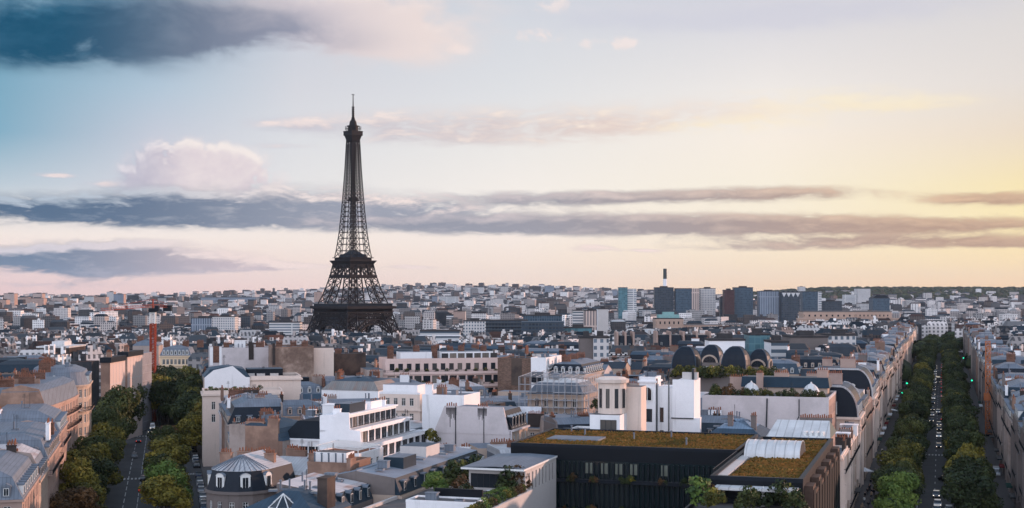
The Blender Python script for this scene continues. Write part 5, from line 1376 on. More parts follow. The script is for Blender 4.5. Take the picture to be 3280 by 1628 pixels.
def dress(B, e, H):
    """pilasters, bays, string courses and balconies on an avenue front"""
    a, b, L = B.edge(e); s = 1 if e == 1 else -1; x = B.W if e == 1 else 0
    for z, d_ in ((H - 3.3, .8), (H - 13.2, .8)) if H > 14 else ((H - 3.3, .8),): B.balcony(e, z, d_, dense=.5)
    B.band(H - 6.9, .22, .3, 'string_course', edges=(e,)); B.band(4.2, .3, .45, 'string_course', edges=(e,))
    n = max(2, int(L / rnd.uniform(3.6, 5.5)))
    for k in range(n + 1):
        y = .25 + (L - .9) * k / n; w = rnd.uniform(.5, .8); o = rnd.uniform(.28, .5)
        B.box('pilaster', min(x + s * .01, x + s * o), y, -2, max(x + s * .01, x + s * o), y + w, H - .5, B.wall if e == 3 else rnd.choice([B.wall, stone_light, stone_cream]))
    if rnd.random() < .7:
        y = L * rnd.choice([.2, .5, .8]); B.box('bay', min(x + s * .01, x + s * .95), max(.3, y - 1.6), 4.8, max(x + s * .01, x + s * .95), min(L - .3, y + 1.6), H - 3.6, B.wall if e == 3 else rnd.choice([B.wall, stone_light]))
    if rnd.random() < .6: B.box('shop_blind', min(x + s * .02, x + s * 1.6), L * .2, 2.9, max(x + s * .02, x + s * 1.6), L * .6, 3.2, rnd.choice([cloth_red, frame_dark, plaster_white, cloth_green]))
cloth_red = M_plain('red_blind', (.14, .02, .02), .9); cloth_green = M_plain('green_blind', (.015, .05, .04), .9)
# ---- right-hand avenue, both sides
a = 300.0; k = 0
BL, BR = BK - 18.2, BK + 18.2
row_left = []
def street_end(label, a0, a1, Wd, H, hm):
    """house whose black curved mansard ends in a gable front above the avenue"""
    B = block('mansard_corner_house', label, FK, a0, a1, BL - Wd, BL, H, stone_light, 'house')
    W, D = B.W, B.D; B.rows(1, max(3, int(D / 3)), fl(H - 3.2, -3.4, 5), 1.2, 2.3); B.rows(0, 4, [H - 3.2], 1.1, 2.2); B.raise_walls(); B.band(H - .6, .8, .6); B.band(H - 4.2, .4, .3); B.balcony(1, H - 3.4, 1.0)
    pr = [(W + .1, H)] + [(W - 4.6 + 4.6 * math.cos(R(90 * k / 7)) , H + .3 + (hm - .3) * math.sin(R(90 * k / 7))) for k in range(8)] + [(0, H + hm), (0, H)]
    mb = MB(); F_, G_ = [(x, 0, z) for x, z in pr], [(x, D, z) for x, z in pr]; mb.face(F_[::-1]); mb.face(G_)
    for k in range(len(pr) - 1): mb.face([F_[k], F_[k + 1], G_[k + 1], G_[k]], 1 if pr[k][1] > H + hm - .8 else 0)
    mb.build('mansard', [slate, zinc_blue], B.root)
    m = MB(); [m.bar((a[0] + .05, y, a[1]), (b[0] + .05, y, b[1]), .4) for a, b in zip(pr[:8], pr[1:9]) for y in (0, D)]; m.bar((0, -.1, H + hm), (W - 4, -.1, H + hm), .5); m.build('zinc_edge', zinc_pale, B.root)
    link('dormer', dormer_mesh(1.9, 2.9, 1.0, frame_white, zinc, 'round'), B.root, (W - 6.0, -.7, H + .6)); [link('dormer', dormer_mesh(1.5, 2.4, 1.6, frame_white, zinc, 'round'), B.root, (W + .1, D * (k + .5) / 4, H + .5), R(90)) for k in range(4)]
    B.chim(W * .55, D * .4, H + hm, 4.5, 1.0, 2.6, 9, stone_pink); B.chim(W * .15, D * .8, H + hm, 3, 1.0, 2.0, 6, stone_pink)
    for y in (.6, D - 2.2): B.box('pilaster', W + .01, y, -3, W + .55, y + 1.6, H - .5, stone_light)
street_end('cream house with a black curved mansard, at the avenue end of the long grey wall', 357.6, 376, 14.5, 19.0, 7.6)
street_end('cream house with a black curved mansard, beyond the first one on the right avenue', 434, 454, 17, 18.4, 8.4)
a = WR.a0 - .2
first = True
while a < 1180:
    W = rnd.uniform(15, 23) if a < 700 else rnd.uniform(20, 32)
    H = rnd.uniform(18.5, 21.5)
    dp = 13 if a > WR.a0 + 75 else 6.5
    q = corners(FK.fr(a, BL - dp), FK.v, FK.d, dp, W)
    for tryd in (dp, 5.5, 3.0, 1.4):
        q = corners(FK.fr(a, BL - tryd), FK.v, FK.d, tryd, W)
        if not clash(q): break
    else: a += W * .5; continue
    if tryd > 2.5 and a < 352:
        B = house(FK, a, a + W, BL - tryd, BL, 15.5, (0, 1), 'flat', 2, LIGHT, ROOFS[0], 4, bal=(0,)); dress(B, 1, 15.5)
    elif tryd > 2.5:
        B = house(FK, a, a + W, BL - tryd, BL, H, (0, 1) if tryd > 4 else (1,), 'mansard' if rnd.random() < .85 else 'flat', 2 if a < 620 else 1, rnd.choice([WALLS[0], WALLS[1], LIGHT, LIGHT, WALLS[4]]), ROOFS[rnd.choice([0, 3, 0, 1])], 5, bal=(0,))
        if a < 760: dress(B, 1, H)
    a += W + .06
a = 296.0
while a < 1180:
    W = rnd.uniform(16, 24) if a < 700 else rnd.uniform(20, 32); H = rnd.uniform(18, 21.5)
    B = house(FK, a, a + W, BR, BR + 13, H, (0, 3), 'mansard' if rnd.random() < .9 else 'flat', 2 if a < 620 else 1, rnd.choice([WALLS[2], WALLS[2], WALLS[4], WALLS[5]]), ROOFS[rnd.choice([0, 3, 0])], 5)
    if a < 640: dress(B, 3, H)
    a += W + .06

# ---- left-hand avenue: its left side house by house
LI = BI - 12.6
def iena(a0, a1, H, **k): return house(FI, a0, a1, LI - 13, LI, H, (0, 1), **k)
iena(232, 262, 17.5, style='mansard', wall=WALLS[1], roof=ROOFS[1], floors=5)
iena(262.1, 281, 16.5, style='mansard', wall=WALLS[0], roof=ROOFS[4], floors=5)
B = iena(281.1, 312, 18.2, style='mansard', wall=WALLS[1], roof=ROOFS[1], floors=5); B.balcony(1, 15.0, .9)
B = iena(312.1, 336, 20.4, style='mansard', wall=WALLS[1], roof=ROOFS[1], floors=5); B.balcony(1, 17.2, .9); B.balcony(1, 10.4, .9)
TB = block('white_terraced_house', 'white house with two long planted terraces, at the left edge of the photo', FI, 310, 334, LI - 36, LI - 13.2, 18.6, plaster_white)
B = TB; B.rows(0, 7, [15.4, 12.0], 1.9, 2.2, .6, style='strip'); B.raise_walls(); B.flat(.9, gravel_roof, plaster_white); B.box('set_back_storey', 1, 4, B.H, B.W - 1, 20, B.H + 3.0, plaster_white, zinc); B.box('set_back_storey', 2, 8, B.H + 3, B.W - 3, 20, B.H + 5.8, plaster_white, zinc_dark); B.box('terrace_slab', 0, 3.2, B.H + 2.9, B.W, 8, B.H + 3.6, plaster_white)
# curved house with long black balconies
n = 8; poly = [(0, 0), (10, 0)] + [(10 + 5.0 * math.sin(R(90 * k / n) * .9) + .0, 0 + 44 * k / n + .01) for k in range(1, n + 1)] + [(0, 44)]
CV = block('curved_house', 'tall pink house with a curved front and long black balconies, beside the left avenue trees', FI, 337, 381, LI - 15.2, LI + .2, 24.6, stone_pink, base=-1, poly=poly)
B = CV
for i in range(1, n + 1): B.rows(i, 2, fl(21.3, -3.4, 6), 1.15, 2.1, .5)
B.raise_walls(); B.band(24.2, .4, .4, edges=range(1, n + 1))
for z in (21.0, 17.6, 10.8):
    for i in range(1, n + 1): B.balcony(i, z, 1.0, .02, B.edge(i)[2] - .02)
B.mansard(3.6, 1.0, 1.0, 2.6, party=(0, n + 1, n + 2), low=zinc, top=zinc)
B.party(0, 29.8, .5, wall_brown); B.box('party_wall', -15, 3.3, 6, -.05, 30, 29.4, wall_dark, zinc_dark); B.box('party_wall', -32, 6, 6, -15.1, 30, 30.2, wall_brown, zinc_dark); B.box('party_wall', -.2, 14, 24.6, 8, 14.6, 30.4, wall_brown); B.box('flue', -3.4, 2.7, 6, -1.8, 3.28, 31.0, plaster_dull)
for x, y in ((1.5, 3), (5, 14.4), (3, 25), (6, 32), (-6, 12), (-12, 8), (-22, 9)): B.chim(x, y, 28.5, 3.6, .8, 2.2, 8, brick_red)
RB = block('rounded_cream_house', 'cream house with a rounded corner and dark roof, beyond the curved pink house', FI, 392, 414, LI - 12.5, LI + 1.5, 27.0, stone_cream, base=-2, poly=[(0, 0), (8, 0)] + [(8 + 6 * math.sin(R(90 * k / 5)), 6 - 6 * math.cos(R(90 * k / 5))) for k in range(1, 6)] + [(14, 22), (0, 22)])
B = RB; B.rows(0, 2, fl(23.6, -3.4, 4), 1.15, 2.2); [B.win(i, B.edge(i)[2] / 2, z, .95, 2.2) for i in range(1, 6) for z in fl(23.6, -3.4, 4)]; B.rows(6, 8, fl(23.6, -3.4, 4), 1.15, 2.2); B.raise_walls()
B.band(26.6, .45, .45, edges=range(7)); [B.balcony(i, 20.0, .8, .02, B.edge(i)[2] - .02) for i in range(0, 7)]
B.mansard(3.4, 1.3, 1.2, 3, party=(7, 8), low=zinc, top=zinc); B.dormers(0, 2, wall=frame_white); B.dormers(6, 6, wall=frame_white); [B.chim(3, y, B.z1, 3, .8, 2.6, 7, brick_red) for y in (2, 12, 19)]
F0 = dirframe(0.5)
netting = M_wall('facade_netting', (.50, .40, .36), .12, .22)
for i, (x, y0, y1, zt, lab) in enumerate(((-129.5, 451, 468, 27.2, 'building wrapped in pinkish netting, nearer of the two blank fronts on the left avenue'), (-132.7, 483, 502, 27.6, 'building wrapped in pinkish netting, farther of the two blank fronts on the left avenue'))):
    B = block('netted_building', lab, F0, y0, y1, x - 3 + .0087 * -y0, x + .0087 * -y0, zt + 3, netting, base=-3)
    B.raise_walls({0: wall_brown, 3: wall_dark}); B.box('dark_hoarding', -.3, -.3, B.H, B.W + .4, B.D, B.H + 1.7, metal_dark, flat_roof)
    mb = MB()
    for j in range(1, 6): mb.box(B.W - .02, .1, 4.6 * j, B.W + .06, B.D - .1, 4.6 * j + .28)
    for j in range(1, 5): mb.box(B.W - .02, B.D * j / 5, 1, B.W + .05, B.D * j / 5 + .2, B.H - .4)
    mb.build('netting_seam', concrete, B.root); B.chim(1.5, 4, B.H + 1.6, 1.6, .8, 1.6, 5, wall_brown)
GS = block('sheeted_house', 'house veiled in grey translucent sheeting, beyond the two netted fronts', F0, 514, 530, -147.0, -141.0, 31.0, M_wall('grey_sheeting', (.24, .235, .25), .5, .5), base=-4)
B = GS; B.raise_walls(); B.flat(.4, zinc)
mb = MB()
for j in range(10): mb.bar((-.4, -.5, 3 * j), (B.W + .4, -.5, 3 * j), .1); mb.bar((B.W + .4, -.5, 3 * j), (B.W + .4, B.D, 3 * j), .1)
for j in range(9): mb.bar((B.W * j / 8, -.5, 0), (B.W * j / 8, -.5, 29), .1)
mb.build('scaffolding', steel, B.root)
YH = hero('sunlit_yellow_house', 'cream-yellow house with a grey dormer roof and tall windows, right of the red crane', dirframe(-6), 512, 1140, 19.5, 612, 18, M_wall('yellow_stone', (.66, .50, .34), .15, .2), base=-6)
B = YH; H = B.H; B.rows(0, 7, fl(H - 4.2, -4.0, 4), 1.2, 2.5, .9); B.rows(1, 6, fl(H - 4.2, -4.0, 4), 1.2, 2.5); B.raise_walls(); B.band(H - .5, .5, .5); B.band(H - 5.0, .35, .3); B.mansard(3.6, 1.4, 1.0, 4, low=zinc, top=zinc); B.dormers(0, 7, wall=frame_white); [B.chim(x, 9, B.z1, 3, .8, 2.8, 6, brick_red) for x in (2, 11, 18)]
YW = hero('pale_house', 'pale house with a big blank end wall, left of the cream-yellow house', dirframe(-6), 425, 1108, 22.5, 508, 16, plaster_dull, base=-6)
B = YW; B.raise_walls(); B.mansard(1.8, 2, 1.4, 4, low=zinc, top=zinc); [B.chim(x, 6, B.z1, 3, .8, 2.4, 6, brick_red) for x in (3, 12)]

# ---- right side of the left avenue
a = 236.0
while a < 640:
    W = rnd.uniform(15, 22)
    for d_ in (13, 9, 5):
        q = corners(FI.fr(a, 14.6), FI.v, FI.d, d_, W)
        if not clash(q): house(FI, a, a + W, 14.6, 14.6 + d_, rnd.uniform(13.5, 16.5) if a < 330 else rnd.uniform(16, 19), (0, 3), 'mansard', 2 if a < 480 else 1, floors=4); break
    a += W + .05


# ---------------------------------------------------------------- high-rises, palace and other landmarks in the distance
def M_tower(name, wall, glassc, fw, fh, wv, wh, var=.5):
    """curtain wall: bays fw wide, storeys fh high; wv/wh = share of the bay/storey that is glass"""
    m, nt, b = principled(name)
    x, y, z = sep(ocoord()); s = x + y
    cs, cz = s * (1 / fw), z * (1 / fh)
    wn = nt.nodes.new('ShaderNodeTexWhiteNoise'); wn.noise_dimensions = '2D'; nt.links.new(comb(cs.fn('FLOOR'), cz.fn('FLOOR'), 0), wn.inputs['Vector'])
    g = cs.fn('FRACT').fn('LESS_THAN', wv) * cz.fn('FRACT').fn('LESS_THAN', wh)
    gl = mixc(E(wn.outputs[0]) * var, glassc, tuple(min(1, 2.6 * v + .03) for v in glassc))
    n = noise(wpos(), .05, 3, .6)
    wl = mixc(n.step(.4, .7) * .4, wall, tuple(.7 * v for v in wall))
    nt.links.new(mixc(g, wl, gl), b.inputs['Base Color']); b.inputs['Roughness'].default_value = .45; b.inputs['Specular IOR Level'].default_value = .2
    return m
tw_dark = M_tower('dark_curtain_wall', (.05, .06, .07), (.012, .022, .035), 3.0, 3.4, .75, .7)
tw_blue = M_tower('blue_curtain_wall', (.07, .10, .13), (.015, .035, .055), 2.4, 3.4, .7, .8)
tw_white = M_tower('white_striped_wall', (.60, .58, .56), (.06, .08, .10), 30, 3.4, .95, .45)
tw_pale = M_tower('pale_gridded_wall', (.55, .52, .50), (.07, .09, .11), 3.0, 3.3, .5, .55)
tw_pink = M_tower('pinkish_striped_wall', (.58, .44, .38), (.10, .09, .09), 3.4, 40, .45, .95)
tw_red = M_tower('dark_red_wall', (.06, .025, .025), (.03, .015, .018), 2.8, 3.4, .6, .6)
tw_grey = M_tower('grey_striped_wall', (.26, .29, .33), (.05, .07, .10), 3.2, 36, .5, .96)
tw_band = M_tower('banded_wall', (.42, .42, .42), (.04, .06, .08), 40, 3.3, .97, .5)
tw_teal = M_tower('teal_glass_wall', (.10, .20, .22), (.04, .10, .12), 3.0, 3.6, .9, .85)
def blk(name, label, cat, sx0, sx1, sy, Y, depth, mat, deg=0.0, top=None, side=None, group=None, extra=None):
    """a block whose top edge shows from column sx0 to sx1 on row sy, at distance Y"""
    p0, p1 = atY(sx0, Y), atY(sx1, Y); zt = EYE - (sy - HY) * Y / F; base = gz((p0.x + p1.x) / 2, Y) - 4
    Wd = (p1.x - p0.x); T = thing(name, label, cat, (p0.x, Y, base), R(deg), group); H = zt - base
    mb = MB()
    mb.face([(0, 0, 0), (Wd, 0, 0), (Wd, 0, H), (0, 0, H)]); mb.face([(Wd, 0, 0), (Wd, depth, 0), (Wd, depth, H), (Wd, 0, H)], 1); mb.face([(Wd, depth, 0), (0, depth, 0), (0, depth, H), (Wd, depth, H)]); mb.face([(0, depth, 0), (0, 0, 0), (0, 0, H), (0, depth, H)], 1)
    mb.build('wall', [mat, side or mat], T)
    m = MB(); m.box(-.3, -.3, H, Wd + .3, depth + .3, H + .9); m.box(Wd * .3, depth * .3, H + .9, Wd * .7, depth * .7, H + 3.2) if extra is None else None; m.build('roof', top or flat_roof, T)
    if extra: extra(T, Wd, depth, H)
    q = [Vector((p0.x - 3, Y - 3)), Vector((p1.x + 3, Y - 3)), Vector((p1.x + 3, Y + depth + 3)), Vector((p0.x - 3, Y + depth + 3))]
    FOOT.append(q); return T
G = 'high-rise towers on the skyline right of centre'
def part_box(name, x0, x1, y0, z0, z1, mat):
    return lambda T, W, D, H: (lambda m: (m.box(W * x0, y0, z0, W * x1, y0 + 6, H + z1), m.build(name, mat, T)))(MB())
blk('residential_tower', 'tower half dark glass and half white-striped, leftmost of the skyline towers', 'tower', 1982, 2010, 922, 2600, 20, tw_teal, extra=lambda T, W, D, H: (lambda m: (m.box(W + .05, 2, 0, W * 2.05, 20, H - 2), m.build('striped_half', tw_white, T)))(MB()))
blk('office_block', 'low glass block at the foot of the leftmost skyline tower', 'building', 2008, 2042, 1008, 2590, 15, tw_grey)
blk('office_block', 'low blue-grey banded block between the two left skyline towers', 'building', 2046, 2100, 992, 2620, 22, tw_band, side=tw_white)
blk('residential_tower', 'dark gridded tower standing before the tall thin chimney', 'tower', 2098, 2158, 922, 2650, 24, tw_dark)
blk('residential_tower', 'dark blue tower joined to a striped half coloured sunlit pink, right of the thin chimney', 'tower', 2164, 2215, 925, 2640, 22, tw_blue, extra=lambda T, W, D, H: (lambda m: (m.box(W + .05, 1, 0, W * 1.50, 20, H + .5), m.build('striped_half', tw_pink, T)))(MB()))  # right strip coloured pink for the sunlight on it
blk('residential_tower', 'white gridded tower, brightest of the skyline towers', 'tower', 2243, 2292, 925, 2660, 22, tw_pale, side=tw_white)
blk('residential_tower', 'thin dark tower left of the dark red one', 'tower', 2307, 2320, 954, 2700, 16, tw_dark)
blk('residential_tower', 'dark red tower set against a dark blue one', 'tower', 2320, 2352, 930, 2600, 22, tw_red)
blk('residential_tower', 'broad dark blue tower in the middle of the right skyline group', 'tower', 2353, 2412, 922, 2620, 26, tw_blue, side=tw_dark)
blk('residential_tower', 'grey-blue tower with fine vertical stripes', 'tower', 2432, 2496, 934, 2600, 24, tw_grey)
def facets(T, W, D, H):  # white triangles on the front, small pyramids above
    m = MB(); n = 4
    for k in range(n):
        x0, x1 = W * k / n, W * (k + 1) / n; m.face([(x0, -.2, H), (x1, -.2, H), ((x0 + x1) / 2, -.2, H - 8)], 0); m.prism([(x0, 0), (x1, 0), (x1, D), (x0, D)], H, H + 4, 1, None, [((x0 + x1) / 2, D * .3), ((x0 + x1) / 2 + .1, D * .3), ((x0 + x1) / 2 + .1, D * .7), ((x0 + x1) / 2, D * .7)])
    m.build('faceted_roof', [zinc_white, metal_dark], T)
blk('residential_tower', 'black tower with a faceted roof and white triangles', 'tower', 2504, 2563, 938, 2580, 26, tw_dark, extra=facets)
blk('residential_tower', 'dark tower with one pale vertical band, rightmost of the tall group', 'tower', 2571, 2620, 935, 2660, 22, tw_blue, extra=lambda T, W, D, H: (lambda m: (m.box(W + .05, 0, 0, W * 1.24, 18, H), m.build('pale_band', tw_white, T)))(MB()))
blk('office_block', 'low dark block right of the pale-banded skyline tower', 'building', 2634, 2697, 966, 2700, 30, tw_dark)
blk('residential_tower', 'pale stepped tower in the haze before the wooded hill', 'tower', 2746, 2788, 925, 4200, 40, tw_pale, extra=lambda T, W, D, H: (lambda m: (m.box(-W * .9, 4, 0, -.05, 40, H * .78), m.box(-W * 1.4, 6, 0, -W * .92, 40, H * .62), m.build('lower_wing', tw_white, T)))(MB()))
blk('residential_tower', 'dark tower with a rounded top before the wooded hill', 'tower', 2796, 2850, 956, 3000, 34, tw_blue, extra=lambda T, W, D, H: (lambda m: (m.prism([(0, 0), (W, 0), (W, D), (0, D)], H + .9, H + 7, 0, None, [(W * .25, 4), (W * .75, 4), (W * .75, D - 4), (W * .25, D - 4)]), m.build('rounded_top', metal_dark, T)))(MB()))
blk('office_block', 'low pale block beside the round-topped dark tower', 'building', 2752, 2800, 973, 3100, 25, tw_pale)
# chimney stack
p = atY(2130, 3000); b = gz(p.x, 3000); T = thing('chimney_stack', 'tall thin white chimney with a dark top, rising behind the skyline towers', 'chimney', (p.x, 3000, b - 2))
zt = EYE + (936 - 861) * 3000 / F - b + 2
mb = MB(); mb.cyl(0, 0, 0, zt - 22, 4.6, 4.0, 12); mb.build('shaft', plaster_white, T); mb = MB(); mb.cyl(0, 0, zt - 22, zt, 4.0, 3.8, 12); mb.build('dark_top', M_plain('chimney_top', (.05, .06, .06), .7), T)
# stone palace: two long attic blocks, a colonnaded curved wing and its pavilion
pal = M_tower('palace_stone', (.40, .28, .22), (.07, .05, .045), 5.0, 60, .0, .0)
def cornice_colonnade(T, W, D, H, n, zl, zh):
    m = MB()
    m.box(-.8, -.8, zh, W + .8, D + .5, zh + 1.4); m.box(-.5, -.6, zl - 1, W + .5, 0, zl)
    for k in range(n): x, hw = W * (k + .5) / n, W / n * .34; m.box(x - hw, -.6, zl, x + hw, 0, zh)
    m.build('colonnade', pal, T); m = MB(); m.box(.5, -.08, zl, W - .5, -.02, zh); m.build('dark_bay', glassy, T)
for sx0, sx1, sy, Y, lab in ((2574, 2740, 1000, 1400, 'long tan stone palace block, left one of the pair below the skyline towers'), (2742, 2856, 1000, 1440, 'long tan stone palace block, right one of the pair below the wooded hill')):
    blk('stone_palace', lab, 'palace', sx0, sx1, sy, Y, 24, pal, top=gravel_roof, extra=lambda T, W, D, H: (lambda m: (m.box(-7, -8, 0, W + 7, -.3, H - 7), m.box(-7.6, -8.6, H - 7, W + 7.6, -.1, H - 6), m.build('lower_block', pal, T), cornice_colonnade(T, W, D, H, 9, H - 4.5, H - 2.6)))(MB()))
blk('stone_palace', 'low tan palace wing with a long colonnade, below the dark skyline towers', 'palace', 2190, 2560, 1043, 1370, 18, pal, top=gravel_roof, extra=lambda T, W, D, H: cornice_colonnade(T, W, D, H, 44, H - 6.5, H - 1.2))
blk('stone_palace', 'tan palace pavilion with a pale green cap, below the thin chimney', 'palace', 2100, 2188, 1022, 1340, 24, pal, extra=lambda T, W, D, H: (lambda m: (m.box(W * .12, 3, H, W * .88, 20, H + 4), m.box(W * .3, 6, H + 4, W * .7, 16, H + 6.5), m.build('attic', M_plain('green_copper', (.20, .34, .33), .6), T), cornice_colonnade(T, W, D, H, 6, H - 5, H - 2.4)))(MB()))
# modern blocks and other landmarks in the middle distance
def terr(n, mat):
    def f(T, W, D, H):
        m = MB()
        for k in range(n): m.box(-1 + 0 * k, -.5, H - 3.3 * (k + 1), W + 1, -.02, H - 3.3 * (k + 1) + .7)
        m.build('band', mat, T)
    return f
blk('office_block', 'long dark glass office block right of the iron tower', 'building', 1556, 1690, 1028, 1330, 26, tw_dark, extra=terr(4, metal_dark))
blk('office_block', 'dark glass office block with a green-grey cap, centre of the middle distance', 'building', 1672, 1806, 1034, 1240, 30, tw_dark, top=zinc_blue, extra=terr(5, zinc_blue))
blk('office_block', 'taller dark block behind the dark glass office', 'building', 1676, 1800, 1012, 1420, 26, tw_blue)
blk('office_block', 'low teal glass block left of the skyline towers', 'building', 1809, 1897, 1052, 1260, 24, tw_teal)
blk('apartment_block', 'white apartment block with fine rows of windows, left of the teal glass block', 'building', 1836, 1872, 996, 1700, 22, tw_white)
blk('apartment_block', 'pinkish-grey apartment block between two white ones', 'building', 1872, 1914, 996, 1660, 24, tw_pink)
blk('apartment_block', 'tall plain white apartment block right of the pinkish-grey one', 'building', 1915, 1949, 991, 1640, 24, concrete, side=plaster_white)
blk('apartment_block', 'grey-pink slab right of the iron tower foot', 'building', 1484, 1556, 1030, 1500, 30, tw_pale)
blk('apartment_block', 'pale white building with a row of dark openings, right of the tower', 'building', 1345, 1472, 1062, 1000, 20, tw_band, extra=terr(2, plaster_white))
blk('apartment_block', 'white house with small windows standing tall, left of the black mansard house', 'building', 1902, 1950, 1084, 660, 16, tw_pale, side=plaster_white)
blk('apartment_block', 'grey-tan end wall joined to the tall white house', 'building', 1858, 1901, 1084, 664, 14, stone_grey)
blk('apartment_block', 'white modern building right of the domes with ribbon windows', 'building', 2470, 2526, 1098, 650, 18, tw_band, side=plaster_white)
blk('apartment_block', 'grey-brown blank building with a pale flue, right of the domes', 'building', 2532, 2652, 1082, 690, 20, stone_grey)
blk('apartment_block', 'white building with close-set windows near the right avenue', 'building', 2655, 2742, 1076, 720, 18, tw_pale)
blk('apartment_block', 'long white wall building behind the four black domes', 'building', 2272, 2386, 1092, 640, 15, plaster_white)
blk('apartment_block', 'dark glazed cube behind the domes', 'building', 2400, 2466, 1074, 720, 16, tw_teal)
def mans(T, W, D, H):
    m = MB(); m.prism([(0, 0), (W, 0), (W, D), (0, D)], H + .05, H + 7, 0, None, [(1.5, 2), (W - 1.5, 2), (W - 1.5, D - 2), (1.5, D - 2)]); m.build('mansard', slate, T)
    m = MB()
    for k in range(3): x = W * k / 2; m.box(x - .5, 0, H, x + .5, D, H + 9)
    m.build('party_wall', stone_pink, T)
    for k in range(max(2, int(W / 4))): link('dormer', dormer_mesh(1.5, 2.2, 2.0, slate, zinc_blue, 'round'), T, (W * (k + .5) / max(2, int(W / 4)), .4, H + .8))
blk('mansion_block', 'black-roofed stone building with tall flues, behind the domes on the left', 'building', 2105, 2190, 1113, 800, 18, stone_cream, extra=mans)
blk('mansion_block', 'black-roofed stone building, right half of the pair behind the domes', 'building', 2191, 2275, 1113, 802, 18, stone_cream, extra=mans)
blk('mansion_block', 'dark house with a steep black mansard roof left of the domes', 'building', 1978, 2030, 1118, 760, 18, wall_dark, extra=mans)
blk('apartment_block', 'long white building with dark windows at the left edge, before the skyline', 'building', 11, 176, 1074, 1050, 20, tw_band, extra=terr(3, plaster_white))
blk('flat_hall', 'low hall under a wide pale flat roof, left of the red crane', 'building', 118, 220, 1115, 760, 30, wall_dark, top=zinc_white)
blk('apartment_block', 'white apartment block with balconies left of the iron tower', 'building', 680, 752, 1016, 1900, 24, tw_pale)
blk('apartment_block', 'blue-grey slab beside the white balcony block', 'building', 612, 678, 1020, 1920, 20, tw_grey)
blk('apartment_block', 'dark low slab right of the white balcony block', 'building', 753, 802, 1014, 2000, 24, tw_dark)
blk('apartment_block', 'white modern slab left of the iron tower legs', 'building', 862, 960, 1034, 1800, 22, tw_white)
blk('apartment_slab', 'long grey apartment slab on the horizon left of the iron tower', 'building', 643, 866, 953, 5200, 40, tw_grey, side=concrete)
blk('apartment_slab', 'pale slab on top of the far hill, right of the iron tower', 'building', 1488, 1550, 921, 6500, 60, tw_pale)
blk('apartment_slab', 'grey stepped slab on the crest of the far hill', 'building', 1745, 1775, 916, 6900, 60, tw_grey)
blk('apartment_slab', 'small pale block on the right horizon', 'building', 2560, 2580, 919, 7200, 50, tw_pale)
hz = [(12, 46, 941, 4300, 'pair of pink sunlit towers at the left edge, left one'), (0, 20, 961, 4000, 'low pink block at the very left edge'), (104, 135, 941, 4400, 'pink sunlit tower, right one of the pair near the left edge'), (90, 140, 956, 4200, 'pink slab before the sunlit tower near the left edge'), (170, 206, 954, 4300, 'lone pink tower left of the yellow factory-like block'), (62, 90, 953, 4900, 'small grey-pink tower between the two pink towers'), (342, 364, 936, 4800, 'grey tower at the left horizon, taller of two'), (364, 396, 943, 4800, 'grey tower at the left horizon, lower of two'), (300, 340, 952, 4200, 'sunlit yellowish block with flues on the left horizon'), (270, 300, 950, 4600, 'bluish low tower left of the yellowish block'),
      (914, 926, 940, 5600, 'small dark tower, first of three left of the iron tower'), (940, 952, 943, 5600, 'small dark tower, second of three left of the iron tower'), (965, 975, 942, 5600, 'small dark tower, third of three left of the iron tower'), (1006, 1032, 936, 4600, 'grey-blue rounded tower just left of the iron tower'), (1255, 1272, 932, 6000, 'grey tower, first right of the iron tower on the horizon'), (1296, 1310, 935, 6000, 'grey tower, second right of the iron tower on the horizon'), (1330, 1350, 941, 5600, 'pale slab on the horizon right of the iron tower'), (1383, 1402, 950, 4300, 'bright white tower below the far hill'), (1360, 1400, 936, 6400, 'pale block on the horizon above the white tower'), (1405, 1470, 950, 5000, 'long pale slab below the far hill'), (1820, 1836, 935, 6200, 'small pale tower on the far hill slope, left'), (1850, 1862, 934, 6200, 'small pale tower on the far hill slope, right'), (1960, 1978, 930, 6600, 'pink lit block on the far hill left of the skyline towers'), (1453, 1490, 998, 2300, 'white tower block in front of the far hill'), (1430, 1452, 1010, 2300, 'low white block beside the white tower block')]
for i, (x0, x1, sy, Y, lab) in enumerate(hz): blk('distant_tower', lab, 'tower', x0, x1, sy, Y, 30, [tw_pink, tw_pale, tw_grey, stone_pink, tw_white][i % 5] if i > 5 else [tw_pink, stone_pink][i % 2], side=stone_pink if i < 10 else concrete)  # left-edge towers: pink sunlight put into the wall colours


# ---- everything between and beyond, block by block
def fill(fr, ra, rb, hmin, hmax, detail, ok, wmin=11, wmax=22, gaps=(0, 12), faces=(0, 1), cap=None):
    a, g = ra[0], 0
    while a < ra[1]:
        D = rnd.uniform(11, 15); b = rb[0] + rnd.uniform(0, 8)
        while b < rb[1]:
            W = rnd.uniform(wmin, wmax); o = fr.fr(a, b); c = fr.fr(a + D / 2, b + W / 2)
            if ok(c) and visible(c, gz(c.x, c.y) + hmax + 6, .012):
                for w_ in (W, W * .6):
                    q = corners(fr.fr(a, b), fr.v, fr.d, w_, D)
                    if not clash(q):
                        H = rnd.uniform(hmin, hmax)
                        if cap: H = min(H, cap(c) - gz(c.x, c.y))
                        house(fr, a, a + D, b, b + w_, H, faces, None, detail, floors=3); break
                    w_ = W * .6
            b += W + (.06 if rnd.random() < .85 else rnd.uniform(5, 10))
        a += D + gaps[g % len(gaps)] * rnd.uniform(.7, 1.2); g += 1
def between(c):
    return FI.to(c)[1] > 29 and FK.to(c)[1] < BL - 16
def cap_near(c):
    # keep the sight lines of the photograph open over the nearer roofs
    return 14.5 if c.y < 300 else 17.0 if c.y < 400 else 18.0 if c.y < 520 else 19
fill(FI, (270, 560), (29, 95), 14, 18, 2, lambda c: between(c), cap=cap_near)
fill(FK, (270, 470), (-190, -34), 13, 18, 2, between, cap=cap_near)
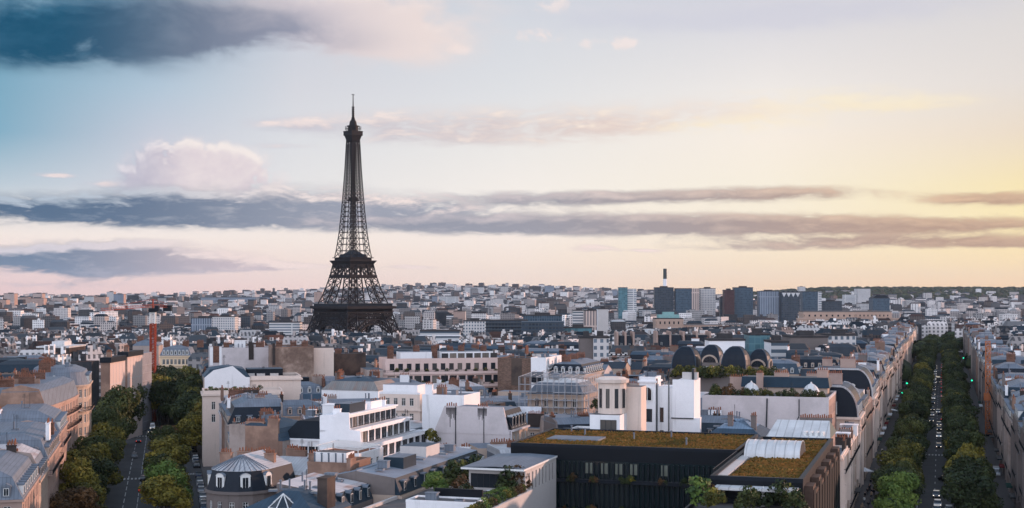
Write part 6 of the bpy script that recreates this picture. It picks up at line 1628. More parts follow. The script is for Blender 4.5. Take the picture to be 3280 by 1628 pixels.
fill(FK, (470, 640), (-260, -34), 15, 20, 1, between, cap=cap_near)
fill(FI, (330, 560), (-120, LI - 14.5), 15, 20, 1, lambda c: FI.to(c)[1] < LI - 15, cap=lambda c: 20)
fill(FK, (330, 640), (BR + 14.5, BR + 90), 16, 21, 1, lambda c: True, faces=(0, 3))
fill(FI, (560, 800), (-190, LI - 22), 16, 21, 0, lambda c: FI.to(c)[1] < -50, 14, 26)
fill(FK, (640, 840), (-330, -34), 16, 21, 0, lambda c: between(c) and c.x > -150, 14, 26)
print('houses', len(GEN), 'objects', len(bpy.data.objects))
# ---- small clutter on the nearer roofs
def clutter(B, n):
    if not hasattr(B, 'z2'): return
    for k in range(n):
        B.put(rnd.choice(['vent_pipe', 'vent_pipe', 'antenna', 'antenna', 'vent_box', 'skylight']), B.W * rnd.uniform(.3, .7), B.D * rnd.uniform(.3, .7), B.z2 - .05, rnd.choice([0, R(90), .4]))
for B in (RC, LEDGE, GW, BC, BW, MIDC, MIDL, WW, BB, BBW, BBR, WT, WL, LW, LZ, DB, CV, RB, YH, YW, W2, BROWN, LOWZ, SHED, PT, DW, SC, TERR): clutter(B, rnd.randint(3, 6))

# ---------------------------------------------------------------- the mass of the city
def M_mass():
    m, nt, b = principled('distant_city')
    at_ = nt.nodes.new('ShaderNodeAttribute'); at_.attribute_name = 'tint'; r = E(at_.outputs['Fac'])
    g = nt.nodes.new('ShaderNodeNewGeometry'); nz = sep(g.outputs['Normal'])[2]
    x, y, z = sep(g.outputs['Position'])
    s = x + y * .6
    fx, fz = (s * (1 / 3.1)).fn('FRACT'), (z * (1 / 3.4)).fn('FRACT')
    win = fx.fn('GREATER_THAN', .25) * fx.fn('LESS_THAN', .72) * fz.fn('GREATER_THAN', .2) * fz.fn('LESS_THAN', .8)
    c = r.ramp([(0, (.86, .82, .80)), (.16, (.42, .38, .36)), (.26, (.035, .042, .052)), (.40, (.82, .77, .74)), (.50, (.022, .028, .036)), (.64, (.12, .095, .085)), (.76, (.03, .034, .04)), (.88, (.66, .58, .54)), (1, (.88, .86, .84))])
    n = noise(g.outputs['Position'], .12, 3, .6); c = mixc(((n - .4) * 2).clamp() * .4, c, (.15, .13, .12))
    c = mixc(win * .8, c, (.03, .035, .04))
    rr = (r * 7.31).fn('FRACT')
    rf = rr.ramp([(0, (.010, .015, .021)), (.35, (.026, .040, .053)), (.58, (.06, .068, .076)), (.72, (.014, .016, .019)), (.82, (.08, .04, .03)), (.90, (.03, .034, .04)), (1, (.55, .54, .53))])
    nt.links.new(mixc(nz.step(.35, .5), c, rf), b.inputs['Base Color']); b.inputs['Roughness'].default_value = .75
    return m
mb = MB(); tint = []
def addhouse(p, ang, W, D, H, base):
    ca, sa = math.cos(ang), math.sin(ang); n0 = len(mb.f); t = rnd.random()
    mb.T = Matrix(((ca, -sa, 0, p.x), (sa, ca, 0, p.y), (0, 0, 1, base), (0, 0, 0, 1)))
    k = rnd.random(); w2, d2 = W / 2, D / 2
    if k < .45:
        h2 = rnd.uniform(2, 4.5); i = rnd.uniform(1.5, 3.5)
        mb.prism([(-w2, -d2), (w2, -d2), (w2, d2), (-w2, d2)], -3, H); n1 = len(mb.f)
        mb.prism([(-w2, -d2), (w2, -d2), (w2, d2), (-w2, d2)], H, H + h2, 0, None, [(-w2 + i, -d2 + i), (w2 - i, -d2 + i), (w2 - i, d2 - i), (-w2 + i, d2 - i)])
    else:
        mb.box(-w2, -d2, -3, w2, d2, H)
        if k < .75: a, b_ = rnd.uniform(-.6, .1), rnd.uniform(.2, .7); mb.box(w2 * a, -d2 * .6, H, w2 * (a + b_), d2 * .5, H + rnd.uniform(1.5, 3.4))
    if p.y < 2000:
        for q in range(rnd.randint(1, 3)): x, y = rnd.uniform(-.8, .8) * w2, rnd.uniform(-.8, .8) * d2; mb.box(x - 1.2, y - .4, H, x + 1.2, y + .4, H + rnd.uniform(2, 5))
    mb.T = None; tint.extend([t] * (len(mb.f) - n0))
RIVER = []
def city(y0, y1, step0, grow):
    y = y0
    while y < y1:
        st = step0 + (y - y0) * grow; xm = y * .385; x = -xm
        while x < xm:
            p = Vector((x + rnd.uniform(-.25, .25) * st, y + rnd.uniform(-.3, .3) * st)); x += st * rnd.uniform(.75, 1.1)
            az = p.x / p.y
            if abs(FK.to(p)[1] - BK) < 20 and p.y < 1350: continue
            if p.y < 1000 and abs(FI.to(p)[1] - BI) < 24: continue
            if (p - Vector((-200, 1760))).length < 105: continue
            if -.30 < az < -.02 and 1560 < p.y < 1700: continue                      # the river and its quays
            if p.y > 5600 and az > .12 and rnd.random() < .90 + .1 * sstep(6600, 7400, p.y): continue               # wooded hill
            if p.y > 4300 and rnd.random() < .25: continue
            W, D = st * rnd.uniform(.5, 1.0), st * rnd.uniform(.4, .7)
            if p.y > 2500: W = min(W, rnd.uniform(12, 44)); D = min(D, 20)
            q = [p + Vector((i * W / 2, j * D / 2)) for i, j in ((-1, -1), (1, -1), (1, 1), (-1, 1))]
            if p.y < 1600 and clash(q, 1): continue
            base = gz(p.x, p.y); H = rnd.choice([14, 16, 18, 19, 20, 21, 22]) + rnd.uniform(-1, 2)
            if p.y > 1900 and rnd.random() < .10: H += rnd.uniform(6, 22)
            addhouse(p, rnd.choice([FK.rz, FI.rz, .4, -.1, .8, 0]) + rnd.uniform(-.1, .1), W, D, H, base)
        y += st * .8
city(650, 1300, 17, .004); city(1300, 2300, 20, .007); city(2300, 4500, 26, .006); city(4500, 8600, 44, .004)
o = mb.build('distant_city', M_mass()); o['kind'] = 'stuff'; o['label'] = 'mass of pale and dark roofs of the city out to the horizon'; o['category'] = 'houses'
a = o.data.attributes.new('tint', 'FLOAT', 'FACE'); a.data.foreach_set('value', tint)

# ---------------------------------------------------------------- trees and shrubs
leaf_dark = M_leaf('dark_leaves', (.010, .018, .008), (.028, .040, .012), (.075, .080, .020))
leaf_olive = M_leaf('olive_leaves', (.016, .024, .008), (.075, .074, .014), (.26, .20, .03))
leaf_rust = M_leaf('rusty_leaves', (.030, .020, .010), (.085, .045, .018), (.19, .09, .03))
leaf_green = M_leaf('fresh_leaves', (.018, .036, .012), (.06, .105, .022), (.15, .20, .04))
bark = M_plain('bark', (.06, .05, .04), .95, .4, 2.0)
def crown_mesh(seed, r, h, z0, n, leaf, mat, lobes=9, flat=.8):
    """leaf clumps spread through a crown of uneven lobes"""
    rg = random.Random(seed); mb = MB(); tone = []
    L = [(Vector((0, 0, z0 + h * .55)), r * .62, .5)]
    for k in range(lobes):
        a = 6.283 * k / lobes + rg.uniform(-.4, .4); t = rg.random(); q = r * rg.uniform(.38, .66)
        L.append((Vector((math.cos(a) * q, math.sin(a) * q, z0 + h * (.22 + .62 * t))), r * rg.uniform(.30, .46), rg.random()))
    L.append((Vector((rg.uniform(-.2, .2) * r, rg.uniform(-.2, .2) * r, z0 + h * .86)), r * .36, rg.random()))
    tot = sum(l[1] ** 2 for l in L)
    for c, lr, tn in L:
        for _ in range(int(n * lr * lr / tot)):
            d = Vector((rg.gauss(0, 1), rg.gauss(0, 1), rg.gauss(0, 1))).normalized(); rad = lr * (1 - .35 * rg.random() ** 2) * (1 + .18 * math.sin(5 * d.x + 7 * tn) * math.cos(4 * d.y))
            p = c + Vector((d.x * rad, d.y * rad, d.z * rad * flat))
            nn = (d + Vector((rg.gauss(0, .45), rg.gauss(0, .45), rg.gauss(0, .45)))).normalized()
            u = nn.orthogonal().normalized(); v = nn.cross(u); s = leaf * rg.uniform(.55, 1.2); a = rg.random() * 6.283
            u, v = u * math.cos(a) + v * math.sin(a), v * math.cos(a) - u * math.sin(a)
            mb.face([p - u * s - v * s * .35, p + u * s * .1 - v * s * .7, p + u * s + v * s * .3, p - u * s * .1 + v * s * .7]); tone.append(min(1, max(0, tn * .7 + rg.random() * .45)))
    me = mb.mesh('crown', mat); a = me.attributes.new('tone', 'FLOAT', 'FACE'); a.data.foreach_set('value', tone); return me
def trunk_mesh(h, r=.22, seed=0):
    rg = random.Random(seed); mb = MB(); mb.cyl(0, 0, -.3, h * .55, r, r * .7, 7)
    for k in range(5):
        a = k * 1.257 + rg.random(); q = Vector((math.cos(a) * h * .22, math.sin(a) * h * .22, h * (.8 + .2 * rg.random()))); mb.bar((0, 0, h * .5), q, r * .8); mb.bar(q * .6 + Vector((0, 0, h * .2)), q + Vector((math.sin(a), math.cos(a), 1.2)), r * .45)
    return mb.mesh('trunk', bark)
CR = {}
for nm, mat in (('dark', leaf_dark), ('olive', leaf_olive), ('rust', leaf_rust), ('green', leaf_green)):
    CR[nm] = [crown_mesh(hash(nm) % 97 * 0 + 11 * k + len(nm), 5.4, 9.6, 3.0, 5200, .33, mat, 9 + k) for k in range(3 if nm in ('dark', 'olive') else 1)]
TRK = [trunk_mesh(8.0, .24, k) for k in range(2)]
TREES = []
def tree(p, kind, sc, name='plane_tree', group=None, v=None):
    z = gz(p.x, p.y); T = thing(name, '', 'tree', (p.x, p.y, z), rnd.random() * 6.28, group); T.scale = (sc * rnd.uniform(.86, 1.16), sc * rnd.uniform(.86, 1.16), sc * rnd.uniform(.86, 1.12))
    link('crown', rnd.choice(CR[kind]), T); link('trunk', rnd.choice(TRK), T); TREES.append((T, kind, p, z + 8 * sc)); return T
GR = 'plane trees along the right-hand avenue'
a = 304.0
while a < 1300:
    for s in (-1, 1):
        if a > 1000 and rnd.random() < .1: continue
        p = FK.fr(a + rnd.uniform(-1, 1), BK + s * (7.3 + rnd.uniform(-.4, .4)))
        kind = 'green' if (s < 0 and a < 306) else rnd.choices(['dark', 'olive'], [6, 4] if s < 0 and a < 480 else [9, 1])[0]
        tree(p, kind, rnd.uniform(.88, 1.04), group=GR)
    a += 8.8
GL = 'trees along the left-hand avenue'
for a, b, k, s in ((288, -17.2, 'rust', .85), (299, -16.4, 'olive', .92), (311, -17.4, 'olive', 1.02), (324, -16.6, 'dark', 1.0), (336, -17.2, 'olive', 1.08), (348, -16.8, 'olive', 1.1), (361, -17.6, 'dark', 1.05), (374, -16.8, 'olive', 1.1), (388, -17.0, 'olive', 1.05), (402, -17.0, 'olive', 1.08), (416, -17, 'dark', 1.05), (430, -16.4, 'dark', 1.1), (444, -16.2, 'dark', 1.25),
                   (303, .2, 'olive', .95), (315, 1.0, 'green', .95), (331, .6, 'olive', .98), (346, .2, 'dark', .9), (374, .8, 'olive', 1.02), (389, 1.0, 'olive', 1.0), (402, .6, 'dark', .9), (438, .6, 'rust', .85), (447, 2.0, 'rust', .7)):
    tree(FI.fr(a, b + (.4 if b < -10 else -.2)), k, s * 1.06, group=GL)
for k in range(400):
    a, b = rnd.uniform(436, 640), rnd.uniform(-15, 13)
    if a < 545 and -13 < b < 8 - (a - 436) * .02: continue
    p = FI.fr(a, b)
    if sum(1 for t in TREES if (p - t[2]).length < 6.6) or clash([p + Vector((i, j)) for i, j in ((-.5, -.5), (.5, -.5), (.5, .5), (-.5, .5))]): continue
    tree(p, rnd.choices(['dark', 'olive'], [7, 3])[0], rnd.uniform(1.3, 1.6) if a > 520 or b < -10 else 1.2, group=GL)
# trees at the foot of the tower and scattered between the far roofs
fg = MB(); tone = []
def clump(p, z, r):
    for _ in range(int(46 + r * 5)):
        d = Vector((rnd.gauss(0, 1), rnd.gauss(0, 1), abs(rnd.gauss(0, 1)))).normalized(); q = Vector((p.x, p.y, z)) + Vector((d.x * r, d.y * r, d.z * r * .8)) * rnd.uniform(.6, 1); s = r * .28
        u = d.orthogonal().normalized(); v = d.cross(u); fg.face([q - u * s, q - v * s, q + u * s, q + v * s]); tone.append(rnd.random())
for k in range(2400):
    Y = 700 + 5600 * rnd.random() ** 1.6; p = Vector((rnd.uniform(-.38, .38) * Y, Y))
    if Y < 1000 and (FK.to(p)[1] > BL - 3 and FK.to(p)[1] < BR + 3): continue
    clump(p, gz(p.x, Y) + (2 if Y > 1500 else 6), rnd.uniform(5, 9) * (1 + Y / 5000))
for k in range(260):
    p = Vector((rnd.uniform(-430, 0), rnd.uniform(1560, 1720))); clump(p, gz(p.x, p.y) + 4, rnd.uniform(6, 9))
for k in range(900):      # the wooded hill on the right and the crest on the left
    if k < 780: Y = rnd.uniform(6200, 8600); p = Vector((rnd.uniform(.165, .40) * Y, Y))
    else: Y = rnd.uniform(5200, 5600); p = Vector((rnd.uniform(-.24, -.10) * Y, Y))
    clump(p, gz(p.x, Y) + 2, rnd.uniform(16, 30))
o = fg.build('far_trees', leaf_dark); o['kind'] = 'stuff'; o['label'] = 'dark tree tops between the distant roofs and over the far hill'; o['category'] = 'trees'
q = o.data.attributes.new('tone', 'FLOAT', 'FACE'); q.data.foreach_set('value', tone)

SH = {k: crown_mesh(5 + i, 1.0, 1.7, .05, 420, .13, m, 6) for i, (k, m) in enumerate((('dark', leaf_dark), ('olive', leaf_olive), ('rust', leaf_rust), ('green', leaf_green)))}
SHRUBS = []
def shrub(x, y, z, kind, sc, label, cat='shrub', group=None, sz=1.0):
    o = bpy.data.objects.new({'hedge': 'hedge'}.get(cat, 'shrub'), SH[kind]); COL.objects.link(o); o.location = (x, y, z); o.scale = (sc, sc, sc * sz); o.rotation_euler = (0, 0, rnd.random() * 6.28)
    tag(o, label, cat, group); SHRUBS.append(o); return o
def local(B, x, y): return B.fr.fr(B.a0 + y, B.b0 + x)
# terrace before the pavilion
zt = POD.H + .06
p = at(1400, 1560, 18.5); tr = tree(p, 'green', .30, 'young_tree'); tr.location.z = zt; tr.scale = (.46, .46, .34); tr['label'] = 'bright green bushy young tree on the terrace left of the pavilion'; TREES.pop()
for sx, sy, k, s, lab in ((1452, 1545, 'dark', 1.9, 'dark round shrub beside the bright green young tree'), (1480, 1530, 'olive', 1.6, 'olive shrub behind the dark round shrub on the terrace'), (1512, 1525, 'dark', 1.9, 'dark tall shrub left of the folded parasol'), (1478, 1575, 'rust', 1.5, 'reddish shrub at the terrace edge'), (1500, 1585, 'dark', 1.2, 'small dark shrub before the terrace table'), (1625, 1560, 'dark', 1.8, 'dark shrub right of the folded parasol'), (1662, 1555, 'rust', 1.7, 'red-tipped shrub under the pavilion eave'), (1605, 1545, 'dark', 1.6, 'shrub beside the pavilion window')):
    p = at(sx, sy, zt + 1); shrub(p.x, p.y, zt, k, s * 1.45, lab, group='shrubs on the pavilion terrace')
for k in range(16):
    p = POD.fr.fr(POD.a0 + POD.D - 3 - k * 1.9, POD.b0 + POD.W - .9 + rnd.uniform(-.2, .3)); shrub(p.x, p.y, zt + .3, rnd.choice(['olive', 'green', 'rust', 'dark', 'olive']), rnd.uniform(.8, 1.15), 'tuft of planting along the terrace parapet above the dark court', 'plant', 'planting along the terrace parapet')
hb = crown_mesh(77, 1.0, 1.0, 0, 10, .1, leaf_green, 3)
mb = MB(); tone2 = []
h0, h1 = at(1560, 1605, zt), at(1668, 1560, zt)
for k in range(2600):
    t = rnd.random(); w_ = rnd.uniform(-.7, .7); q = h0.lerp(h1, t); d = (h1 - h0).normalized(); n = Vector((-d.y, d.x)); z = zt + rnd.choice([1.15, 1.1, 1.2, rnd.random() * 1.2]); q = q + n * (w_ if z > zt + 1.05 else math.copysign(.7, w_))
    s = .13; a, b = rnd.random() * 6.28, rnd.uniform(-.4, .4); u = Vector((math.cos(a), math.sin(a), b)) * s; v = Vector((-math.sin(a) * .6, math.cos(a) * .6, .5)) * s; c = Vector((q.x, q.y, z)); mb.face([c - u, c - v, c + u, c + v]); tone2.append(rnd.random())
o = mb.build('hedge', leaf_green); tag(o, 'clipped bright green hedge along the pavilion terrace', 'hedge'); q = o.data.attributes.new('tone', 'FLOAT', 'FACE'); q.data.foreach_set('value', tone2)
def parasol(sx, sy, z, lab):
    p = at(sx, sy, z); T = thing('folded_parasol', lab, 'parasol', (p.x, p.y, z), rnd.random()); mb = MB(); mb.cyl(0, 0, 0, 3.0, .04, .04, 6); mb.cyl(0, 0, 0, .12, .35, .35, 10); mb.build('pole', frame_white, T)
    mb = MB(); mb.lathe([(.10, .95), (.30, 1.15), (.24, 1.6), (.26, 1.9), (.18, 2.5), (.06, 2.95), (.0, 3.0)], 9); mb.build('canopy', frame_white, T); T.rotation_euler.x = R(4); return T
parasol(1600, 1568, zt, 'folded white parasol beside the terrace table')
p = at(1578, 1585, zt); T = thing('terrace_table', 'white garden table on the pavilion terrace', 'table', (p.x, p.y, zt), .4)
mb = MB(); mb.box(-1.0, -.5, .70, 1.0, .5, .75); mb.build('tabletop', frame_white, T); [link('leg', WIN.setdefault('tl', (lambda m: (m.box(-.04, -.04, 0, .04, .04, .70), m.mesh('leg', frame_dark))[1])(MB())), T, (x, y, 0)) for x in (-.9, .9) for y in (-.42, .42)]
# hanging plants over the dark front
for k in range(34):
    x = rnd.uniform(1, MODERN.W - 1); p = local(MODERN, x, -.9); lo = k % 3 == 0; shrub(p.x, p.y, MODERN.H - (11.2 if lo else 5.9) - .3, rnd.choice(['dark', 'dark', 'olive', 'rust']), rnd.uniform(.55, 1.0), 'trailing plant in the lower planter ledge of the dark block' if lo else 'trailing plant in the upper planter ledge of the dark block', 'plant', 'trailing plants in the lower ledge' if lo else 'trailing plants in the upper ledge')
# garden below the wing
z2 = TW1.H + .06
for sx, sy, k, s, lab in ((2245, 1590, 'green', 2.6, 'big round green bush at the left of the lower terrace'), (2290, 1600, 'olive', 2.0, 'olive round bush before the big green bush'), (2275, 1575, 'rust', 1.7, 'rust-coloured shrub behind the olive bush'), (2385, 1600, 'dark', 2.2, 'dark round bush between the two folded parasols'), (2490, 1590, 'dark', 2.5, 'large dark bush at the right of the lower terrace'), (2520, 1580, 'olive', 2.0, 'yellow-tipped bush beside the large dark bush'), (2550, 1600, 'dark', 2.0, 'dark bush at the street end of the lower terrace'), (2420, 1585, 'dark', 1.6, 'small dark bush below the white canopy')):
    p = at(sx, sy, z2 + 1.8); shrub(p.x, p.y, z2, k, s, lab, group='bushes on the lower terrace')
parasol(2350, 1606, z2, 'folded white parasol on the lower terrace, left one'); parasol(2443, 1622, z2, 'folded white parasol on the lower terrace, right one')
# roof garden on the long grey wall, domes' terrace and others
for k in range(30):
    x = 1.5 + (LW.W - 3) * (k + rnd.uniform(.1, .9)) / 30; p = local(LW, x, rnd.uniform(1.4, 5)); s = rnd.uniform(.7, 1.3) if k > 5 else rnd.uniform(1.2, 2.0)
    shrub(p.x, p.y, LW.H, rnd.choice(['dark', 'dark', 'dark', 'rust', 'olive']), s, 'potted shrub in the roof garden above the long grey wall', group='shrubs of the roof garden')
for k in range(26):
    p = local(DB, DB.W * (k + .5) / 26, rnd.uniform(-4, 3)); shrub(p.x, p.y, DB.H - 1.5, rnd.choice(['dark', 'dark', 'olive']), rnd.uniform(1.4, 2.6), 'dark shrub in the terrace garden around the black domes', group='shrubs around the domes')
for k in range(9):
    p = local(RO, RO.W - 9 + k * 1.2 + rnd.uniform(-.3, .3), 13 + rnd.uniform(-3, 3)); shrub(p.x, p.y, RO.H + 4.0, 'dark', rnd.uniform(1, 1.7), 'dark shrub on the terrace beside the cream rotunda', group='shrubs by the rotunda')
for k in range(12):
    p = local(LEDGE, 1 + k * 1.35, 1.4 + rnd.uniform(-.4, .8)); shrub(p.x, p.y, LEDGE.H - LEDGE.root.location.z * -1 + .1 if False else LEDGE.H + LEDGE.root.location.z, rnd.choice(['dark', 'olive', 'green']), rnd.uniform(.6, 1.3), 'shrub on the terrace ledge of the cream corner building', group='shrubs on the corner terrace')
for k in range(22):
    p = local(PT, 2 + (PT.W - 4) * k / 21, -1.6 if k % 2 else -4.2); shrub(p.x, p.y, PT.H + PT.root.location.z - (4.6 if k % 2 else 9.0) + .1, rnd.choice(['dark', 'dark', 'olive']), rnd.uniform(.8, 1.3), 'shrub on a balcony of the long pink terraced block', group='shrubs of the terraced block')
p = local(W1, W1.W - .5, W1.D - 2); shrub(p.x, p.y, 15.7, 'olive', 2.2, 'round yellow-green bush at the end of the stepped white terraces')
p = at(713, 1240, 21.5); shrub(p.x, p.y, 20.5, 'dark', 1.8, 'dark bush at the foot of the big white gable'); p = at(745, 1225, 21.5); shrub(p.x, p.y, 21.0, 'dark', 1.5, 'climbing dark bush beside the rounded cornice')

# ---------------------------------------------------------------- cars, people, street things
head_l = M_emit('headlight_on', (1.0, .86, .70), 4.0); tail_l = M_emit('tail_light_on', (1.0, .06, .03), 3.0)
head_off = M_plain('headlight_off', (.5, .5, .5), .2); tail_off = M_plain('tail_light_off', (.18, .015, .015), .3); tyre = M_plain('tyre', (.012, .012, .013), .8)
def paintm(n, c): 
    m, nt, b = principled(n); b.inputs['Base Color'].default_value = c + (1,); b.inputs['Roughness'].default_value = .28; b.inputs['Metallic'].default_value = .2; b.inputs['Coat Weight'].default_value = .5; return m
PAINT = {'black': paintm('black_paint', (.012, .013, .016)), 'white': paintm('white_paint', (.70, .70, .69)), 'grey': paintm('grey_paint', (.13, .14, .15)), 'silver': paintm('silver_paint', (.38, .39, .40)), 'blue': paintm('dark_blue_paint', (.015, .03, .07)), 'red': paintm('red_paint', (.25, .02, .02))}
def car_parts(kind):
    L, Wd, hb, hr = (4.3, 1.78, .82, 1.48) if kind == 'car' else (5.3, 1.98, 1.1, 2.35) if kind == 'van' else (11.5, 2.5, 1.2, 3.1)
    def prof(x, pts): return pts
    if kind == 'car': cab = [(-1.95, .86), (-1.55, 1.36), (-1.2, 1.46), (.2, 1.48), (.55, 1.40), (1.15, .90)]; low = [(-2.15, .30), (-2.15, .72), (-1.95, .86), (1.15, .90), (1.95, .74), (2.15, .55), (2.12, .28)]
    elif kind == 'van': cab = [(-2.62, 1.1), (-2.58, 2.25), (-2.4, 2.35), (1.0, 2.32), (1.35, 2.15), (1.95, 1.2)]; low = [(-2.65, .32), (-2.65, 1.1), (1.95, 1.2), (2.55, .95), (2.65, .6), (2.6, .3)]
    else: cab = [(-5.75, 1.2), (-5.72, 3.0), (-5.5, 3.1), (5.4, 3.1), (5.7, 2.9), (5.75, 1.2)]; low = [(-5.75, .35), (-5.75, 1.2), (5.75, 1.2), (5.75, .35)]
    def ext(pts, w0, w1, m=0):
        mb = MB(); n = len(pts); zs = [p[1] for p in pts]; z0, z1 = min(zs), max(zs)
        w = [w0 + (w1 - w0) * (z - z0) / (z1 - z0) for z in zs]
        A = [mb.vert((x, -k / 2, z)) for (x, z), k in zip(pts, w)]; B_ = [mb.vert((x, k / 2, z)) for (x, z), k in zip(pts, w)]
        mb.idx(A, m); mb.idx(B_[::-1], m)
        for i in range(n): j = (i + 1) % n; mb.idx((A[j], A[i], B_[i], B_[j]), m)
        return mb
    body = ext(low, Wd, Wd * .97); roofp = [(x * .93, z) for x, z in cab]
    c = ext(cab, Wd * .96, Wd * .76); body.v, off = body.v, 0
    g = ext([(x * .90 + (.02), .06 + z * .955) for x, z in cab], Wd * .975, Wd * .79)
    wh = MB()
    wh.T = Matrix.Rotation(R(90), 4, 'X'); wh.cyl(0, 0, -.11, .11, .32 if kind == 'car' else .38, None, 12); wh.T = None
    return body, c, g, wh, L, Wd
CARP = {}
for k in ('car', 'van', 'bus'):
    bd, c, g, wh, L, Wd = car_parts(k)
    CARP[k] = (bd, c, g, wh.mesh('wheel', tyre), L, Wd)
def lamp_mesh(m):
    mb = MB(); mb.lathe([(.0, -.05), (.11, -.03), (.13, 0), (.10, .04), (0, .05)], 8); return mb.mesh('headlight', m)
LAMPS = {k: lamp_mesh(m) for k, m in (('hon', head_l), ('hoff', head_off), ('ton', tail_l), ('toff', tail_off))}
CARM = {}
def car(p, ang, kind, col, on, label, group):
    z = gz(p.x, p.y) + .03
    if (kind, col) not in CARM:
        bd, c, g, wm, L, Wd = CARP[kind]
        r = MB(); zmax = max(v[2] for v in c.v); 
        tops = [v for v in c.v if v[2] > zmax - .14]; xs = [v[0] for v in tops]; hw = max(abs(v[1]) for v in tops)
        r.box(min(xs) + .02, -hw, zmax - .05, max(xs) - .02, hw, zmax + .03)
        CARM[(kind, col)] = (bd.mesh('body', PAINT[col]), (c.mesh('cabin', glass) if kind != 'van' else c.mesh('cabin', PAINT[col])), r.mesh('roof', PAINT[col]), wm)
    bm, cm, rm, wm = CARM[(kind, col)]; L, Wd = CARP[kind][4:]
    T = thing({'car': 'parked_car' if not on else 'driving_car', 'van': 'delivery_van', 'bus': 'city_bus'}[kind], label, kind, (p.x, p.y, z), ang, group)
    link('body', bm, T); link('cabin', cm, T); link('roof', rm, T)
    if kind == 'van': mb = MB(); mb.face([(1.52, -.8, 1.95), (1.96, -.85, 1.3), (1.96, .85, 1.3), (1.52, .8, 1.95)][::-1]); mb.build('windscreen', glass, T)
    for x in (-L * .32, L * .32):
        for s in (-1, 1): link('wheel', wm, T, (x, s * (Wd / 2 - .12), .32))
    for s in (-1, 1):
        link('headlight', LAMPS['hon' if on else 'hoff'], T, (L / 2 - .02, s * Wd * .36, .62)); link('tail_light', LAMPS['ton' if on == 2 else 'toff'], T, (-L / 2 + .0, s * Wd * .38, .74))
    return T
aK = math.atan2(dK.y, dK.x); aI = math.atan2(dI.y, dI.x)
def zpx(x, y): return (2650 + x * .2564, 1300 + y * .2564)
away, toward = 0.0, math.pi
GC = 'cars on the right-hand avenue'
cars = [((1362, 1105), toward, 'car', 'grey', 1, 'grey car with lit headlights, second from the bottom on the right avenue'), ((1378, 1220), toward, 'car', 'silver', 1, 'silver car with lit headlights, lowest whole car on the right avenue'), ((1370, 1290), toward, 'car', 'white', 1, 'white car cut by the bottom edge on the right avenue'), ((1520, 1285), away, 'car', 'white', 1, 'white car at the bottom edge, in the right-hand lane'), ((1392, 500), toward, 'car', 'black', 1, 'black car alone below the zebra crossing'), ((1393, 370), toward, 'car', 'white', 1, 'white car with bright headlights below the crossing queue'), ((1396, 285), toward, 'car', 'black', 1, 'black car just below the zebra crossing'), ((1396, 228), toward, 'car', 'grey', 1, 'grey car at the zebra crossing'), ((1385, 70), toward, 'car', 'silver', 1, 'silver car just beyond the zebra crossing')]
for (x, y), d, k, c, on, lab in cars: p = at(*zpx(x, y), .7); car(p, aK + d, k, c, on, lab, GC)
p = at(*zpx(1465, 910), .7); car(p, aK + .5, 'car', 'black', 2, 'black car turning with red tail lights in the middle of the right avenue', GC)
p = at(*zpx(1440, 95), .7); car(p, aK + 1.0, 'car', 'blue', 1, 'dark blue car turning across the right avenue', GC)
p = at(2460 + 958 * .569, 900 + 560 * .569, 1.2); car(p, aK + toward, 'bus', 'grey', 1, 'grey bus coming down the right avenue', GC)
for i in range(30):
    a = 560 + i * 15 + rnd.uniform(-5, 5); s = i % 2
    car(FK.fr(a, BK + (2.2 if s else -2.0)), aK + (away if s else toward), 'car', rnd.choice(['black', 'grey', 'white', 'silver']), 2 if s else 1, 'distant car with red tail lights going away on the right avenue' if s else 'distant car with white headlights coming down the right avenue', 'far cars going away' if s else 'far cars coming nearer')
GI = 'cars on the left-hand avenue'
def z1(x, y): return (x * .569, 900 + y * .569)
for (x, y), d, k, c, on, lab in (((757, 1012), away, 'car', 'grey', 0, 'grey car alone in the middle of the left avenue'), ((858, 832), toward, 'van', 'white', 1, 'white van coming down the left avenue'), ((846, 858), toward, 'car', 'black', 1, 'dark car with headlights before the white van'), ((780, 918), away, 'car', 'black', 2, 'black car with red tail lights on the left avenue'), ((800, 1214), away, 'car', 'red', 2, 'dark red car with glowing tail lights near the bottom of the left avenue'), ((808, 1150), away, 'car', 'black', 0, 'black car beside the median trees of the left avenue')):
    p = at(*z1(x, y), -1.2); car(p, aI + d, k, c, on, lab, GI)
lanes = [(BI + 14.4, 268, 10), (BI + 17.9, 300, 28)]
for b, a0, n in lanes:
    for i in range(n):
        if rnd.random() < .2: continue
        p = FI.fr(a0 + i * 5.9, b); c = rnd.choice(['black', 'white', 'grey', 'silver', 'blue', 'white'])
        car(p, aI + rnd.choice([0, math.pi]), rnd.choices(['car', 'van'], [8, 1])[0], c, 0, {'black': 'black', 'white': 'white', 'grey': 'grey', 'silver': 'silver', 'blue': 'dark blue'}[c] + ' vehicle parked in the side lane of the left avenue', {'black': 'black', 'white': 'white', 'grey': 'grey', 'silver': 'silver', 'blue': 'dark blue'}[c] + ' vehicles parked in the side lane')
for s, lab in ((-1, 'left'), (1, 'right')):
    for i in range(40):
        if rnd.random() < .25: continue
        c = rnd.choice(['black', 'grey', 'blue', 'black', 'silver']); car(FK.fr(320 + i * 6.2, BK + s * 5.6), aK, 'car', c, 0, {'black': 'black', 'grey': 'grey', 'silver': 'silver', 'blue': 'dark blue'}[c] + ' car parked under the %s row of trees on the right avenue' % lab, {'black': 'black', 'grey': 'grey', 'silver': 'silver', 'blue': 'dark blue'}[c] + ' cars parked under the %s tree row' % lab)
p = at(*zpx(2110, 830), 1.0); car(p, aK + toward, 'van', 'silver', 0, 'pale van parked against the right-hand fronts', GC)
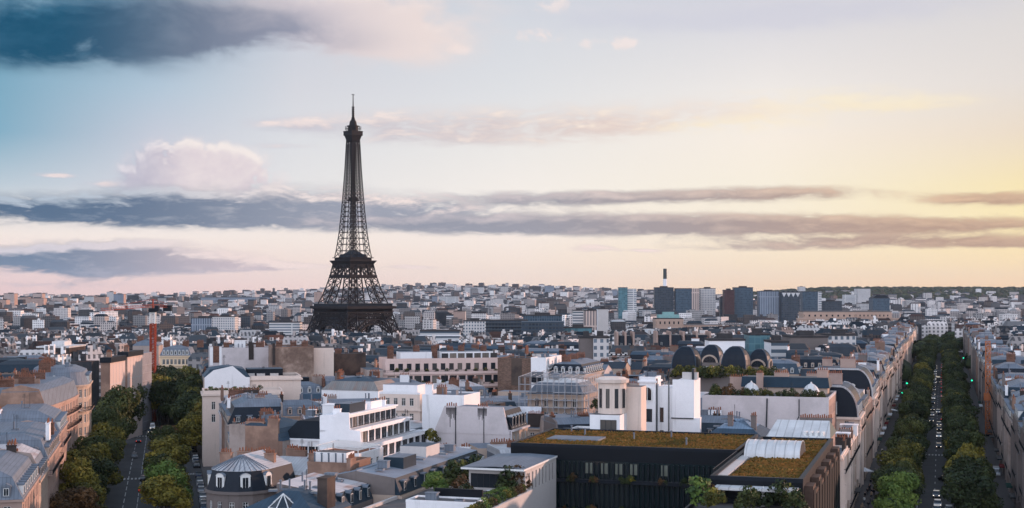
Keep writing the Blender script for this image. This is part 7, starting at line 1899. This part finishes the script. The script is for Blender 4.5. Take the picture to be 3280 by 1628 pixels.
# people on the left pavement of the right avenue
def person_mesh(seed, coat, trousers, skinm, hair):
    rg = random.Random(seed); s = rg.uniform(.12, .30); sw = rg.uniform(.1, .28)
    V = [(0, 0, .95), (0, 0, 1.15), (0, 0, 1.38), (0, 0, 1.50), (0, .01, 1.62), (0, 0, 1.74), (.10, 0, .90), (.11, s, .50), (.11, s * .6, .08), (.11, s * .6 + .16, .04), (-.10, 0, .90), (-.11, -s * .5, .50), (-.11, -s * 1.3, .12), (-.11, -s * 1.3 + .14, .04), (.19, 0, 1.40), (.25, -sw, 1.14), (.25, -sw * .6, .90), (.25, -sw * .4, .80), (-.19, 0, 1.40), (-.25, sw, 1.14), (-.25, sw * 1.3, .92), (-.25, sw * 1.4, .82)]
    Ed = [(0, 1), (1, 2), (2, 3), (3, 4), (4, 5), (0, 6), (6, 7), (7, 8), (8, 9), (0, 10), (10, 11), (11, 12), (12, 13), (2, 14), (14, 15), (15, 16), (16, 17), (2, 18), (18, 19), (19, 20), (20, 21)]
    rad = [.15, .14, .15, .065, .105, .07, .10, .07, .05, .045, .10, .07, .05, .045, .075, .055, .04, .04, .075, .055, .04, .04]
    me = bpy.data.meshes.new('person'); me.from_pydata(V, Ed, []); o = bpy.data.objects.new('tmp', me); COL.objects.link(o)
    sk = o.modifiers.new('s', 'SKIN'); sb = o.modifiers.new('d', 'SUBSURF'); sb.levels = 1; sb.render_levels = 1
    for i, r in enumerate(rad): me.skin_vertices[0].data[i].radius = (r * (1.25 if i in (1, 2) else 1), r); me.skin_vertices[0].data[i].use_root = i == 0
    dg = bpy.context.evaluated_depsgraph_get(); ev = bpy.data.meshes.new_from_object(o.evaluated_get(dg)); bpy.data.objects.remove(o)
    ev.materials.clear()
    for m in (trousers, coat, skinm, hair): ev.materials.append(m)
    for pgn in ev.polygons:
        c = pgn.center; pgn.material_index = 3 if c.z > 1.66 or (c.z > 1.56 and c.y < -.03) else 2 if c.z > 1.45 or (abs(c.x) > .2 and c.z < .90) else 1 if c.z > .78 else 0; pgn.use_smooth = True
    return ev
skin_m = M_plain('skin', (.45, .28, .20), .6, .1); hair_m = M_plain('hair', (.03, .02, .015), .6, .2)
cl = {'dark': M_plain('dark_cloth', (.012, .013, .018), .9, .3), 'navy': M_plain('navy_cloth', (.02, .03, .06), .9, .3), 'grey': M_plain('grey_cloth', (.12, .12, .12), .9, .3), 'tan': M_plain('tan_cloth', (.30, .22, .15), .9, .3), 'white': M_plain('white_cloth', (.6, .6, .58), .9, .2)}
PEO = [(person_mesh(i, cl[c], cl[t], skin_m, hair_m), c, t) for i, (c, t) in enumerate((('dark', 'dark'), ('navy', 'dark'), ('grey', 'navy'), ('tan', 'dark'), ('white', 'navy'), ('dark', 'grey')))]
words = {'dark': 'black', 'navy': 'navy', 'grey': 'grey', 'tan': 'tan', 'white': 'white'}
used_p = []
for k in range(64):
    for _ in range(20):
        a, b = 322 + 130 * rnd.random() ** 1.5, BL + rnd.uniform(2.0, 6.4)
        if all((a - c) ** 2 + (b - d) ** 2 > .7 for c, d in used_p): break
    used_p.append((a, b)); me, c, t = rnd.choice(PEO[:2] + PEO); p = FK.fr(a, b)
    o = bpy.data.objects.new('person', me); COL.objects.link(o); o.location = (p.x, p.y, gz(p.x, p.y) + .16); o.rotation_euler = (0, 0, aK - math.pi / 2 + rnd.choice([0, math.pi]) + rnd.uniform(-.3, .3))
    tag(o, 'person in a %s top and %s trousers on the pavement of the right avenue' % (words[c], words[t]), 'person', 'people in %s and %s on the pavement' % (words[c], words[t]))
# green pharmacy signs
green_l = M_emit('green_lamp', (.02, .9, .45), 2.0)
for sx, sy, lab in ((2891, 1258, 'lit green cross sign on the left fronts of the right avenue'), (2905, 1228, 'dim lit green sign beyond the first green cross on the left fronts'), (3113, 1219, 'lit green cross sign on the right fronts, nearer of two'), (3086, 1147, 'lit green cross sign on the right fronts, farther of two')):
    p = at(sx, sy, 5.0); T = thing('pharmacy_sign', lab, 'sign', (p.x, p.y, 5.0), RZK); mb = MB(); k = .45; mb.box(-k, -.1, -k / 3, k, .1, k / 3); mb.box(-k / 3, -.105, k / 3, k / 3, .105, k); mb.box(-k / 3, -.105, -k, k / 3, .105, -k / 3); mb.build('cross', green_l, T)
    s = -1 if sx < 3000 else 1; L = abs(FK.to(p)[1] - BK); mb = MB(); mb.bar((0, .0, 0), (s * max(.8, 18.2 - L), 0, 0), .12); mb.build('bracket', frame_dark, T)
p = at(2880, 1312, 3.6); T = thing('shop_awning', 'bright white awning over the left pavement of the right avenue', 'awning', (p.x, p.y, 0), RZK)
mb = MB(); mb.face([(-3, -3, 3.6), (1.6, -3, 2.8), (1.6, 3, 2.8), (-3, 3, 3.6)]); mb.face([(1.6, -3, 2.8), (1.6, -3, 2.4), (1.6, 3, 2.4), (1.6, 3, 2.8)]); mb.build('canopy', frame_white, T); mb = MB(); [mb.bar((1.5, y, 0), (1.5, y, 2.7), .1) for y in (-2.8, 2.8)]; mb.build('post', frame_dark, T)
p = at(2767, 1500, 3.4); T = thing('market_parasol', 'white square parasol on the pavement at the left of the right avenue', 'parasol', (p.x, p.y, 0.16), RZK + .4)
mb = MB(); mb.prism([(-2.1, -2.1), (2.1, -2.1), (2.1, 2.1), (-2.1, 2.1)], 2.6, 3.5, 0, None, [(-.05, -.05), (.05, -.05), (.05, .05), (-.05, .05)]); mb.build('canopy', zinc_white, T); mb = MB(); mb.cyl(0, 0, 0, 2.7, .06, .06, 6); mb.build('pole', frame_dark, T)
# street lamps
lampm = M_plain('lamp_iron', (.02, .03, .03), .5)
mb = MB(); mb.cyl(0, 0, 0, .8, .16, .12, 8); mb.cyl(0, 0, .8, 6.6, .08, .055, 8); mb.bar((0, 0, 6.5), (1.2, 0, 7.1), .08); post_me = mb.mesh('post', lampm); mb = MB(); mb.box(.8, -.16, 7.05, 1.7, .16, 7.2); head_me = mb.mesh('lamp_head', lampm)
for i in range(9):
    for fr, b, r, g in ((FI, BI + 7.6, 0, 'street lamps on the median of the left avenue'), (FK, BK - 7.4, 0, 'street lamps under the left trees of the right avenue')):
        p = fr.fr(300 + i * 27, b); T = thing('street_lamp', 'dark iron street lamp on the tree-lined median of the left avenue' if fr is FI else 'dark iron street lamp among the left trees of the right avenue', 'lamp', (p.x, p.y, gz(p.x, p.y) + .16), (aI if fr is FI else aK) + math.pi / 2, g); link('post', post_me, T); link('lamp_head', head_me, T)

# ---------------------------------------------------------------- cranes
red_paint = M_plain('crane_red', (.26, .045, .022), .55, .35, .8); rust_paint = M_plain('hoist_orange', (.36, .12, .05), .6, .3, .8)
def mast(mb, w, z0, z1, step, m=0, bw=.2):
    c = [(-w, -w), (w, -w), (w, w), (-w, w)]; z = z0
    for x, y in c: mb.bar((x, y, z0), (x, y, z1), bw, m=m)
    k = 0
    while z < z1 - .1:
        zn = min(z + step, z1)
        for i in range(4):
            a, b = c[i], c[(i + 1) % 4]; mb.bar((*a, z), (*b, zn), bw * .6, m=m); mb.bar((*b, z), (*a, zn), bw * .6, m=m); mb.bar((*a, zn), (*b, zn), bw * .6, m=m)
        z = zn
p = atY(490, 560); b0 = gz(p.x, 560); CRN = thing('tower_crane', 'red tower crane with a white upper mast, rising from the trees at the left', 'crane', (p.x, 560, b0))
z_or, z_wh, z_cab = 37.4 - b0, 42.0 - b0, 46.0 - b0
mb = MB(); mast(mb, .95, 0, z_or, 2.0, bw=.34); mb.build('mast', red_paint, CRN); mb = MB(); mast(mb, .95, z_or, z_wh, 2.0, bw=.34); mb.build('upper_mast', frame_white, CRN)
mb = MB(); mb.box(-1.4, -1.4, z_wh, 1.4, 1.4, z_wh + 1.6); mb.box(1.2, -2.2, z_wh + .4, 2.8, -.6, z_wh + 2.6); mb.build('cab', metal_dark, CRN)
mb = MB(); mb.box(-.97, -1.02, 11.5, .97, -.96, 13); mb.build('sign_board', frame_white, CRN)
dj = (Vector((-151.8, 520)) - Vector((p.x, 560))).normalized(); mb = MB()
zt = z_wh + 2.2
def jib(L, drop, mb, d):
    n = max(4, int(L / 2.2)); nrm = Vector((-d.y, d.x)); P = lambda t, o, dz: (d.x * L * t + nrm.x * o, d.y * L * t + nrm.y * o, zt + dz + drop * t)
    for i in range(n):
        a, b = i / n, (i + 1) / n
        mb.bar(P(a, -.5, 0), P(b, -.5, 0), .10); mb.bar(P(a, .5, 0), P(b, .5, 0), .10); mb.bar(P(a, 0, .9), P(b, 0, .9), .12)
        mb.bar(P(a, -.5, 0), P(b, 0, .9), .06); mb.bar(P(a, .5, 0), P(b, 0, .9), .06)
jib(42, -1.2, mb, dj); mb.build('jib', red_paint, CRN); mb = MB(); jib(15, -.6, mb, -dj); mb.build('counter_jib', red_paint, CRN)
mb = MB(); q = -dj * 13; mb.box(q.x - 1.6, q.y - 1.2, zt - 2.0, q.x + 1.6, q.y + 1.2, zt + .4); mb.build('counterweight', metal_dark, CRN)
mb = MB(); mb.bar((0, 0, z_wh + 1.6), (0, 0, zt + 3.0), .5); mb.bar((0, 0, zt + 3.0), (dj.x * 26, dj.y * 26, zt + .9), .09); mb.bar((0, 0, zt + 3.0), (q.x, q.y, zt + 1), .09); mb.build('apex', red_paint, CRN)
p = at(3164, 1400, -.2); HO = thing('hoist_mast', 'orange lattice hoist mast standing before the right-hand fronts', 'mast', (p.x, p.y, 0), RZK)
mb = MB(); mast(mb, .75, 0, 33, 1.6, bw=.26); mb.build('mast', rust_paint, HO); mb = MB(); mb.box(-1.3, -1.3, 12.5, 1.3, 1.3, 15); mb.build('cage', rust_paint, HO); mb = MB(); mb.box(-1.4, -1.4, 0, 1.4, 1.4, .8); mb.build('base', metal_dark, HO)

# ---------------------------------------------------------------- labels of the many houses and trees
def scr(p, z): return CX + F * p.x / p.y, HY + F * (EYE - z) / p.y
LM = [(1130, 1095, 'the iron tower'), (490, 1110, 'the red crane'), (945, 1170, 'the mottled brown wall'), (1420, 1180, 'the pink terraced block'), (1650, 1190, 'the brown brick block'), (2310, 1150, 'the black domes'), (2450, 1310, 'the long grey wall'), (2080, 1260, 'the arched white tower'), (1500, 1390, 'the streaked grey gable'), (1110, 1380, 'the stepped white gable'), (850, 1250, 'the rounded cornice'), (2660, 1020, 'the tan palace'), (1740, 1050, 'the dark glass offices'), (560, 1150, 'the cream-yellow house'), (360, 1200, 'the netted fronts'), (200, 1290, 'the curved pink front'), (90, 1090, 'the long white building'), (3164, 1250, 'the orange mast'), (820, 1520, 'the fan-shaped cap'), (1770, 1300, 'the scaffolding'), (1930, 1130, 'the tall white house')]
def zone(p, z):
    sx, sy = scr(p, z)
    bk, bi = FK.to(p)[1], FI.to(p)[1]
    if BR - 1 < bk < BR + 14: return 'right side of the right avenue'
    if BL - 14 < bk < BL + 1 and p.y > 290: return 'left side of the right avenue'
    if LI - 14 < bi < LI + 1 and p.y < 460: return 'left side of the left avenue'
    if 13 < bi < 30 and p.y < 640: return 'right side of the left avenue'
    l = min(LM, key=lambda l: ((l[0] - sx) / 1.4) ** 2 + ((l[1] - sy) * 2.2) ** 2); dx_, dy_ = sx - l[0], sy - l[1]
    r = ('left of ' if dx_ < -45 else 'right of ' if dx_ > 45 else 'behind ' if dy_ < 0 else 'below ')
    return r + l[2]
ORD = ['first', 'second', 'third', 'fourth', 'fifth', 'sixth', 'seventh', 'eighth', 'ninth', 'tenth', 'eleventh', 'twelfth', 'thirteenth', 'fourteenth', 'fifteenth', 'sixteenth', 'seventeenth', 'eighteenth', 'nineteenth', 'twentieth']
def ordered(items, tail):
    by = {}
    for o, base, key in items: by.setdefault(base, []).append((key, o))
    for base, L in by.items():
        L.sort(key=lambda t: t[0])
        for i, (_, o) in enumerate(L):
            o['label'] = base if len(L) == 1 else base + ', ' + (ORD[i] if i < 20 else '%d-th' % (i + 1)) + tail(base)
items = []
for o, wl, rf, c, z in GEN:
    zn = zone(c, z); items.append((o, '%s house, %s, %s' % (wl, rf, zn), c.y if 'avenue' in zn else c.x / c.y)); o['group'] = 'houses ' + zn
ordered(items, lambda b: ' from the camera' if 'avenue' in b else ' from left')
kw = {'dark': 'dark green', 'olive': 'yellow-green', 'rust': 'rust-brown', 'green': 'fresh green'}
items = []
for T, k, p, z in TREES:
    bk, bi = FK.to(p)[1] - BK, FI.to(p)[1]
    where = ('left row, right avenue' if bk < 0 else 'right row, right avenue') if abs(bk) < 12 else ('in the left row of the left avenue' if bi < -10 and p.y < 490 else 'in the median row of the left avenue' if p.y < 450 else 'in the grove ending the left avenue')
    items.append((T, '%s tree %s' % (kw[k], where), p.y))
ordered(items, lambda b: ' from the camera')

# ---------------------------------------------------------------- air
HD = 1.3e-5
hm = bpy.data.materials.new('haze'); hm.use_nodes = True; nt = hm.node_tree; nt.nodes.clear()
pv = nt.nodes.new('ShaderNodeVolumePrincipled'); pv.inputs['Color'].default_value = (.62, .79, 1.0, 1); pv.inputs['Density'].default_value = HD; pv.inputs['Anisotropy'].default_value = .25
om = nt.nodes.new('ShaderNodeOutputMaterial'); nt.links.new(pv.outputs[0], om.inputs['Volume'])
mb = MB(); mb.box(-15000, -400, -60, 15000, 21000, 345)
o = mb.build('haze', hm); o['kind'] = 'stuff'; o['label'] = 'thin evening haze over the whole city'; o['category'] = 'haze'
